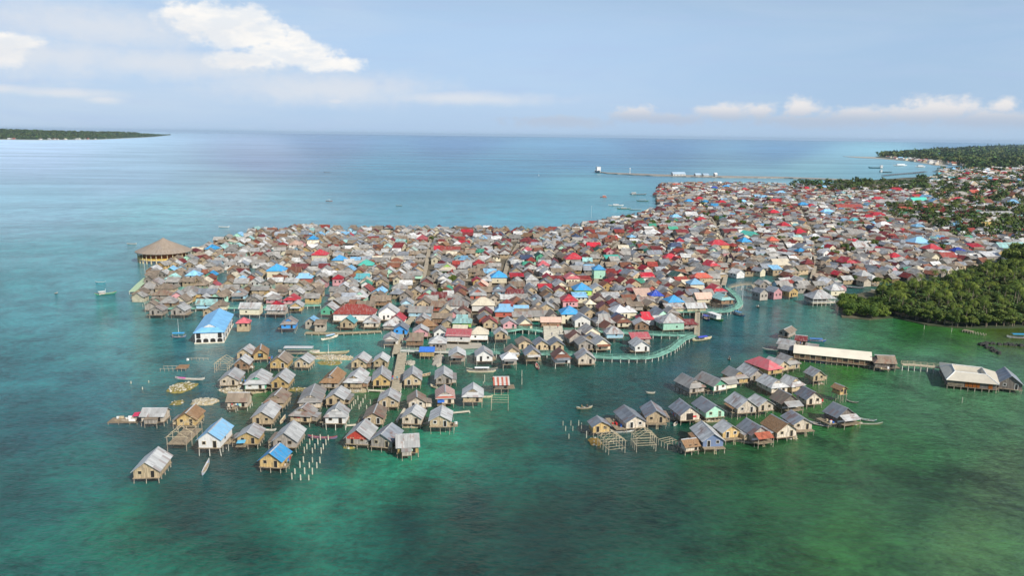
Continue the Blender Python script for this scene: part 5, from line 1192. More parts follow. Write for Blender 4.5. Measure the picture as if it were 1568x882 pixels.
br = N.math('MULTIPLY_ADD', N.math('SINE', N.math('MULTIPLY', x_, 9.0)), .05, 1.0)
br = N.math('MULTIPLY', br, N.ramp(N.noise(co, .5, 4), .3, .7, .88, 1.1))
N.link(N.vmath('MULTIPLY', (.20, .48, .78), N.xyz(br, br, br)), b.inputs['Base Color']); b.inputs['Roughness'].default_value = .45
link('roof', m_.mesh('roof', mt), t)
m_ = MB()
for p_ in wall_polys(W_h, L_, fl, fl + wh, 'd'): m_.poly(p_)
for p_ in gab: m_.poly(p_)
link('wall', m_.mesh('wall', wall_mat('white')), t)
PITCHK = PK
def arch_mesh(w_, h_):
    m_ = MB(); pts = [(0, -w_ / 2, 0), (0, -w_ / 2, h_ - w_ / 3)]
    for k_ in range(1, 6): an = math.pi * k_ / 6; pts.append((0, -w_ / 2 * math.cos(an), h_ - w_ / 3 + w_ / 3 * math.sin(an)))
    pts += [(0, w_ / 2, h_ - w_ / 3), (0, w_ / 2, 0)]
    m_.poly(pts); m_.poly([(p_[0] + .12, p_[1], p_[2]) for p_ in pts][::-1])
    for i in range(len(pts)):
        a = pts[i]; b_ = pts[(i + 1) % len(pts)]; m_.poly([a, (a[0] + .12, a[1], a[2]), (b_[0] + .12, b_[1], b_[2]), b_])
    return m_.mesh('arch_opening', M_open)
am = arch_mesh(W_h / 4 - .7, 1.5)
for i in range(4):
    o = link('arch_opening', am, t, (-L_ / 2 - .06, -W_h / 2 + W_h / 8 + W_h / 4 * i, .42))
for i in range(5):
    o = link('arch_opening', am, t, (-L_ / 2 + 1.6 + (L_ - 3.2) * i / 4, -W_h / 2 - .06, .42), R(90))
for (u, w_) in ((-W_h * .38, 1.5), (W_h * .38, 1.4)):
    m_ = MB(); m_.box(-L_ / 2 - .07, -L_ / 2 + .05, -u - w_ / 2, -u + w_ / 2, 2.1, 4.2); link('doorway' if u < 0 else 'window', m_.mesh('doorway', M_open), t)
for i in range(5):
    m_ = MB(); xx_ = -L_ / 2 + 1.8 + i * (L_ - 3.6) / 4; m_.box(xx_ - .5, xx_ + .5, -W_h / 2 - .07, -W_h / 2 + .05, 2.5, 3.8); link('window', m_.mesh('window', M_open), t)
m_ = MB(); m_.box(-L_ / 2 - .3, L_ / 2 + .3, -W_h / 2 - .3, W_h / 2 + .3, -.6, .42); link('plinth', m_.mesh('plinth', M_conc), t)

# round pavilion
pc = P(251, 383.5, 6.3); t = empty('round_pavilion', (pc.x, pc.y, 0), 0, 'huge round pavilion with brown conical roof and yellow arcade over the water', 'pavilion')
RR = 16.6; nseg = 48; m_ = MB()
for i in range(nseg):
    a0, a1 = 2 * math.pi * i / nseg, 2 * math.pi * (i + 1) / nseg
    prof = [(0.01, 14.4), (3.0, 12.6), (9.5, 9.6), (RR, 6.4), (RR, 6.0)]
    for (r0, z0), (r1, z1) in zip(prof[:-1], prof[1:]):
        m_.poly([(r0 * math.cos(a0), r0 * math.sin(a0), z0), (r1 * math.cos(a0), r1 * math.sin(a0), z1), (r1 * math.cos(a1), r1 * math.sin(a1), z1), (r0 * math.cos(a1), r0 * math.sin(a1), z0)])
mt, N, b = newmat('pavilion_thatch')
co = N.n('ShaderNodeTexCoord').outputs['Object']; x_, y_, z_ = N.sep(co); an_ = N.math('ARCTAN2', y_, x_)
nz = N.noise(N.xyz(N.math('MULTIPLY', an_, 14.0), N.math('MULTIPLY', z_, .5), 0.0), 1.2, 5, .7)
cc = N.mix(N.ramp(nz, .3, .7), (.24, .185, .14, 1), (.40, .33, .26, 1)); cc = N.mix(N.ramp(N.noise(co, .15, 4), .45, .7, 0, .5), cc, (.27, .24, .22, 1))
N.link(cc, b.inputs['Base Color']); b.inputs['Roughness'].default_value = .95
link('roof', m_.mesh('roof', mt), t)
m_ = MB()
for (ra, rb, za, zb) in ((0, 15.4, 1.9, 2.3),):
    for i in range(nseg):
        a0, a1 = 2 * math.pi * i / nseg, 2 * math.pi * (i + 1) / nseg
        c0, s0, c1, s1 = math.cos(a0), math.sin(a0), math.cos(a1), math.sin(a1)
        m_.poly([(0, 0, zb), (rb * c0, rb * s0, zb), (rb * c1, rb * s1, zb)]); m_.poly([(rb * c0, rb * s0, zb), (rb * c0, rb * s0, za), (rb * c1, rb * s1, za), (rb * c1, rb * s1, zb)])
link('floor', m_.mesh('floor', plain_mat('pavilion_floor', (.52, .42, .22), .9, .2)), t)
m_ = MB()
for i in range(nseg):
    a0, a1 = 2 * math.pi * i / nseg, 2 * math.pi * (i + 1) / nseg
    c0, s0, c1, s1 = math.cos(a0), math.sin(a0), math.cos(a1), math.sin(a1)
    for (rb, za, zb) in ((15.1, 2.3, 3.2),): m_.poly([(rb * c0, rb * s0, zb), (rb * c0, rb * s0, za), (rb * c1, rb * s1, za), (rb * c1, rb * s1, zb)])
link('parapet', m_.mesh('parapet', plain_mat('yellow_paint', (.66, .44, .10), .8, .2)), t)
m_ = MB()
for i in range(nseg):
    a0, a1 = 2 * math.pi * i / nseg, 2 * math.pi * (i + 1) / nseg
    m_.poly([(12 * math.cos(a0), 12 * math.sin(a0), 6.8), (12 * math.cos(a0), 12 * math.sin(a0), 2.3), (12 * math.cos(a1), 12 * math.sin(a1), 2.3), (12 * math.cos(a1), 12 * math.sin(a1), 6.8)])
link('inner_wall', m_.mesh('inner_wall', plain_mat('orange_wall', (.34, .13, .05), .8, .3)), t)
cm = MB(); cm.tube((0, 0, 0), (0, 0, 1), .22, .2, 8); cme = cm.mesh('column', plain_mat('column_cream', (.66, .56, .34), .8, .15))
for i in range(30):
    a0 = 2 * math.pi * i / 30
    o = link('column', cme, t, (15.1 * math.cos(a0), 15.1 * math.sin(a0), 2.3)); o.scale = (1, 1, 3.95)
    o = link('post', cme, t, (15.0 * math.cos(a0), 15.0 * math.sin(a0), -.6)); o.scale = (1.9, 1.9, 2.6)

# long white roofed hall
A = P(1217.8, 528.2, 5.0).xy; B = P(1332.6, 539.3, 5.0).xy
t = empty('long_hall', (A.x, A.y, 0), 0, 'very long wooden hall with one plain cream white roof standing on stilts', 'hall')
M_cream_roof = plain_mat('cream_sheet', (.70, .64, .52), .6, .10, .15)
r_, w_, (a, b_, d, n) = gable_on(t, A, B, 4.6, 3.4, 1.7, wall_mat('brown'), M_cream_roof, 1.3)
L_ = (b_ - a).length
m_ = MB(); m_.slab(up([a + n * 4.9 + Vector((0, 0, 1.29)), b_ + n * 4.9 + Vector((0, 0, 1.29)), b_ - n * 4.9 + Vector((0, 0, 1.29)), a - n * 4.9 + Vector((0, 0, 1.29))]), .2); link('floor', m_.mesh('floor', M_deck), t)
for i in range(15):
    for s_ in (-1, 0, 1):
        p_ = a.lerp(b_, i / 14) + n * s_ * 4.5; o = link('post', ME_post, t, (p_.x, p_.y, 1.15)); o.scale = (1.3, 1.3, 1.9)
for i in range(14):
    p_ = a.lerp(b_, (i + .5) / 14)
    m_ = MB(); m_.box(-.07, .07, -.05, .05, 1.35, 3.3)
    q_ = a.lerp(b_, i / 14); o = link('pilaster', m_.mesh('pilaster', M_frame), t, (q_.x - n.x * 4.66, q_.y - n.y * 4.66, 0), math.atan2(d.y, d.x))
    if i % 2: m_ = MB(); m_.box(-.8, .8, -.04, .04, 1.9, 2.9); link('window', m_.mesh('window', M_open), t, (p_.x - n.x * 4.64, p_.y - n.y * 4.64, 0), math.atan2(d.y, d.x))

# waterside restaurant: hip roofs round a sunken middle
def Z7(x, y, z): p_ = zp('R7', x, y); return P(p_[0], p_[1], z)
o0 = Z7(900, 760, 0)
t = empty('restaurant', o0, 0, 'waterside restaurant with white angular hip roofs and orange shutters on stilts', 'restaurant')
k_ = lambda x, y, z: Z7(x, y, z) - o0
bl, br_ = k_(700, 455, 5.2), k_(1065, 495, 5.2); ml, mr = k_(740, 540, 5.0), k_(1120, 580, 5.0)
fl_, fr_ = k_(635, 640, 3.2), k_(1270, 700, 3.2); ll = k_(555, 485, 3.2)
m_ = MB()
iq = [bl.lerp(mr, .06), br_.lerp(ml, .06), mr.lerp(bl, .06), ml.lerp(br_, .06)]
m_.slab(up([Vector((v.x, v.y, v.z - 1.1)) for v in iq]), .12)
for e0, e1, f0, f1 in ((bl, ml, iq[0], iq[3]), (br_, mr, iq[1], iq[2]), (bl, br_, iq[0], iq[1]), (ml, mr, iq[3], iq[2])): m_.slab(up([e0, e1, Vector((f1.x, f1.y, f1.z - 1.1)), Vector((f0.x, f0.y, f0.z - 1.1))]), .06)
for q_ in ([ml, mr, fr_, fl_], [ll, bl, ml, fl_]): m_.slab(up(q_), .12)
bb = br_ + Vector((7.5, 0.5, -2.2)); m_.slab(up([br_, bb, fr_, mr]), .12)
back_l = ll + Vector((3, 6, 0)); back_r = bb + Vector((-1, 3, -.2)); m_.slab(up([bl, ll, back_l]), .12); m_.slab(up([bl, back_l, back_r, br_]), .12); m_.slab(up([br_, back_r, bb]), .12)
link('roof', m_.mesh('roof', plain_mat('white_sheet_roof', (.60, .55, .45), .55, .12, .2)), t)
m_ = MB()
for a, b2 in ((bl, ml), (ml, fl_), (ml, mr), (br_, mr), (mr, fr_), (ll, bl), (bl, br_)): m_.tube(a + Vector((0, 0, .03)), b2 + Vector((0, 0, .03)), .14, n=6)
link('ridge_cap', m_.mesh('ridge_cap', M_whites), t)
ins = lambda v, k2=.93: Vector((v.x * k2 + (bl.x + br_.x) / 2 * (1 - k2), v.y * k2 + (bl.y + ml.y) / 2 * (1 - k2), 0))
ring = [ins(v) for v in (fl_, fr_, bb, back_r, back_l, ll)]
m_ = MB()
for i in range(6):
    a, b2 = ring[i], ring[(i + 1) % 6]; m_.poly([(a.x, a.y, 1.2), (b2.x, b2.y, 1.2), (b2.x, b2.y, 3.25), (a.x, a.y, 3.25)])
link('wall', m_.mesh('wall', wall_mat('dark')), t)
m_ = MB(); m_.slab(up([Vector((v.x * 1.04, v.y * 1.04, 1.2)) for v in ring]), .2); link('floor', m_.mesh('floor', M_deck), t)
dfr = (ring[1] - ring[0]).normalized(); nf = Vector((dfr.y, -dfr.x, 0)); Lf = (ring[1] - ring[0]).length
M_orange = plain_mat('orange_shutter', (.55, .17, .03), .7, .2)
for i, (u0, u1) in enumerate(((.36, .43), (.44, .51), (.52, .59), (.60, .66), (.84, .92))):
    a = ring[0] + dfr * Lf * u0; b2 = ring[0] + dfr * Lf * u1; m_ = MB()
    m_.slab([a + nf * .10 + Vector((0, 0, 2.9)), a + nf * .10 + Vector((0, 0, 1.3)), b2 + nf * .10 + Vector((0, 0, 1.3)), b2 + nf * .10 + Vector((0, 0, 2.9))], .02)
    link('shutter', m_.mesh('shutter', M_orange), t)
a = ring[0] + nf * .15 + Vector((0, 0, 2.0)); b2 = a + dfr * Lf * .34; m_ = MB(); m_.tube(a, b2, .06)
m_.tube(a - Vector((0, 0, .4)), b2 - Vector((0, 0, .4)), .05); link('railing', m_.mesh('railing', M_frame), t)
for i in range(8):
    for j in range(4):
        p_ = ring[0].lerp(ring[1], i / 7).lerp(ring[5].lerp(ring[2], i / 7), j / 3); o = link('post', ME_post, t, (p_.x, p_.y, 1.05)); o.scale = (1.3, 1.3, 1.7)
# orange water tanks on a rack under the gable
for (x, y, lab) in ((1402, 728, 'orange cylindrical water tank under the gable, left one of two'), (1470, 737, 'orange cylindrical water tank under the gable, right one of two')):
    p_ = Z7(x, y, 1.4); t2 = empty('water_tank', (p_.x, p_.y, 1.4), 0, lab, 'water tank', 'orange water tanks')
    m_ = MB(); m_.tube((0, 0, 0), (0, 0, 1.5), .72, .72, 20, cap=False); m_.tube((0, 0, 1.5), (0, 0, 1.75), .72, .3, 20); link('tank', m_.mesh('tank', plain_mat('tank_orange', (.80, .27, .02), .45, .08)), t2)
    m_ = MB(); m_.tube((0, 0, 1.72), (0, 0, 1.85), .28, .26, 14); link('lid', m_.mesh('lid', M_open), t2)
p_ = Z7(1436, 745, 0); t2 = empty('tank_stand', (p_.x, p_.y, 0), 0, 'low timber stand holding the two orange water tanks', 'stand')
m_ = MB(); m_.box(-1.7, 1.7, -.7, 1.1, 1.2, 1.39); link('platform', m_.mesh('platform', M_deck), t2)
for sx_ in (-1.5, 1.5):
    for sy_ in (-.6, 1.0): o = link('post', ME_post, t2, (sx_, sy_, 1.25)); o.scale = (1, 1, 2)

# open pavilion on the inlet
pa = P(1255, 452, 4.6); t = empty('open_pavilion', (pa.x, pa.y, 0), R(8), 'big grey hip roofed open pavilion with white posts and railings over the inlet', 'pavilion')
rp, _, zr = roof_polys(9.5, 11.5, 4.2, 'h')
m_ = MB()
for p_ in rp: m_.slab(p_, .12)
link('roof', m_.mesh('roof', roof_mat('zinc')), t)
m_ = MB(); m_.box(-5.9, 5.9, -4.9, 4.9, 1.5, 1.75); link('floor', m_.mesh('floor', M_conc), t)
for i in range(6):
    for s_ in (-1, 1):
        o = link('column', ME_cpost, t, (-5.6 + 11.2 * i / 5, s_ * 4.6, 4.3)); o.scale = (1.5, 1.5, 4.9)
m_ = MB()
for s_ in (-1, 1):
    for z0 in (2.1, 2.6): m_.tube((-5.6, s_ * 4.7, z0), (5.6, s_ * 4.7, z0), .07); m_.tube((s_ * 5.7, -4.6, z0), (s_ * 5.7, 4.6, z0), .07)
link('railing', m_.mesh('railing', M_whites), t)
m_ = MB(); m_.box(-5.4, 5.4, 1.5, 4.4, 1.75, 4.1); link('inner_wall', m_.mesh('inner_wall', wall_mat('dark')), t)

# ------------------------------------------------------------ bare timber frames
def frame_house(z, fx, fy, bx, by, W, label, ntr=4, wh=2.1, fl=1.6, lift=True, roof=True):
    a = zp(z, fx, fy); b_ = zp(z, bx, by); rise = PITCHK * W * .9; zr = fl + wh + rise
    A = P(a[0], a[1], zr); B = P(b_[0], b_[1], zr); d = B - A; L = d.length
    t = empty('house_frame', ((A.x + B.x) / 2, (A.y + B.y) / 2, 0), math.atan2(d.y, d.x), label, 'house frame', 'unfinished timber house frames')
    for i in range(ntr):
        x = -L / 2 + L * i / (ntr - 1)
        if roof:
            for s_ in (-1, 1):
                m_ = MB(); m_.tube((x, 0, zr), (x, s_ * (W / 2 + .5), fl + wh - .3), .055, n=4); link('rafter', m_.mesh('rafter', M_frame), t)
            m_ = MB(); m_.tube((x, -W / 2, fl + wh), (x, W / 2, fl + wh), .05, n=4); link('tie_beam', m_.mesh('tie_beam', M_frame), t)
        for s_ in (-1, 1):
            o = link('post', ME_post, t, (x, s_ * W / 2, fl + wh if roof else fl)); o.scale = (1, 1, (fl + wh if roof else fl) + .7)
        m_ = MB(); m_.tube((x, -W / 2 - .2, fl), (x, W / 2 + .2, fl), .055, n=4); link('floor_beam', m_.mesh('floor_beam', M_frame), t)
    for y in (-W / 2, W / 2):
        m_ = MB(); m_.tube((-L / 2, y, fl + .05), (L / 2, y, fl + .05), .055, n=4); link('floor_beam', m_.mesh('floor_beam', M_frame), t)
        if roof:
            m_ = MB(); m_.tube((-L / 2, y, fl + wh), (L / 2, y, fl + wh), .05, n=4); link('wall_plate', m_.mesh('wall_plate', M_frame), t)
    if roof:
        m_ = MB(); m_.tube((-L / 2, 0, zr), (L / 2, 0, zr), .055, n=4); link('ridge_beam', m_.mesh('ridge_beam', M_frame), t)
    return t, L
t, L_ = frame_house('Z4', 700, 280, 895, 100, 4.8, 'bare white roof trusses above a plank platform beside the thatched house', 4, fl=1.8)
m_ = MB(); m_.box(-L_ / 2 - .2, L_ / 2 + .2, -2.3, 2.3, 1.86, 1.96); link('platform', m_.mesh('platform', M_deck), t)
frame_house('Z1', 1235, 285, 1305, 222, 4.2, 'small grey open frame standing at the far left of the cluster', 4, fl=1.2)
frame_house('R1', 435, 610, 300, 500, 4.6, 'tangled pole frame with blue sheet next to the golden hut', 5, fl=1.4)
frame_house('R1', 790, 560, 722, 482, 5.2, 'tall pale yellow pole frame in the middle of the three frames', 4, fl=1.8)
frame_house('R1', 1110, 590, 1000, 535, 3.8, 'ruined low frame half covered with dry thatch beside the side-on hut', 4, fl=1.6, wh=1.2, roof=False)
frame_house('D', 614, 628, 616, 575, 5.0, 'empty stilt frame with crossed braces before the striped roof shed', 4, fl=2.6, wh=.1, roof=False)
frame_house('Z2', 690, 540, 880, 500, 4.6, 'low square platform frame among posts in the middle lagoon', 4, fl=.9, roof=False)

# ------------------------------------------------------------ bare posts in the water
def posts(pts, label, group, hgt=1.5, me_=None):
    for i, (x, y) in enumerate(pts):
        p_ = P(x, y, 0)
        o = link('mooring_post', me_ or ME_white, None, (p_.x, p_.y, hgt * rnd.uniform(.85, 1.1))); o.scale = (1, 1, hgt + .8)
        tag(o, label, 'post', group)
_p = MB(); _p.tube((0, 0, -1), (0, 0, 0), .17, .15, 8); ME_white = _p.mesh('mooring_post', plain_mat('pale_post', (.50, .48, .38), .9, .2))
_p = MB(); _p.tube((0, 0, -1), (0, 0, 0), .12, .10, 8); ME_thin = _p.mesh('mooring_post', plain_mat('pale_post', (.50, .48, .38), .9, .2))
posts([zp('Z5', x, y + 22) for x, y in ((850, 365), (945, 365), (1040, 365), (818, 415), (915, 415), (1012, 420), (783, 470), (880, 470), (980, 475), (753, 520), (850, 520), (955, 525), (742, 632), (850, 632), (940, 640), (700, 695), (813, 695), (903, 700), (640, 770), (757, 770), (850, 775), (603, 835), (708, 845), (806, 845))], 'short white foundation post in the triple rows before the red gabled house', 'white foundation posts in front of the red gabled house')
posts([zp('Z2', x, y + 20) for x, y in ((1395, 745), (1483, 730), (1368, 795), (1457, 780), (1545, 795), (1345, 815), (1430, 825), (1320, 855), (1410, 860), (1500, 860))], 'short pale foundation post in the rows left of the boardwalk foot', 'pale foundation posts left of the boardwalk foot')
posts([zp('R1', x, y) for x, y in ((62, 610), (2, 520))] + [(862, 652), (866, 660), (874, 652), (877, 660), (886, 652), (871, 672), (898, 671), (890, 661)], 'pale lone post standing in open water left of the right cluster', 'pale posts left of the right cluster', me_=ME_thin)
posts([(218 + rnd.uniform(0, 30), 461 + rnd.uniform(0, 10)) for _ in range(20)], 'thin pale pole in the thicket of poles by the outermost grey house', 'thicket of pale poles at the left edge', me_=ME_thin)
posts([(742, 585), (740, 595), (799, 589), (799, 577), (757, 538), (772, 538)], 'tall thin pole standing alone in the water before the middle waterfront', 'tall lone poles before the middle waterfront', 2.6, ME_thin)
posts([zp('Z1', 300, 640), zp('Z1', 375, 560), zp('Z1', 162, 570)], 'white buoy post floating in open water left of the coral heap', 'white buoy posts', .8)
posts([(1415, 504), (1473, 617), (1457, 508)], 'thin marker pole in the green water near the palm grove', 'marker poles in the green water', 1.8, ME_thin)

# ------------------------------------------------------------ rubble heaps
def rubble(x0, x1, y0, y1, h, name, label, mat=None, n=90, stones=(.44, .41, .34)):
    a, b_, c_, d_ = P(x0, y1, 0), P(x1, y1, 0), P(x1, y0, 0), P(x0, y0, 0); o0 = (a + b_ + c_ + d_) / 4
    t = empty(name, o0, 0, label, 'rubble heap'); m_ = MB(); rx = (b_ - a).length / 2; ry = (d_ - a).length / 2
    K = 18; rings = [(1.15, -.3), (1.0, h * .35), (.8, h * .8), (.4, h)]
    jit = [rnd.uniform(.82, 1.12) for _ in range(K)]; base = 0
    for (k_, z) in rings:
        for i in range(K):
            an = 2 * math.pi * i / K; sq = 1 / max(abs(math.cos(an)), abs(math.sin(an))) ** .55
            m_.v.append((rx * k_ * jit[i] * math.cos(an) * sq * .9, ry * k_ * jit[i] * math.sin(an) * sq * .9, z * rnd.uniform(.85, 1.15)))
    for r_ in range(3):
        for i in range(K): m_.f.append((r_ * K + i, r_ * K + (i + 1) % K, (r_ + 1) * K + (i + 1) % K, (r_ + 1) * K + i)); m_.c.append(None)
    m_.f.append(tuple(3 * K + i for i in range(K))); m_.c.append(None)
    link('bank', m_.mesh('bank', mat or M_rubble), t)
    m_ = MB()
    for _ in range(n):
        an = rnd.uniform(0, 6.28); r_ = rnd.uniform(0, .85) ** .6; x, y = rx * r_ * math.cos(an), ry * r_ * math.sin(an); s_ = rnd.uniform(.18, .5)
        z = h * (1 - r_ * r_ * .5); m_.tube((x, y, z - .2), (x + rnd.uniform(-.15, .15), y, z + s_ * .5), s_, s_ * .5, 5, (1, 1, 1))
    o = link('stones', m_.mesh('stones', plain_mat('coral_stone', stones, .95, .3, 2)), t); o['kind'] = 'stuff'
    return t
M_ysand = plain_mat('algae_sand', (.27, .22, .06), .95, .4, 1)
rubble(258, 298, 586, 602, .5, 'coral_heap', 'low heap of white coral stones below the pink-tipped canoe', M_ysand)
rubble(262, 281, 613, 621, .2, 'weed_bank', 'small yellow-brown weed bank left of the timber stack', M_ysand, 10, (.4, .33, .12))
rubble(293, 334, 612, 621, .8, 'coral_wall', 'long pale coral wall behind the brown thatched house', M_rubble)
rubble(332, 410, 593, 603, .6, 'coral_strip', 'pale coral strip under the beige and teal walled houses', M_rubble, 120)
rubble(485, 525, 552, 560, .25, 'weed_bank', 'yellow weed bank in front of the wooden boats', M_ysand, 20, (.45, .4, .2))
rubble(475, 545, 545, 552, .7, 'coral_causeway', 'coral causeway between the boats and the tan house', M_rubble, 120)
rubble(440, 472, 594, 600, .3, 'weed_bank', 'yellow-green weed strip behind the large skirt-roofed house', M_ysand, 12, (.45, .42, .1))
rubble(534, 565, 592, 602, .8, 'rubble_islet', 'square stone base under the red roof patch house', M_rubble, 60)
rubble(495, 520, 592, 598, .6, 'rubble_islet', 'stone base under the thatched skirt-roof house', M_rubble, 50)
rubble(613, 647, 650, 656, .6, 'rubble_islet', 'reddish stone base under the pale house with two openings', M_rubble, 50)
rubble(524, 546, 682, 688, .4, 'weed_bank', 'weedy yellow base under the red gabled house', M_ysand, 20, (.45, .4, .2))
rubble(662, 680, 543, 562, .8, 'sand_heap', 'pale sand heap beside the hut with deep blue tarp roof', M_sand, 30)
rubble(620, 636, 553, 560, .7, 'sand_heap', 'cream sand heap with debris right of the boardwalk top', M_sand, 25)
rubble(1028, 1115, 641, 647, .3, 'rubble_islet', 'stone base below the mint fronted house', M_rubble, 30)
rubble(1195, 1222, 667, 673, .4, 'rubble_islet', 'brown base below the shaggy thatched house', M_rubble, 40)
rubble(1290, 1322, 646, 651, .4, 'rubble_islet', 'weedy base below the blue-grey house at the tip', M_ysand, 40)
rubble(900, 922, 670, 684, .15, 'weed_bank', 'brown weed patch under the golden hut and pole frame', plain_mat('brown_weed', (.22, .14, .03), .95, .3), 6, (.25, .17, .05))
rubble(1240, 1262, 585, 589, .2, 'small_raft', 'small floating raft of boards beneath the lone small hut', M_deck, 8, (.5, .4, .3))
# black stone breakwater near the grove
for (pts, lab) in (([(1499, 527), (1515, 534), (1531, 543)], 'black stone breakwater arm slanting toward the viewer'), ([(1503, 527), (1540, 528.5), (1600, 533)], 'black stone breakwater arm running to the right edge')):
    t = empty('breakwater', P(*pts[0], 0), 0, lab, 'breakwater'); m_ = MB()
    for i in range(len(pts) - 1):
        a, b_ = P(*pts[i], 0), P(*pts[i + 1], 0); n_ = int((b_ - a).length / .55)
        for k_ in range(n_):
            p_ = a.lerp(b_, k_ / n_) - t.location + Vector((rnd.uniform(-1, 1), rnd.uniform(-1, 1), 0)); s_ = rnd.uniform(.5, 1.0)
            m_.tube((p_.x, p_.y, -.4), (p_.x + rnd.uniform(-.2, .2), p_.y, rnd.uniform(.5, 1.1)), s_, s_ * .7, 6)
    link('rocks', m_.mesh('rocks', plain_mat('black_rock', (.045, .045, .04), .9, .5, 2)), t)
p1_, p2_ = P(1475, 508, 0), P(1508, 514, 0)
t = empty('ruined_jetty', p1_, 0, 'row of dark broken piles of a ruined jetty at the grove shore', 'jetty')
m_ = MB(); d_ = (p2_ - p1_); n_ = Vector((-d_.y, d_.x, 0)).normalized()
m_.slab(up([Vector((0, 0, .9)) - n_, d_ * .45 - n_ + Vector((0, 0, .9)), d_ * .45 + n_ + Vector((0, 0, .9)), Vector((0, 0, .9)) + n_]), .3); link('deck', m_.mesh('deck', M_deck), t)
for i in range(9):
    for s_ in (-1, 1): o = link('pile', ME_post, t, tuple(d_ * i / 8 + n_ * s_ + Vector((0, 0, .8)))); o.scale = (2, 2, 1.6)
# ------------------------------------------------------------ trees
def palm_parts(seed, H=9.0):
    r_ = random.Random(seed); m1 = MB(); p0 = Vector((0, 0, 0)); lean = Vector((r_.uniform(-.09, .09), r_.uniform(-.09, .09), 0))
    pts = [Vector((lean.x * k_ * k_ * H / 16, lean.y * k_ * k_ * H / 16, H * k_ / 4)) for k_ in range(5)]
    for i in range(4): m1.tube(pts[i], pts[i + 1], .24 - .03 * i, .21 - .03 * i, 6, cap=False)
    top = pts[-1]; m2 = MB(); nf = 19
    for i in range(nf):
        az_ = 2 * math.pi * i / nf + r_.uniform(-.2, .2); el_ = r_.uniform(-.35, 1.1); Lf = r_.uniform(3.0, 4.2)
        d = Vector((math.cos(az_), math.sin(az_), 0)); pt = top.copy(); e = el_; seg = 7; spine = [pt.copy()]
        for k_ in range(seg):
            pt = pt + (d * math.cos(e) + Vector((0, 0, 1)) * math.sin(e)) * Lf / seg; e -= .25 + .1 * r_.random(); spine.append(pt.copy())
        side = Vector((-d.y, d.x, 0))
        for k_ in range(seg):
            a, b_ = spine[k_], spine[k_ + 1]; wl = .95 * math.sin(math.pi * (k_ + .8) / (seg + 1.2))
            for s_ in (-1, 1):
                for q in (0, .5):
                    st = a.lerp(b_, q); en = a.lerp(b_, q + .36); tip = st + side * s_ * wl + (b_ - a) * .6 + Vector((0, 0, -.32 * wl - .1 * r_.random()))
                    m2.poly([st, en, tip])
    return m1.mesh('trunk', M_trunk), m2.mesh('crown', M_palm)
def blob_crown(seed, R0, H, n, mat, name='crown', size=.5, lobes=9):
    r_ = random.Random(seed); m2 = MB(); L_ = []
    for i in range(lobes):
        an = r_.uniform(0, 6.28); rad = R0 * r_.uniform(.1, .75); L_.append((Vector((rad * math.cos(an), rad * math.sin(an), H * r_.uniform(.42, .85))), R0 * r_.uniform(.28, .5)))
    for i in range(n):
        c_, rr_ = L_[r_.randrange(lobes)]
        u = Vector((r_.gauss(0, 1), r_.gauss(0, 1), r_.gauss(.25, 1))).normalized(); p_ = c_ + Vector((u.x, u.y, u.z * .75)) * rr_ * r_.uniform(.75, 1.08)
        nrm_ = (u + Vector((r_.uniform(-.6, .6), r_.uniform(-.6, .6), r_.uniform(-.3, .6)))).normalized(); a = nrm_.orthogonal().normalized(); b_ = nrm_.cross(a); s_ = size * r_.uniform(.6, 1.3)
        th = r_.uniform(0, 6.28); a2 = a * math.cos(th) + b_ * math.sin(th); b2 = nrm_.cross(a2)
        m2.poly([p_ + a2 * s_, p_ + b2 * s_ * .55, p_ - a2 * s_, p_ - b2 * s_ * .55])
    return m2.mesh(name, mat)
def trunk_mesh(seed, H, r0=.25):
    r_ = random.Random(seed); m1 = MB(); m1.tube((0, 0, 0), (r_.uniform(-.2, .2), r_.uniform(-.2, .2), H * .5), r0, r0 * .7, 6)
    for i in range(4):
        an = r_.uniform(0, 6.28); m1.tube((0, 0, H * .4), (math.cos(an) * H * .22, math.sin(an) * H * .22, H * .72), r0 * .5, r0 * .25, 5)
    return m1.mesh('trunk', M_trunk)
PALMS = [palm_parts(s, H) for s, H in ((1, 8.5), (2, 10), (3, 7), (4, 9), (5, 11))]
BROAD = [(trunk_mesh(s, 7), blob_crown(s, 3.6, 7, 850, M_leaf, size=.48)) for s in range(3)]
MANG = [(trunk_mesh(s + 20, 5), blob_crown(s + 20, 3.8, 5.2, 1300, M_mangrove, size=.42, lobes=11)) for s in range(3)]
def plant(kind, x, y, z=.3, s=1.0):
    src, nm, cat, grp, lab = kind
    m1, m2 = rnd.choice(src)
    t = empty(nm, (x, y, z), rnd.uniform(0, 6.28), lab, cat, grp)
    o = link('trunk', m1, t); o = link('crown', m2, t); t.scale = (s * rnd.uniform(.9, 1.1), s * rnd.uniform(.9, 1.1), s * rnd.uniform(.85, 1.15)); return t
K_palm = (PALMS, 'palm_tree', 'palm tree', 'coconut palms of the shore grove', 'coconut palm with drooping fronds in the dense grove by the green water')
K_shore = (BROAD, 'broadleaf_tree', 'tree', 'leafy trees at the foot of the palm grove', 'leafy dark green tree crowding the water edge below the palms')
K_mang = (MANG, 'mangrove', 'mangrove', 'rounded mangroves on the small point', 'rounded bright green mangrove on the point jutting before the inlet')
K_town = (BROAD, 'broadleaf_tree', 'tree', 'trees rising between the village roofs', 'green tree squeezed between tin roofs of the crowded village')
K_tpalm = (PALMS, 'palm_tree', 'palm tree', 'coconut palms among the houses inland', 'coconut palm standing among houses on the right inland side')
GROVE = poly_world([(1366, 484), (1420, 497), (1480, 503), (1568, 501), (1640, 503), (1640, 402), (1568, 405), (1500, 420), (1440, 436), (1385, 446), (1345, 455), (1335, 470)])
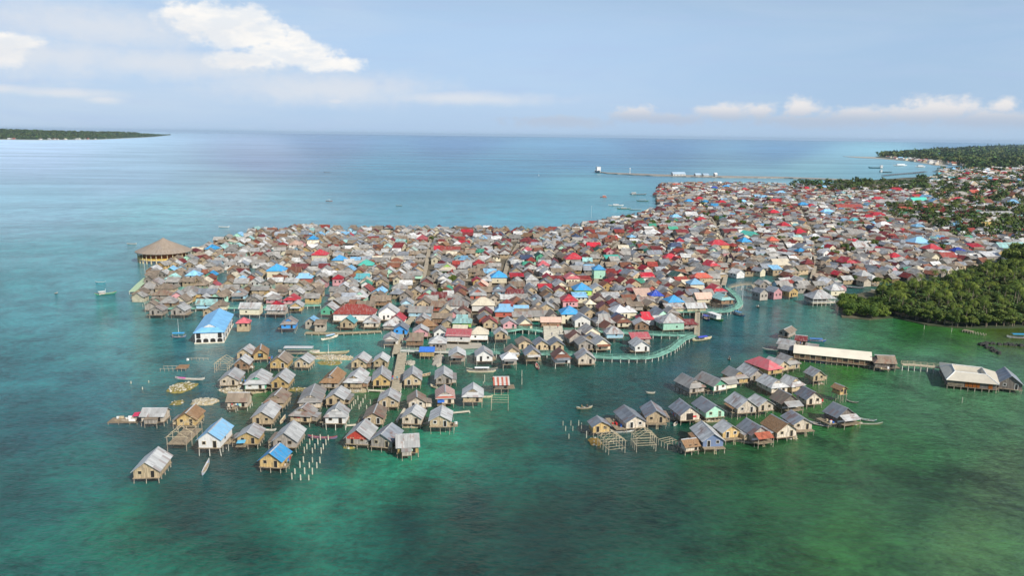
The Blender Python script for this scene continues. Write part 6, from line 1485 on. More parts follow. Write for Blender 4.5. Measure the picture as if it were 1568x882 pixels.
def scatter(poly, n, mind, tries=40):
    xs = [p[0] for p in poly]; ys = [p[1] for p in poly]; out_ = []
    for _ in range(n * tries):
        if len(out_) >= n: break
        x, y = rnd.uniform(min(xs), max(xs)), rnd.uniform(min(ys), max(ys))
        if inside((x, y), poly) and all((x - a) ** 2 + (y - b_) ** 2 > mind * mind for a, b_ in out_): out_.append((x, y))
    return out_
for x, y in scatter(GROVE, 205, 4.3): plant(K_palm, x, y, .3, rnd.choice([.6, .7, .8, .9, 1.0]) * rnd.uniform(.95, 1.1))
# shoreline trees in front of the palms
sh = [(1368, 485), (1395, 491), (1420, 497), (1450, 501), (1480, 504), (1520, 504), (1568, 502), (1600, 502)]
shw = [P(x, y, 0) for x, y in sh]
for i in range(len(shw) - 1):
    n_ = int((shw[i + 1] - shw[i]).length / 3.4) + 1
    for k_ in range(n_):
        p_ = shw[i].lerp(shw[i + 1], k_ / n_); q_ = p_ + Vector((rnd.uniform(-1, 1), rnd.uniform(1, 3.5), 0)); plant(K_shore, q_.x, q_.y, .2, rnd.uniform(.65, 1.0))
        if rnd.random() < .5: q_ = p_ + Vector((rnd.uniform(-1, 1), rnd.uniform(5, 12), 0)); plant(K_shore, q_.x, q_.y, .2, rnd.uniform(.7, 1.05))
for x, y in scatter(poly_world([(1286, 471), (1292, 485), (1330, 489), (1362, 486), (1366, 478), (1355, 470), (1320, 466), (1295, 463)]), 34, 3.3): plant(K_mang, x, y, .1, rnd.uniform(.65, .95))
for (x, y, s_) in ((1548, 415, 2.0), (1562, 412, 2.2), (1575, 418, 2.1), (1556, 404, 1.9), (1590, 408, 2.3), (1540, 424, 1.5)):
    p_ = P(x, y, 0); t = plant(K_shore, p_.x, p_.y, .3, s_)
    t['label'] = 'very large dark tree at the right edge above the palm grove'; t['group'] = 'large dark trees at the right edge'
for x, y in scatter(poly_world([(1345, 462), (1370, 462), (1400, 450), (1350, 452)]), 10, 4): plant(K_shore, x, y, .3, .8)
ntt = 0
for x, y in scatter(poly_world([(1150, 300), (1400, 300), (1480, 380), (1480, 402), (1380, 415), (1290, 420), (1160, 400), (1060, 340)]), 260, 8, 10):
    if ntt < 75 and free(x, y, 0.6): plant(K_town, x, y, .2, rnd.uniform(.6, .95)); ntt += 1
# single trees in the village
for (z, x, y, s_) in (('Q3', 690, 195, 1.0), ('Q3', 910, 720, .9), ('Q3', 790, 860, .8), ('Q3', 560, 250, .7), ('Q4', 560, 345, 1.0), ('Q4', 960, 275, 1.0), ('Q4', 790, 250, .8), ('Q5', 340, 40, 1.1), ('Q5', 210, 35, 1.0), ('Q5', 520, 45, 1.1), ('Q5', 1420, 35, 1.2), ('Q5', 1020, 395, .8), ('Q5', 120, 280, .7), ('Q5', 60, 20, .9), ('Q6', 210, 90, .9), ('Q6', 350, 85, .7), ('Q6', 1020, 140, 1.1), ('Q6', 1370, 60, 1.1), ('Q6', 1010, 400, .8), ('Q6', 1100, 75, 1.0), ('Q6', 1290, 730, .9), ('Q6', 1540, 760, 1.0), ('Q2', 1530, 40, .4), ('P3', 940, 35, .9),
                      ('M', 1120, 430, 1.5), ('M', 950, 500, 1.2), ('M', 1200, 490, 1.2), ('M', 1280, 525, 1.2), ('M', 1370, 520, 1.2), ('M', 1040, 615, 1.2), ('M', 1220, 640, 1.2), ('M', 460, 600, 1.3), ('M', 350, 640, 1.1), ('M', 610, 640, 1.1), ('M', 720, 640, 1.3), ('M', 1380, 665, 1.2), ('M', 850, 610, 1.2), ('M', 980, 520, 1.1), ('M', 480, 775, .9), ('M', 120, 790, 1.0), ('M', 1530, 520, 1.1)):
    p_ = P(*zp(z, x, y + 14), 0); plant(K_town, p_.x, p_.y, .2, s_ * .8)
for x, y in scatter(poly_world([(440, 358), (470, 357), (468, 351), (442, 351)]), 14, 4): 
    t = plant(K_town, x, y, -.6, .55); t['label'] = 'low olive bush on the islet at the back edge of the village'; t['group'] = 'olive bushes on the back islet'
# the wooded coast: nearer palms one by one, the rest as woodland
inl = scatter(poly_world([(1360, 316), (1425, 320), (1425, 342), (1372, 340)]), 16, 8) + scatter(poly_world([(1428, 322), (1600, 322), (1600, 366), (1560, 372), (1450, 366)]), 46, 9)
for x, y in inl:
    if free(x, y, 1.5): plant(K_tpalm, x, y, .4, rnd.uniform(.95, 1.3))
wood = MB(); r_ = random.Random(5)
def clump(x, y, z0, R0, H):
    g_ = r_.uniform(.6, 1.25); cc_ = (.062 * g_ * r_.uniform(.8, 1.4), .100 * g_, .028 * g_)
    for k_ in range(26):
        u = Vector((r_.gauss(0, 1), r_.gauss(0, 1), abs(r_.gauss(0, 1)))).normalized(); p_ = Vector((x, y, z0 + H * .45)) + Vector((u.x * R0, u.y * R0, u.z * H * .55)) * r_.uniform(.55, 1.05)
        a = Vector((r_.gauss(0, 1), r_.gauss(0, 1), r_.gauss(0, .5))).normalized(); b_ = u.cross(a).normalized(); s_ = R0 * r_.uniform(.28, .5)
        k2 = r_.uniform(.55, 1.5); wood.poly([p_ + a * s_, p_ + b_ * s_, p_ - a * s_ + u * s_ * .5], (cc_[0] * k2, cc_[1] * k2, cc_[2] * k2))
def wood_area(pts, spacing, R0, H, dens=1.0, check=False):
    pl = poly_world(pts); xs = [p[0] for p in pl]; ys = [p[1] for p in pl]; y = min(ys)
    while y < max(ys):
        sp = spacing * max(1, y / 1600) ; x = min(xs)
        while x < max(xs):
            xx, yy_ = x + r_.uniform(-.5, .5) * sp, y + r_.uniform(-.5, .5) * sp; x += sp
            if r_.random() > dens or not inside((xx, yy_), pl): continue
            if check and not free(xx, yy_, 0.5): continue
            k_ = r_.uniform(.7, 1.25) * max(1, y / 1900); clump(xx, yy_, .8, R0 * k_, H * min(k_, 1.5))
        y += sp
wood_area([(1366, 484), (1420, 496), (1480, 502), (1568, 500), (1700, 503), (1700, 398), (1568, 400), (1500, 414), (1440, 432), (1385, 442), (1345, 452), (1335, 470)], 3.4, 2.2, 3.6, .9)
tag(link('undergrowth', wood.mesh('undergrowth', attr_mat('woodland_leaf', .9, .3, .08, 0, .2), True)), 'dark green undergrowth filling the ground between the grove palms', 'undergrowth', kind='stuff')
wood = MB()
wood_area([(1425, 322), (1700, 322), (1700, 366), (1560, 374), (1450, 368), (1410, 342)], 7.5, 3.8, 7, .62, True)
wood_area([(1355, 314), (1428, 318), (1440, 345), (1370, 342)], 8.5, 4, 6, .7, True)
wood_area([(1197, 286), (1225, 282), (1310, 279), (1420, 280), (1420, 294), (1300, 297), (1210, 294)], 11, 5, 8, .36, True)
wood_area([(1400, 272), (1440, 273), (1700, 266), (1700, 322), (1425, 322), (1400, 300)], 14, 6, 9, .42, True)
wood_area([(1440, 258), (1500, 260), (1700, 262), (1700, 272), (1440, 272)], 18, 8, 9, .28)
wood_area([(1352, 237), (1400, 234), (1460, 230), (1568, 225), (1800, 227), (1800, 262), (1500, 259), (1455, 251), (1400, 244.5), (1352, 240.5)], 26, 13, 12, .72)
tag(link('woodland', wood.mesh('woodland', attr_mat('woodland_leaf', .9, .3, .08, 0, .2), True)), 'dark green palm and broadleaf woodland covering the coast on the right', 'woodland', kind='stuff')
# scattered far houses on the coast
fm = MB(); fw = MB()
def tiny(x, y, W, L, rz_, rc, wc, z0=1.2, H=3.2):
    rp, gab, zr = roof_polys(W, L, z0 + H, r_.choice('gh')); c0, s0 = math.cos(rz_), math.sin(rz_); T = lambda p_: (x + p_[0] * c0 - p_[1] * s0, y + p_[0] * s0 + p_[1] * c0, p_[2])
    for p_ in rp: fm.slab([T(v) for v in p_], .2, rc)
    for p_ in wall_polys(W, L, z0, z0 + H, 'g'): fm.poly([T(v) for v in p_], wc)
FR = ['zinc'] * 9 + ['zincd'] * 8 + ['brownish'] * 4 + ['rust'] * 4 + ['crimson'] * 2 + ['coral'] * 2 + ['sky', 'white', 'white', 'cream', 'teal', 'maroon']
for pts, n_, mn, sz in (([(1440, 262), (1520, 260), (1700, 262), (1700, 318), (1425, 322), (1410, 300)], 620, 11, 1.5), ([(1430, 243), (1500, 236), (1700, 238), (1700, 260), (1500, 259), (1452, 252)], 620, 16, 2.0), ([(1352, 241), (1400, 244), (1440, 250), (1450, 255), (1400, 248)], 40, 12, 1.6), ([(1540, 238), (1700, 240), (1700, 250), (1540, 248)], 300, 16, 2.2), ([(1380, 236), (1460, 232), (1700, 229), (1700, 238), (1420, 243)], 160, 30, 2.6)):
    for x, y in scatter(poly_world(pts), n_, mn, 12):
        if free(x, y, 4): g_ = r_.uniform(.8, 1.15); tiny(x, y, r_.uniform(6, 9) * sz, r_.uniform(8, 14) * sz, r_.uniform(-.5, .5) + r_.choice([0, 1.57]), jitter(ROOF[r_.choice(FR)], g_), jitter(WALL[r_.choice(['cream', 'white', 'pale', 'tan'])], g_), H=4.5)
tag(link('coast_houses', fm.mesh('coast_houses', attr_mat('village_roofs'), True)), 'scattered pale and red roofed town houses far along the wooded coast', 'houses', kind='stuff')
# ------------------------------------------------------------ far island on the left
def shore_y(x): return float(np.interp(x, [-400, 0, 60, 150, 232, 262], [214, 213.6, 214.2, 213.6, 209.5, 206.4]))
def top_y(x): return float(np.interp(x, [-400, 0, 60, 110, 160, 200, 232, 262], [192, 196.2, 198, 199.5, 200.2, 201.2, 204.2, 205.9]))
im = MB(); cols_ = []
XS = [-300 + i * 5 for i in range(113)]
front = []
for x in XS:
    s_ = P(x, shore_y(x), 0); n_ = s_.normalized(); depth = float(np.interp(x, [150, 262], [650, 120]))
    b_ = s_ + n_ * depth; d_ = ray(x, top_y(x)); th = CAM_H + d_.z / math.hypot(d_.x, d_.y) * math.hypot(b_.x, b_.y)
    front.append((s_, s_ + n_ * 40, b_, b_ + n_ * 900, max(th, 8)))
for i in range(len(front) - 1):
    a, b_ = front[i], front[i + 1]
    z_ = lambda v, z: (v.x, v.y, z)
    im.poly([z_(a[0], .2), z_(b_[0], .2), z_(b_[1], 3), z_(a[1], 3)], (.45, .42, .35)); im.poly([z_(a[1], 3), z_(b_[1], 3), z_(b_[2], b_[4] - 10), z_(a[2], a[4] - 10)], (.04, .07, .03)); im.poly([z_(a[2], a[4] - 10), z_(b_[2], b_[4] - 10), z_(b_[3], 0), z_(a[3], 0)], (.04, .07, .03))
struct('island', im.mesh('island', attr_mat('island_ground', .95, .2, .01, 0, .1), True), 'low wooded island far off at the left')
wood = MB()
for i in range(2600):
    k_ = r_.uniform(0, len(front) - 1.01); j = int(k_); f_ = k_ - j; t_ = r_.uniform(0.03, 1) ** .8
    a, b_ = front[j], front[j + 1]; s_ = a[1].lerp(b_[1], f_); e_ = a[2].lerp(b_[2], f_); th = a[4] * (1 - f_) + b_[4] * f_; p_ = s_.lerp(e_, t_)
    zz = 3 + (th - 16) * t_; clump(p_.x, p_.y, max(zz - 3, 0), 16, 15)
tag(link('island_woodland', wood.mesh('island_woodland', attr_mat('woodland_leaf'), True)), 'dense green woodland covering the far island', 'woodland', kind='stuff')
fm = MB()
for i in range(150):
    x = r_.uniform(-40, 225); s_ = P(x, shore_y(x) - r_.uniform(.1, .9), 0); g_ = r_.uniform(.8, 1.1)
    tiny(s_.x, s_.y, r_.uniform(10, 18), r_.uniform(12, 26), r_.uniform(-.3, .3), jitter(ROOF[r_.choice(['white', 'zinc', 'coral', 'cream', 'zinc', 'rust', 'brownish'])], g_), jitter(WALL['white'], g_), .5, 6)
tag(link('island_houses', fm.mesh('island_houses', attr_mat('village_roofs'), True)), 'row of tiny pale and red houses along the far island shore', 'houses', kind='stuff')

# ------------------------------------------------------------ boats
def hull(L, W, H, sheer=.5, n=11):
    m_ = MB(); st = []
    for i in range(n):
        u = i / (n - 1) * 2 - 1; w_ = W / 2 * max(0, 1 - abs(u) ** 2.6); z = H + sheer * u * u * abs(u); kz = -.25 + .25 * abs(u) ** 3 + (z * .5 if abs(u) == 1 else 0)
        st.append([(u * L / 2, -w_, z), (u * L / 2, -w_ * .7, kz + (z - kz) * .35), (u * L / 2, 0, kz), (u * L / 2, w_ * .7, kz + (z - kz) * .35), (u * L / 2, w_, z)])
    for i in range(n - 1):
        for k_ in range(4): m_.poly([st[i][k_], st[i + 1][k_], st[i + 1][k_ + 1], st[i][k_ + 1]])
    fl = MB()
    for i in range(1, n - 2):
        a, b_ = st[i], st[i + 1]; fl.poly([(a[0][0], a[0][1] * .9, H * .35), (b_[0][0], b_[0][1] * .9, H * .35), (b_[4][0], b_[4][1] * .9, H * .35), (a[4][0], a[4][1] * .9, H * .35)])
    gw = MB()
    for i in range(n - 1):
        for k_ in (0, 4): gw.tube(st[i][k_], st[i + 1][k_], .05, n=4, cap=False)
    return m_, fl, gw
def boat(x, y, ang, L, W, c1, label, c2=None, canopy=None, outrig=False, cabin=None, mast=0, name='boat', cat='boat', H=None, deckc=(.42, .33, .22)):
    p_ = P(x, y, 0); t = empty(name, (p_.x, p_.y, 0), R(ang), label, cat); H = H or max(.3, .1 * W + .2 + L * .012)
    a, b_, c_ = hull(L, W, H, .35 + L * .03)
    nm = 'paint_%d_%d_%d' % tuple(int(v * 99) for v in c1)
    link('hull', a.mesh('hull', plain_mat(nm, c1, .6, .2, 1)), t)
    link('deck', b_.mesh('deck', plain_mat('boat_deck_%d' % int(deckc[0] * 99), deckc, .85, .25, 1.5)), t)
    c2 = c2 or (.6, .58, .52); link('gunwale', c_.mesh('gunwale', plain_mat('paint_%d_%d_%d' % tuple(int(v * 99) for v in c2), c2, .6, .15)), t)
    if not cabin:
        for u in (-.25, .05, .3):
            m_ = MB(); m_.box(u * L - .12, u * L + .12, -W * .40, W * .40, H * .72, H * .8); link('thwart', m_.mesh('thwart', M_frame), t)
    if canopy:
        cc_, l_, z0 = canopy; m_ = MB(); w2 = W * .5
        m_.slab(up([(-l_ / 2, -w2, z0), (l_ / 2, -w2, z0), (l_ / 2, 0, z0 + .25), (-l_ / 2, 0, z0 + .25)]), .06); m_.slab(up([(-l_ / 2, w2, z0), (l_ / 2, w2, z0), (l_ / 2, 0, z0 + .25), (-l_ / 2, 0, z0 + .25)]), .06)
        link('canopy', m_.mesh('canopy', plain_mat('paint_%d_%d_%d' % tuple(int(v * 99) for v in cc_), cc_, .6, .15)), t)
        for sx_ in (-1, 1):
            for sy_ in (-1, 1): m_ = MB(); m_.tube((sx_ * (l_ / 2 - .2), sy_ * w2 * .85, H * .3), (sx_ * (l_ / 2 - .2), sy_ * w2 * .85, z0 + .05), .04, n=4); link('canopy_post', m_.mesh('canopy_post', M_frame), t)
    if cabin:
        cc_, x0, x1, hh = cabin; m_ = MB(); m_.box(x0, x1, -W * .33, W * .33, H * .4, H + hh); cb = link('cabin', m_.mesh('cabin', plain_mat('paint_%d_%d_%d' % tuple(int(v * 99) for v in cc_), cc_, .6, .1)), t)
        m_ = MB(); m_.box(x0 - .3, x1 + .3, -W * .38, W * .38, H + hh + .003, H + hh + .15); link('cabin_roof', m_.mesh('cabin_roof', M_whites), t)
        for k_ in range(3):
            for s_ in (-1, 1):
                xc = x0 + (x1 - x0) * (k_ + .5) / 3; m_ = MB(); m_.box(xc - .3, xc + .3, s_ * W * .33 - .03, s_ * W * .33 + .03, H + hh * .45, H + hh * .8); link('window', m_.mesh('window', M_open), cb)
    if mast: m_ = MB(); m_.tube((0, 0, H * .3), (0, 0, mast), .09, .05); link('mast', m_.mesh('mast', M_whites), t)
    if outrig:
        for s_ in (-1, 1):
            m_ = MB(); m_.tube((-L * .4, s_ * W * 1.6, .05), (L * .4, s_ * W * 1.6, .05), .09); link('float', m_.mesh('float', M_frame), t)
        for u in (-.25, 0, .25): m_ = MB(); m_.tube((u * L, -W * 1.6, .2), (u * L, W * 1.6, .2), .05); link('outrigger_pole', m_.mesh('outrigger_pole', M_frame), t)
    return t
wh_, bl_, gr_, br2, dk_ = (.72, .73, .74), (.04, .16, .5), (.06, .42, .08), (.34, .24, .14), (.05, .05, .05)
hd = lambda a, b_: math.degrees(math.atan2((P(*b_) - P(*a)).y, (P(*b_) - P(*a)).x))
boat(315, 719, hd((308, 733), (322, 704)), 9, .95, (.50, .56, .66), 'long pale blue and white canoe floating alone beside the lone foremost tan house', name='canoe', cat='canoe')
boat(433, 645, hd((428, 652), (438, 638)), 6.0, 1.0, (.60, .50, .34), 'pale wooden canoe between two rows of houses in the left cluster', name='canoe', cat='canoe')
boat(494, 672, -4, 8, .9, (.15, .13, .22), 'purple canoe with red stern between the white foundation posts', (.6, .1, .1), name='canoe', cat='canoe')
t = boat(291, 582, 176, 10, 1.2, (.58, .56, .50), 'pink-bowed white canoe above the coral heap', (.6, .58, .55), name='canoe', cat='canoe')
m_ = MB(); m_.slab(up([(1.6, -.5, .62), (4.4, -.22, .8), (4.4, .22, .8), (1.6, .5, .62)]), .1); link('bow_cover', m_.mesh('bow_cover', plain_mat('pink_paint', (.70, .14, .42), .7, .15)), t)
boat(274, 517, 8, 5.6, 2.0, (.10, .16, .30), 'small boat with blue canopy moored left of the blue roofed hall', canopy=((.05, .32, .62), 4.6, 1.9), mast=7.5)
boat(505, 519, 52, 8.5, 1.7, (.68, .64, .52), 'pale motor boat with light blue canopy in the inner lagoon', canopy=((.35, .48, .62), 4.2, 1.6), outrig=False)
boat(458, 542, 2, 15, 3.2, (.55, .52, .46), 'large outrigger boat with long grey canopy behind the left cluster', canopy=((.45, .46, .47), 10.5, 2.6), outrig=True)
boat(503, 543, 10, 15, 2.8, (.36, .29, .18), 'unfinished brown wooden boat with green frame behind the coral causeway', (.15, .45, .3), outrig=False, mast=4)
boat(1095, 489, 112, 12, 3.6, gr_, 'green hulled white ferry moored at the curving turquoise walkway', wh_, cabin=((.70, .72, .72), -2.5, 4.0, 1.7), name='ferry', cat='ferry')
boat(1081, 489, 100, 8, 2.0, (.06, .08, .30), 'small dark blue boat just left of the green ferry', wh_, canopy=((.10, .12, .42), 4, 1.7))
boat(1131, 483, 118, 8, 2.1, (.10, .20, .34), 'blue and brown boat right of the green ferry', br2, canopy=((.06, .22, .42), 3.8, 1.7))
boat(1075, 521, 28, 10, 2.0, (.52, .46, .26), 'tan boat with blue canopy moored under the walkway corner', canopy=((.06, .08, .50), 4.6, 1.5))
boat(162, 451, 38, 10, 2.4, (.06, .40, .26), 'green and red motor boat with white deck alone in the open water at the left', (.6, .12, .06), cabin=((.70, .70, .66), -3, -.6, 1.1), mast=3, deckc=(.55, .5, .42))
boat(154, 433, 12, 5.5, .9, (.12, .34, .44), 'thin blue canoe just beyond the green and red motor boat', name='canoe', cat='canoe')
boat(86, 450, 90, 2.4, .9, dk_, 'tiny dark dinghy far out at the left', name='dinghy', cat='dinghy')
boat(738, 568, 4, 11, 1.8, (.10, .11, .13), 'long dark boat with white canopy moored under the middle waterfront', (.55, .50, .36), canopy=((.70, .72, .72), 5, 1.2))
boat(737, 566 + 4.5, 3, 10, .6, (.62, .54, .36), 'slender pale dugout floating before the long dark boat', name='canoe', cat='canoe')
boat(823, 563, 95, 6.5, 1.2, (.50, .12, .14), 'red and white small boat standing end-on off the middle waterfront', wh_)
boat(744, 609, 6, 4.2, .9, (.62, .54, .34), 'tiny pale canoe left of the empty stilt frame', name='canoe', cat='canoe')
rb = boat(895, 626, 14, 5.0, 1.0, (.30, .26, .16), 'small rowboat carrying two people near the golden hut', name='rowboat', cat='rowboat')
boat(996, 603, 2, 3.0, 1.0, (.40, .39, .32), 'small pale dinghy in open water left of the long grey house', name='dinghy', cat='dinghy')
boat(1562, 518, 178, 11, 2.4, (.60, .60, .58), 'white boat with blue canopy at the right edge by the breakwater', canopy=((.04, .30, .55), 7, 1.8))
rb2 = boat(1117, 551, 80, 3.2, .8, (.12, .14, .10), 'tiny canoe with one person between the walkway and the right cluster', name='canoe', cat='canoe')
rb3 = boat(1161, 471, 100, 3.0, 1.0, (.12, .10, .08), 'tiny dark canoe with one person right of the ferry bay', name='canoe', cat='canoe')
boat(1183, 537, -12, 8, .9, (.10, .22, .22), 'dark green dugout at the left tip of the long hall group', name='canoe', cat='canoe')
boat(1249, 523, -6, 8, 1.6, (.03, .10, .38), 'dark blue boat with canopy behind the dark red roofed hut', canopy=((.08, .20, .55), 5, 1.2))
boat(1305, 617, -35, 3.6, .7, (.04, .07, .05), 'tiny black canoe drifting right of the tiny thatched hut', name='canoe', cat='canoe')
boat(1255, 652, -30, 6.5, 1.6, (.16, .15, .13), 'dark wooden boat with white load tied behind the spotted house', wh_)
boat(1328, 645, -22, 5, 1.2, (.03, .12, .10), 'dark teal boat beside the house at the right tip', wh_)
boat(1166, 450, 105, 8, 2.4, (.28, .36, .36), 'grey boat with white cabin beside the pink walled house', cabin=((.7, .7, .66), -1, 2, 1.2))
boat(1305, 441, 150, 12, 3.2, (.12, .13, .15), 'black hulled boat with grey deck moored in the inlet before the mangroves', wh_, deckc=(.5, .5, .48))
boat(1332, 438, 170, 9, 2.4, (.52, .40, .32), 'light brown boat with grey canopy in the inlet', canopy=((.5, .5, .5), 6, 1.5))
boat(1348, 446, 178, 10, 1.8, (.62, .55, .42), 'cream longboat lying just above the mangroves', wh_)
boat(343, 348, 6, 9, 2, wh_, 'white speedboat crossing the sea above the village with a wake', name='speedboat', cat='boat')
boat(202, 374, 4, 7, 1.6, (.5, .52, .5), 'small pale boat in front of the sea left of the round pavilion')
boat(504, 308, 2, 8, 2, (.35, .12, .10), 'small dark red fishing boat on the open sea', canopy=((.6, .6, .6), 3, 2))
boat(501, 264, 1, 14, 3, (.14, .2, .26), 'distant small fishing boat near the horizon left of centre')
boat(611, 315, 2, 7, 1.4, (.1, .14, .14), 'tiny dark canoe far out on the sea', name='canoe', cat='canoe')
boat(825, 269, 90, 10, 2, wh_, 'distant white sail-like marker boat on the calm sea', mast=9)
boat(977, 298, -2, 24, 5, (.10, .14, .16), 'long dark wooden cargo boat anchored beyond the village', wh_, cabin=((.5, .5, .48), -9, -3, 2.2))
boat(943, 315, -3, 18, 3, wh_, 'white slender boat anchored beyond the village, foremost of the moored group', cabin=((.7, .7, .7), -3, 3, 1.2))
boat(955, 320, -3, 16, 3, (.08, .22, .16), 'dark green low boat anchored beside the white slender boat', cabin=((.4, .42, .4), -3, 3, 1))
boat(973, 321.5, 0, 14, 2.4, (.2, .28, .3), 'low blue-grey canoe right of the dark green low boat', name='canoe', cat='canoe')
boat(924, 302, 3, 9, 2.6, (.50, .10, .06), 'orange-red fishing boat alone left of the dark cargo boat', cabin=((.6, .16, .10), -1, 3, 1.8))
boat(984, 308, -2, 16, 3, (.07, .20, .16), 'dark green boat nearest the far waterfront', canopy=((.3, .34, .32), 8, 2.2))
boat(991, 324.5, 5, 12, 3, (.5, .5, .48), 'pale boat touching the far waterfront', cabin=((.66, .66, .64), -3, 2, 1.5))
boat(1341, 257.5, 0, 44, 8, (.06, .16, .20), 'dark cargo ship with white bridge anchored in the far bay', wh_, cabin=((.7, .7, .7), 12, 19, 6), name='ship', cat='ship', H=3)
boat(1356, 264, 2, 34, 7, (.06, .14, .18), 'low dark ship in front of the other in the far bay', wh_, cabin=((.55, .6, .62), -14, -9, 4), name='ship', cat='ship', H=2.4)
boat(1378, 254, 0, 44, 9, wh_, 'white ferry ship lying near the pale sand spit', wh_, cabin=((.75, .75, .75), -10, 14, 4), name='ship', cat='ship', H=3)
boat(1409, 256, 0, 30, 7, wh_, 'smaller white ship right of the white ferry ship', wh_, cabin=((.75, .75, .75), -8, 8, 4), name='ship', cat='ship', H=3)
boat(915, 264, 95, 42, 13, (.20, .24, .27), 'grey and white ship berthed at the end of the long causeway', wh_, cabin=((.72, .72, .72), -14, 2, 9), mast=18, name='ship', cat='ship', H=4)
boat(452, 202.6, 0, 90, 16, wh_, 'white ship as a speck on the horizon', wh_, cabin=((.75, .75, .75), -30, 10, 14), name='ship', cat='ship', H=8)
for x, y, a, L_, W_b, cc_, lab in ((954, 662, 12, 7, .9, (.55, .58, .58), 'pale canoe among the pole frames of the right cluster'), (1034, 651, 60, 3, .9, (.62, .60, .55), 'tiny white canoe behind the ruined low frame'), (1099, 687, 62, 5, .9, (.62, .62, .58), 'white canoe standing off the ladder of the blue spotted house'),
    (1148, 679, -14, 9, .8, (.40, .33, .22), 'long brown dugout under the house with rust red porch'), (651, 576, 40, 4.4, 2.0, (.34, .22, .10), 'broad brown punt right of the tan house near the boardwalk'), (665, 594, -50, 4, 1.3, (.55, .50, .34), 'pale yellow punt left of the red striped roof house'), (412, 660, 0, 4, .8, (.5, .5, .45), 'short grey canoe behind the golden house with blue tarp'),
    (1327, 651, -2, 9, .6, (.10, .16, .07), 'thin dark green dugout pointing right from the right tip')): boat(x, y, a, L_, W_b, cc_, lab, name='canoe', cat='canoe')
# people in the small boats
def person_mesh(shirt, trousers):
    v = [(0, 0, .12), (0, 0, .40), (0, 0, .62), (0, 0, .72), (0, 0, .86), (.17, 0, .58), (.30, .05, .38), (.32, .28, .34), (-.17, 0, .58), (-.30, .05, .38), (-.32, .28, .34), (.11, .05, .12), (.14, .42, .22), (.14, .46, -.12), (-.11, .05, .12), (-.14, .42, .22), (-.14, .46, -.12)]
    e = [(0, 1), (1, 2), (2, 3), (3, 4), (2, 5), (5, 6), (6, 7), (2, 8), (8, 9), (9, 10), (0, 11), (11, 12), (12, 13), (0, 14), (14, 15), (15, 16)]
    rad = [.14, .14, .15, .06, .11, .07, .05, .035, .07, .05, .035, .10, .075, .05, .10, .075, .05]
    me = bpy.data.meshes.new('person'); me.from_pydata(v, e, []); o = bpy.data.objects.new('person', me); col.objects.link(o)
    md = o.modifiers.new('skin', 'SKIN'); md.use_smooth_shade = True
    for i, sv in enumerate(me.skin_vertices[0].data): sv.radius = (rad[i], rad[i]); sv.use_root = (i == 0)
    o.modifiers.new('sub', 'SUBSURF').levels = 1
    mt, N, b = newmat('person_clothes'); z = N.sep(N.n('ShaderNodeTexCoord').outputs['Object'])[2]
    cc = N.mix(N.math('GREATER_THAN', z, .25), c4(trousers), c4(shirt)); cc = N.mix(N.math('GREATER_THAN', z, .68), cc, (.28, .15, .09, 1)); cc = N.mix(N.math('GREATER_THAN', z, .93), cc, (.01, .01, .01, 1))
    N.link(cc, b.inputs['Base Color']); me.materials.append(mt); return o
def seat(bt, u, sh, tr, lab, ang=90):
    o = person_mesh(sh, tr); c0 = bt.rotation_euler.z; p_ = bt.location
    o.location = (p_.x + math.cos(c0) * u, p_.y + math.sin(c0) * u, .28); o.rotation_euler = (0, 0, c0 - R(ang)); o.scale = (1.25,) * 3; tag(o, lab, 'person')
seat(rb, -.9, (.45, .30, .12), (.05, .06, .10), 'person in ochre shirt sitting at the left end of the rowboat')
seat(rb, .8, (.12, .10, .08), (.05, .05, .05), 'person in dark clothes sitting at the right end of the rowboat')
seat(rb2, 0, (.08, .09, .10), (.04, .04, .05), 'person in dark clothes in the tiny canoe between walkway and right cluster')
seat(rb3, 0, (.5, .48, .44), (.05, .05, .06), 'person in pale shirt in the tiny dark canoe right of the ferry')
def standing(x, y, z, sh, tr, lab):
    v = [(0, 0, .90), (0, 0, 1.15), (0, 0, 1.42), (0, 0, 1.53), (0, 0, 1.68), (.19, 0, 1.38), (.25, .02, 1.10), (.24, .08, .85), (-.19, 0, 1.38), (-.25, .02, 1.10), (-.24, .08, .85), (.10, 0, .85), (.12, .04, .48), (.12, 0, .08), (.12, .14, .03), (-.10, 0, .85), (-.12, -.04, .48), (-.13, -.06, .08), (-.13, .08, .03)]
    e = [(0, 1), (1, 2), (2, 3), (3, 4), (2, 5), (5, 6), (6, 7), (2, 8), (8, 9), (9, 10), (0, 11), (11, 12), (12, 13), (13, 14), (0, 15), (15, 16), (16, 17), (17, 18)]
    rad = [.14, .13, .15, .055, .105, .07, .05, .035, .07, .05, .035, .10, .07, .045, .035, .10, .07, .045, .035]
    me = bpy.data.meshes.new('person'); me.from_pydata(v, e, []); o = bpy.data.objects.new('person', me); col.objects.link(o)
    md = o.modifiers.new('skin', 'SKIN'); md.use_smooth_shade = True
    for i, sv in enumerate(me.skin_vertices[0].data): sv.radius = (rad[i], rad[i]); sv.use_root = (i == 0)
    o.modifiers.new('sub', 'SUBSURF').levels = 1
    mt, N, b = newmat('person_clothes'); zz = N.sep(N.n('ShaderNodeTexCoord').outputs['Object'])[2]
    cc = N.mix(N.math('GREATER_THAN', zz, .9), c4(tr), c4(sh)); cc = N.mix(N.math('GREATER_THAN', zz, 1.47), cc, (.28, .15, .09, 1)); cc = N.mix(N.math('GREATER_THAN', zz, 1.72), cc, (.01, .01, .01, 1))
    N.link(cc, b.inputs['Base Color']); me.materials.append(mt); p_ = P(x, y, z); o.location = (p_.x, p_.y, z); o.rotation_euler = (0, 0, rnd.uniform(0, 6)); tag(o, lab, 'person')
standing(842, 504, 1.61, (.05, .05, .07), (.04, .04, .05), 'person in black standing at the back left of the landing square')
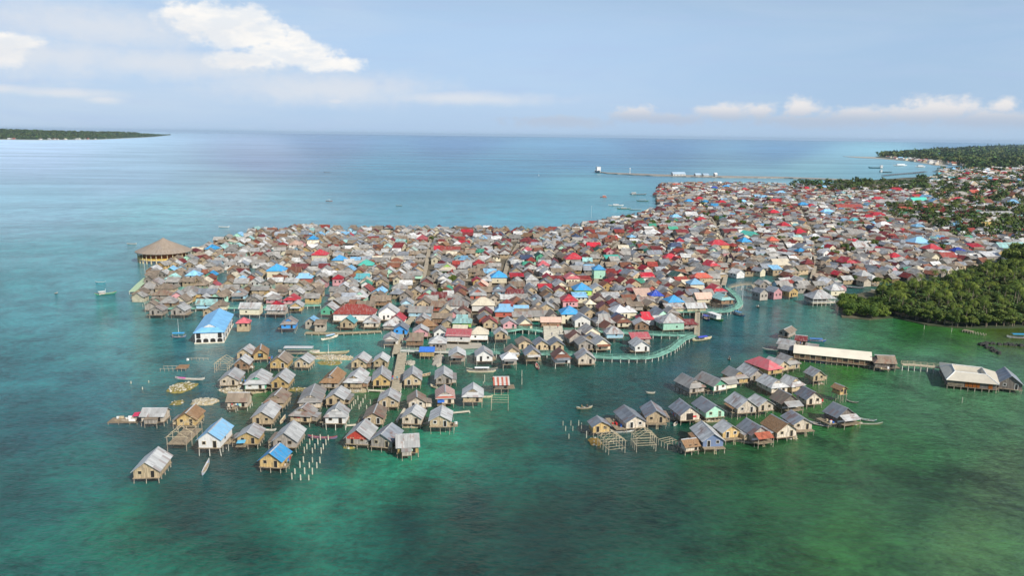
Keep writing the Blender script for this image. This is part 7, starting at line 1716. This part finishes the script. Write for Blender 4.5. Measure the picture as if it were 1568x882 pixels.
standing(854, 503, 1.61, (.5, .1, .08), (.05, .06, .12), 'person in red shirt standing at the back right of the landing square')
standing(845, 515, 1.61, (.12, .14, .3), (.05, .05, .06), 'person in dark blue shirt near the front of the landing square')
standing(857, 512, 1.61, (.6, .6, .56), (.06, .06, .08), 'person in white shirt in the middle of the landing square')
standing(608, 583, 1.51, (.1, .3, .4), (.06, .06, .1), 'person in teal shirt walking on the lower wooden boardwalk')
# ------------------------------------------------------------ causeway buildings
ROOF['skyd'] = (.36, .48, .60)
def shed(x0, x1, y, W, H, rc, wc, label, tall=False):
    a, b_ = P(x0, y, 1.6), P(x1, y, 1.6); L = (b_ - a).length; c_ = (a + b_) / 2
    t = empty('harbour_shed', (c_.x, c_.y, 1.6), math.atan2((b_ - a).y, (b_ - a).x), label, 'shed', 'harbour sheds on the causeway')
    rp, gab, zr = roof_polys(W, L, H, 'g'); m_ = MB()
    for p_ in rp: m_.slab(p_, .3)
    link('roof', m_.mesh('roof', plain_mat('shed_roof_%s' % rc, ROOF[rc], .6, .1, .05)), t); m_ = MB()
    for p_ in wall_polys(W, L, 0, H, 'g'): m_.poly(p_)
    link('wall', m_.mesh('wall', plain_mat('shed_wall', (.50, .49, .46), .8, .1, .05)), t)
    for i in range(4): m_ = MB(); xx_ = -L / 2 + L * (i + .5) / 4; m_.box(xx_ - L * .04, xx_ + L * .04, -W / 2 - .1, -W / 2 + .1, 0, H * .6); link('door', m_.mesh('door', plain_mat('shed_door', (.25, .27, .3), .8, .1)), t)
shed(1029, 1048, 268.6, 10, 4, 'skyd', 'white', 'long white harbour shed with pale blue roof, largest on the causeway')
shed(1064, 1072, 269.2, 8, 3, 'skyd', 'white', 'small pale blue roofed harbour shed, left one of the small ones')
shed(1076, 1084, 269.5, 8, 3, 'skyd', 'white', 'small pale blue roofed harbour shed, right one of the small ones')
shed(1093.5, 1097, 270.2, 7, 5.5, 'white', 'white', 'short tall white building at the right end of the sheds')
p_ = P(964.5, 266, 1.6); t = empty('light_mast', (p_.x, p_.y, 1.6), 0, 'tall white mast with a lamp head on the causeway', 'mast')
m_ = MB(); m_.tube((0, 0, 0), (0, 0, 13), .55, .35, 8); link('pole', m_.mesh('pole', M_whites), t)
m_ = MB(); m_.box(-1.6, 1.6, -.5, .5, 11.2, 12); link('lamp_head', m_.mesh('lamp_head', M_whites), t)
# harbour decks in the far bay
for (pts, lab) in (([(1352, 268), (1375, 266), (1400, 264), (1418, 262)], 'dark wooden harbour jetty in the far bay, left one'), ([(1430, 262), (1455, 260), (1475, 258)], 'dark wooden harbour jetty in the far bay, right one')):
    walkway(pts, 2.2, 10, plain_mat('dark_jetty', (.14, .13, .12), .9, .3), 'jetty', lab, rail=False, cat='jetty', step=14)
# poles and antennas over the roofs
for (z, x, y, h_, lab) in (('Q5', 490, 420, 9, 'thin pale antenna pole beside the crimson hip in the right half'), ('Q4', 1070, 430, 9, 'thin antenna pole right of the biggest crimson hip'), ('P5', 1420, 380, 10, 'tall thin white pole at the walkway bend'), ('P4', 1180, 560, 7, 'thin pole before the pale hip over aqua walls'), ('Q1', 215, 640, 9, 'white pole at the left jetty'), ('P3', 1420, 700, 6, 'pole in the green pool by the front row'), ('M', 200, 590, 12, 'tall pole at the back edge of the village')):
    p_ = P(*zp(z, x, y), 0); t = empty('antenna_pole', (p_.x, p_.y, 0), 0, lab, 'pole'); m_ = MB(); m_.tube((0, 0, -.5), (0, 0, h_), .09, .06, 6); link('pole', m_.mesh('pole', M_whites), t)
    m_ = MB(); m_.tube((-.6, 0, h_ - .4), (.6, 0, h_ - .4), .04); link('crossbar', m_.mesh('crossbar', M_whites), t)
# ------------------------------------------------------------ hut with the deep blue tarp roof, junk raft
p_ = P(654, 549, 0); t = empty('tarp_hut', (p_.x, p_.y, 0), R(2), 'golden walled hut under a deep blue tarp roof by the cross walkway', 'hut')
m_ = MB(); m_.slab(up([(-2.8, -1.9, 3.0), (2.8, -1.9, 3.0), (2.8, 1.9, 3.9), (-2.8, 1.9, 3.9)]), .08); link('roof', m_.mesh('roof', M_bluetarp), t)
m_ = MB(); m_.box(-2.5, 2.5, -1.6, 1.6, 1.2, 3.0); link('wall', m_.mesh('wall', wall_mat('gold')), t)
for i in range(4):
    for s_ in (-1, 1): o = link('post', ME_post, t, (-2.4 + 1.6 * i, 1.5 * s_, 1.3)); o.scale = (1, 1, 2)
p_ = P(197, 647, 0); t = empty('junk_raft', (p_.x, p_.y, 0), R(3), 'cluttered plank raft heaped with wood and a pink-red cover', 'raft')
m_ = MB(); m_.box(-5, 3.2, -1.9, 1.9, .5, .7); link('deck', m_.mesh('deck', M_deck), t)
m_ = MB(); m_.slab(up([(1.0, 0, 1.7), (3.2, 0, 1.9), (3.2, 1.9, 2.4), (1.0, 1.9, 2.2)]), .08); link('cover', m_.mesh('cover', plain_mat('pink_cover', (.62, .05, .12), .8, .2)), t)
for i in range(9):
    m_ = MB(); a0, b0 = rnd.uniform(-4.5, 1.5), rnd.uniform(-1.6, 1.0); m_.box(a0, a0 + rnd.uniform(.5, 1.8), b0, b0 + rnd.uniform(.3, .8), .7, .7 + rnd.uniform(.3, 1.0)); link('crate', m_.mesh('crate', rnd.choice([M_frame, M_deck, M_open, M_whites, M_post])), t)
for sx_ in (-4.8, -2, 1, 3): 
    for s_ in (-1.7, 1.7): o = link('post', ME_post, t, (sx_, s_, .6)); o.scale = (1, 1, 1.2)
p_ = P(269, 567, 0); t = empty('fish_pen', (p_.x, p_.y, 0), R(4), 'old pole fish pen with a brown covered end above the pink-bowed canoe', 'fish pen')
for i in range(7):
    for s_ in (-1.6, 1.6): o = link('post', ME_post, t, (-4.5 + 1.4 * i, s_, 1.2)); o.scale = (.8, .8, 1.8)
m_ = MB(); m_.slab(up([(0.5, -1.8, 1.1), (4.5, -1.4, 1.2), (4.2, 1.9, 1.4), (.8, 1.8, 1.4)]), .15); link('cover', m_.mesh('cover', roof_mat('thatch')), t)
m_ = MB()
for s_ in (-1.6, 1.6): m_.tube((-4.6, s_, 1.0), (4.2, s_, 1.0), .07)
link('rail', m_.mesh('rail', M_post), t)
p_ = P(303, 552, 0); t = empty('fish_trap', (p_.x, p_.y, 0), 0, 'small pole fish trap with a white float left of the open frame', 'fish trap')
for i in range(6): o = link('post', ME_post, t, (-3.6 + 1.4 * i, rnd.uniform(-.8, .8), .9)); o.scale = (.8, .8, 1.6)
m_ = MB(); m_.tube((-3.8, 0, .7), (3.6, .2, .7), .08); link('rail', m_.mesh('rail', M_post), t)
m_ = MB(); m_.tube((-3.4, -.5, .1), (-3.4, -.5, .8), .5, .4, 10); link('float', m_.mesh('float', M_whites), t)
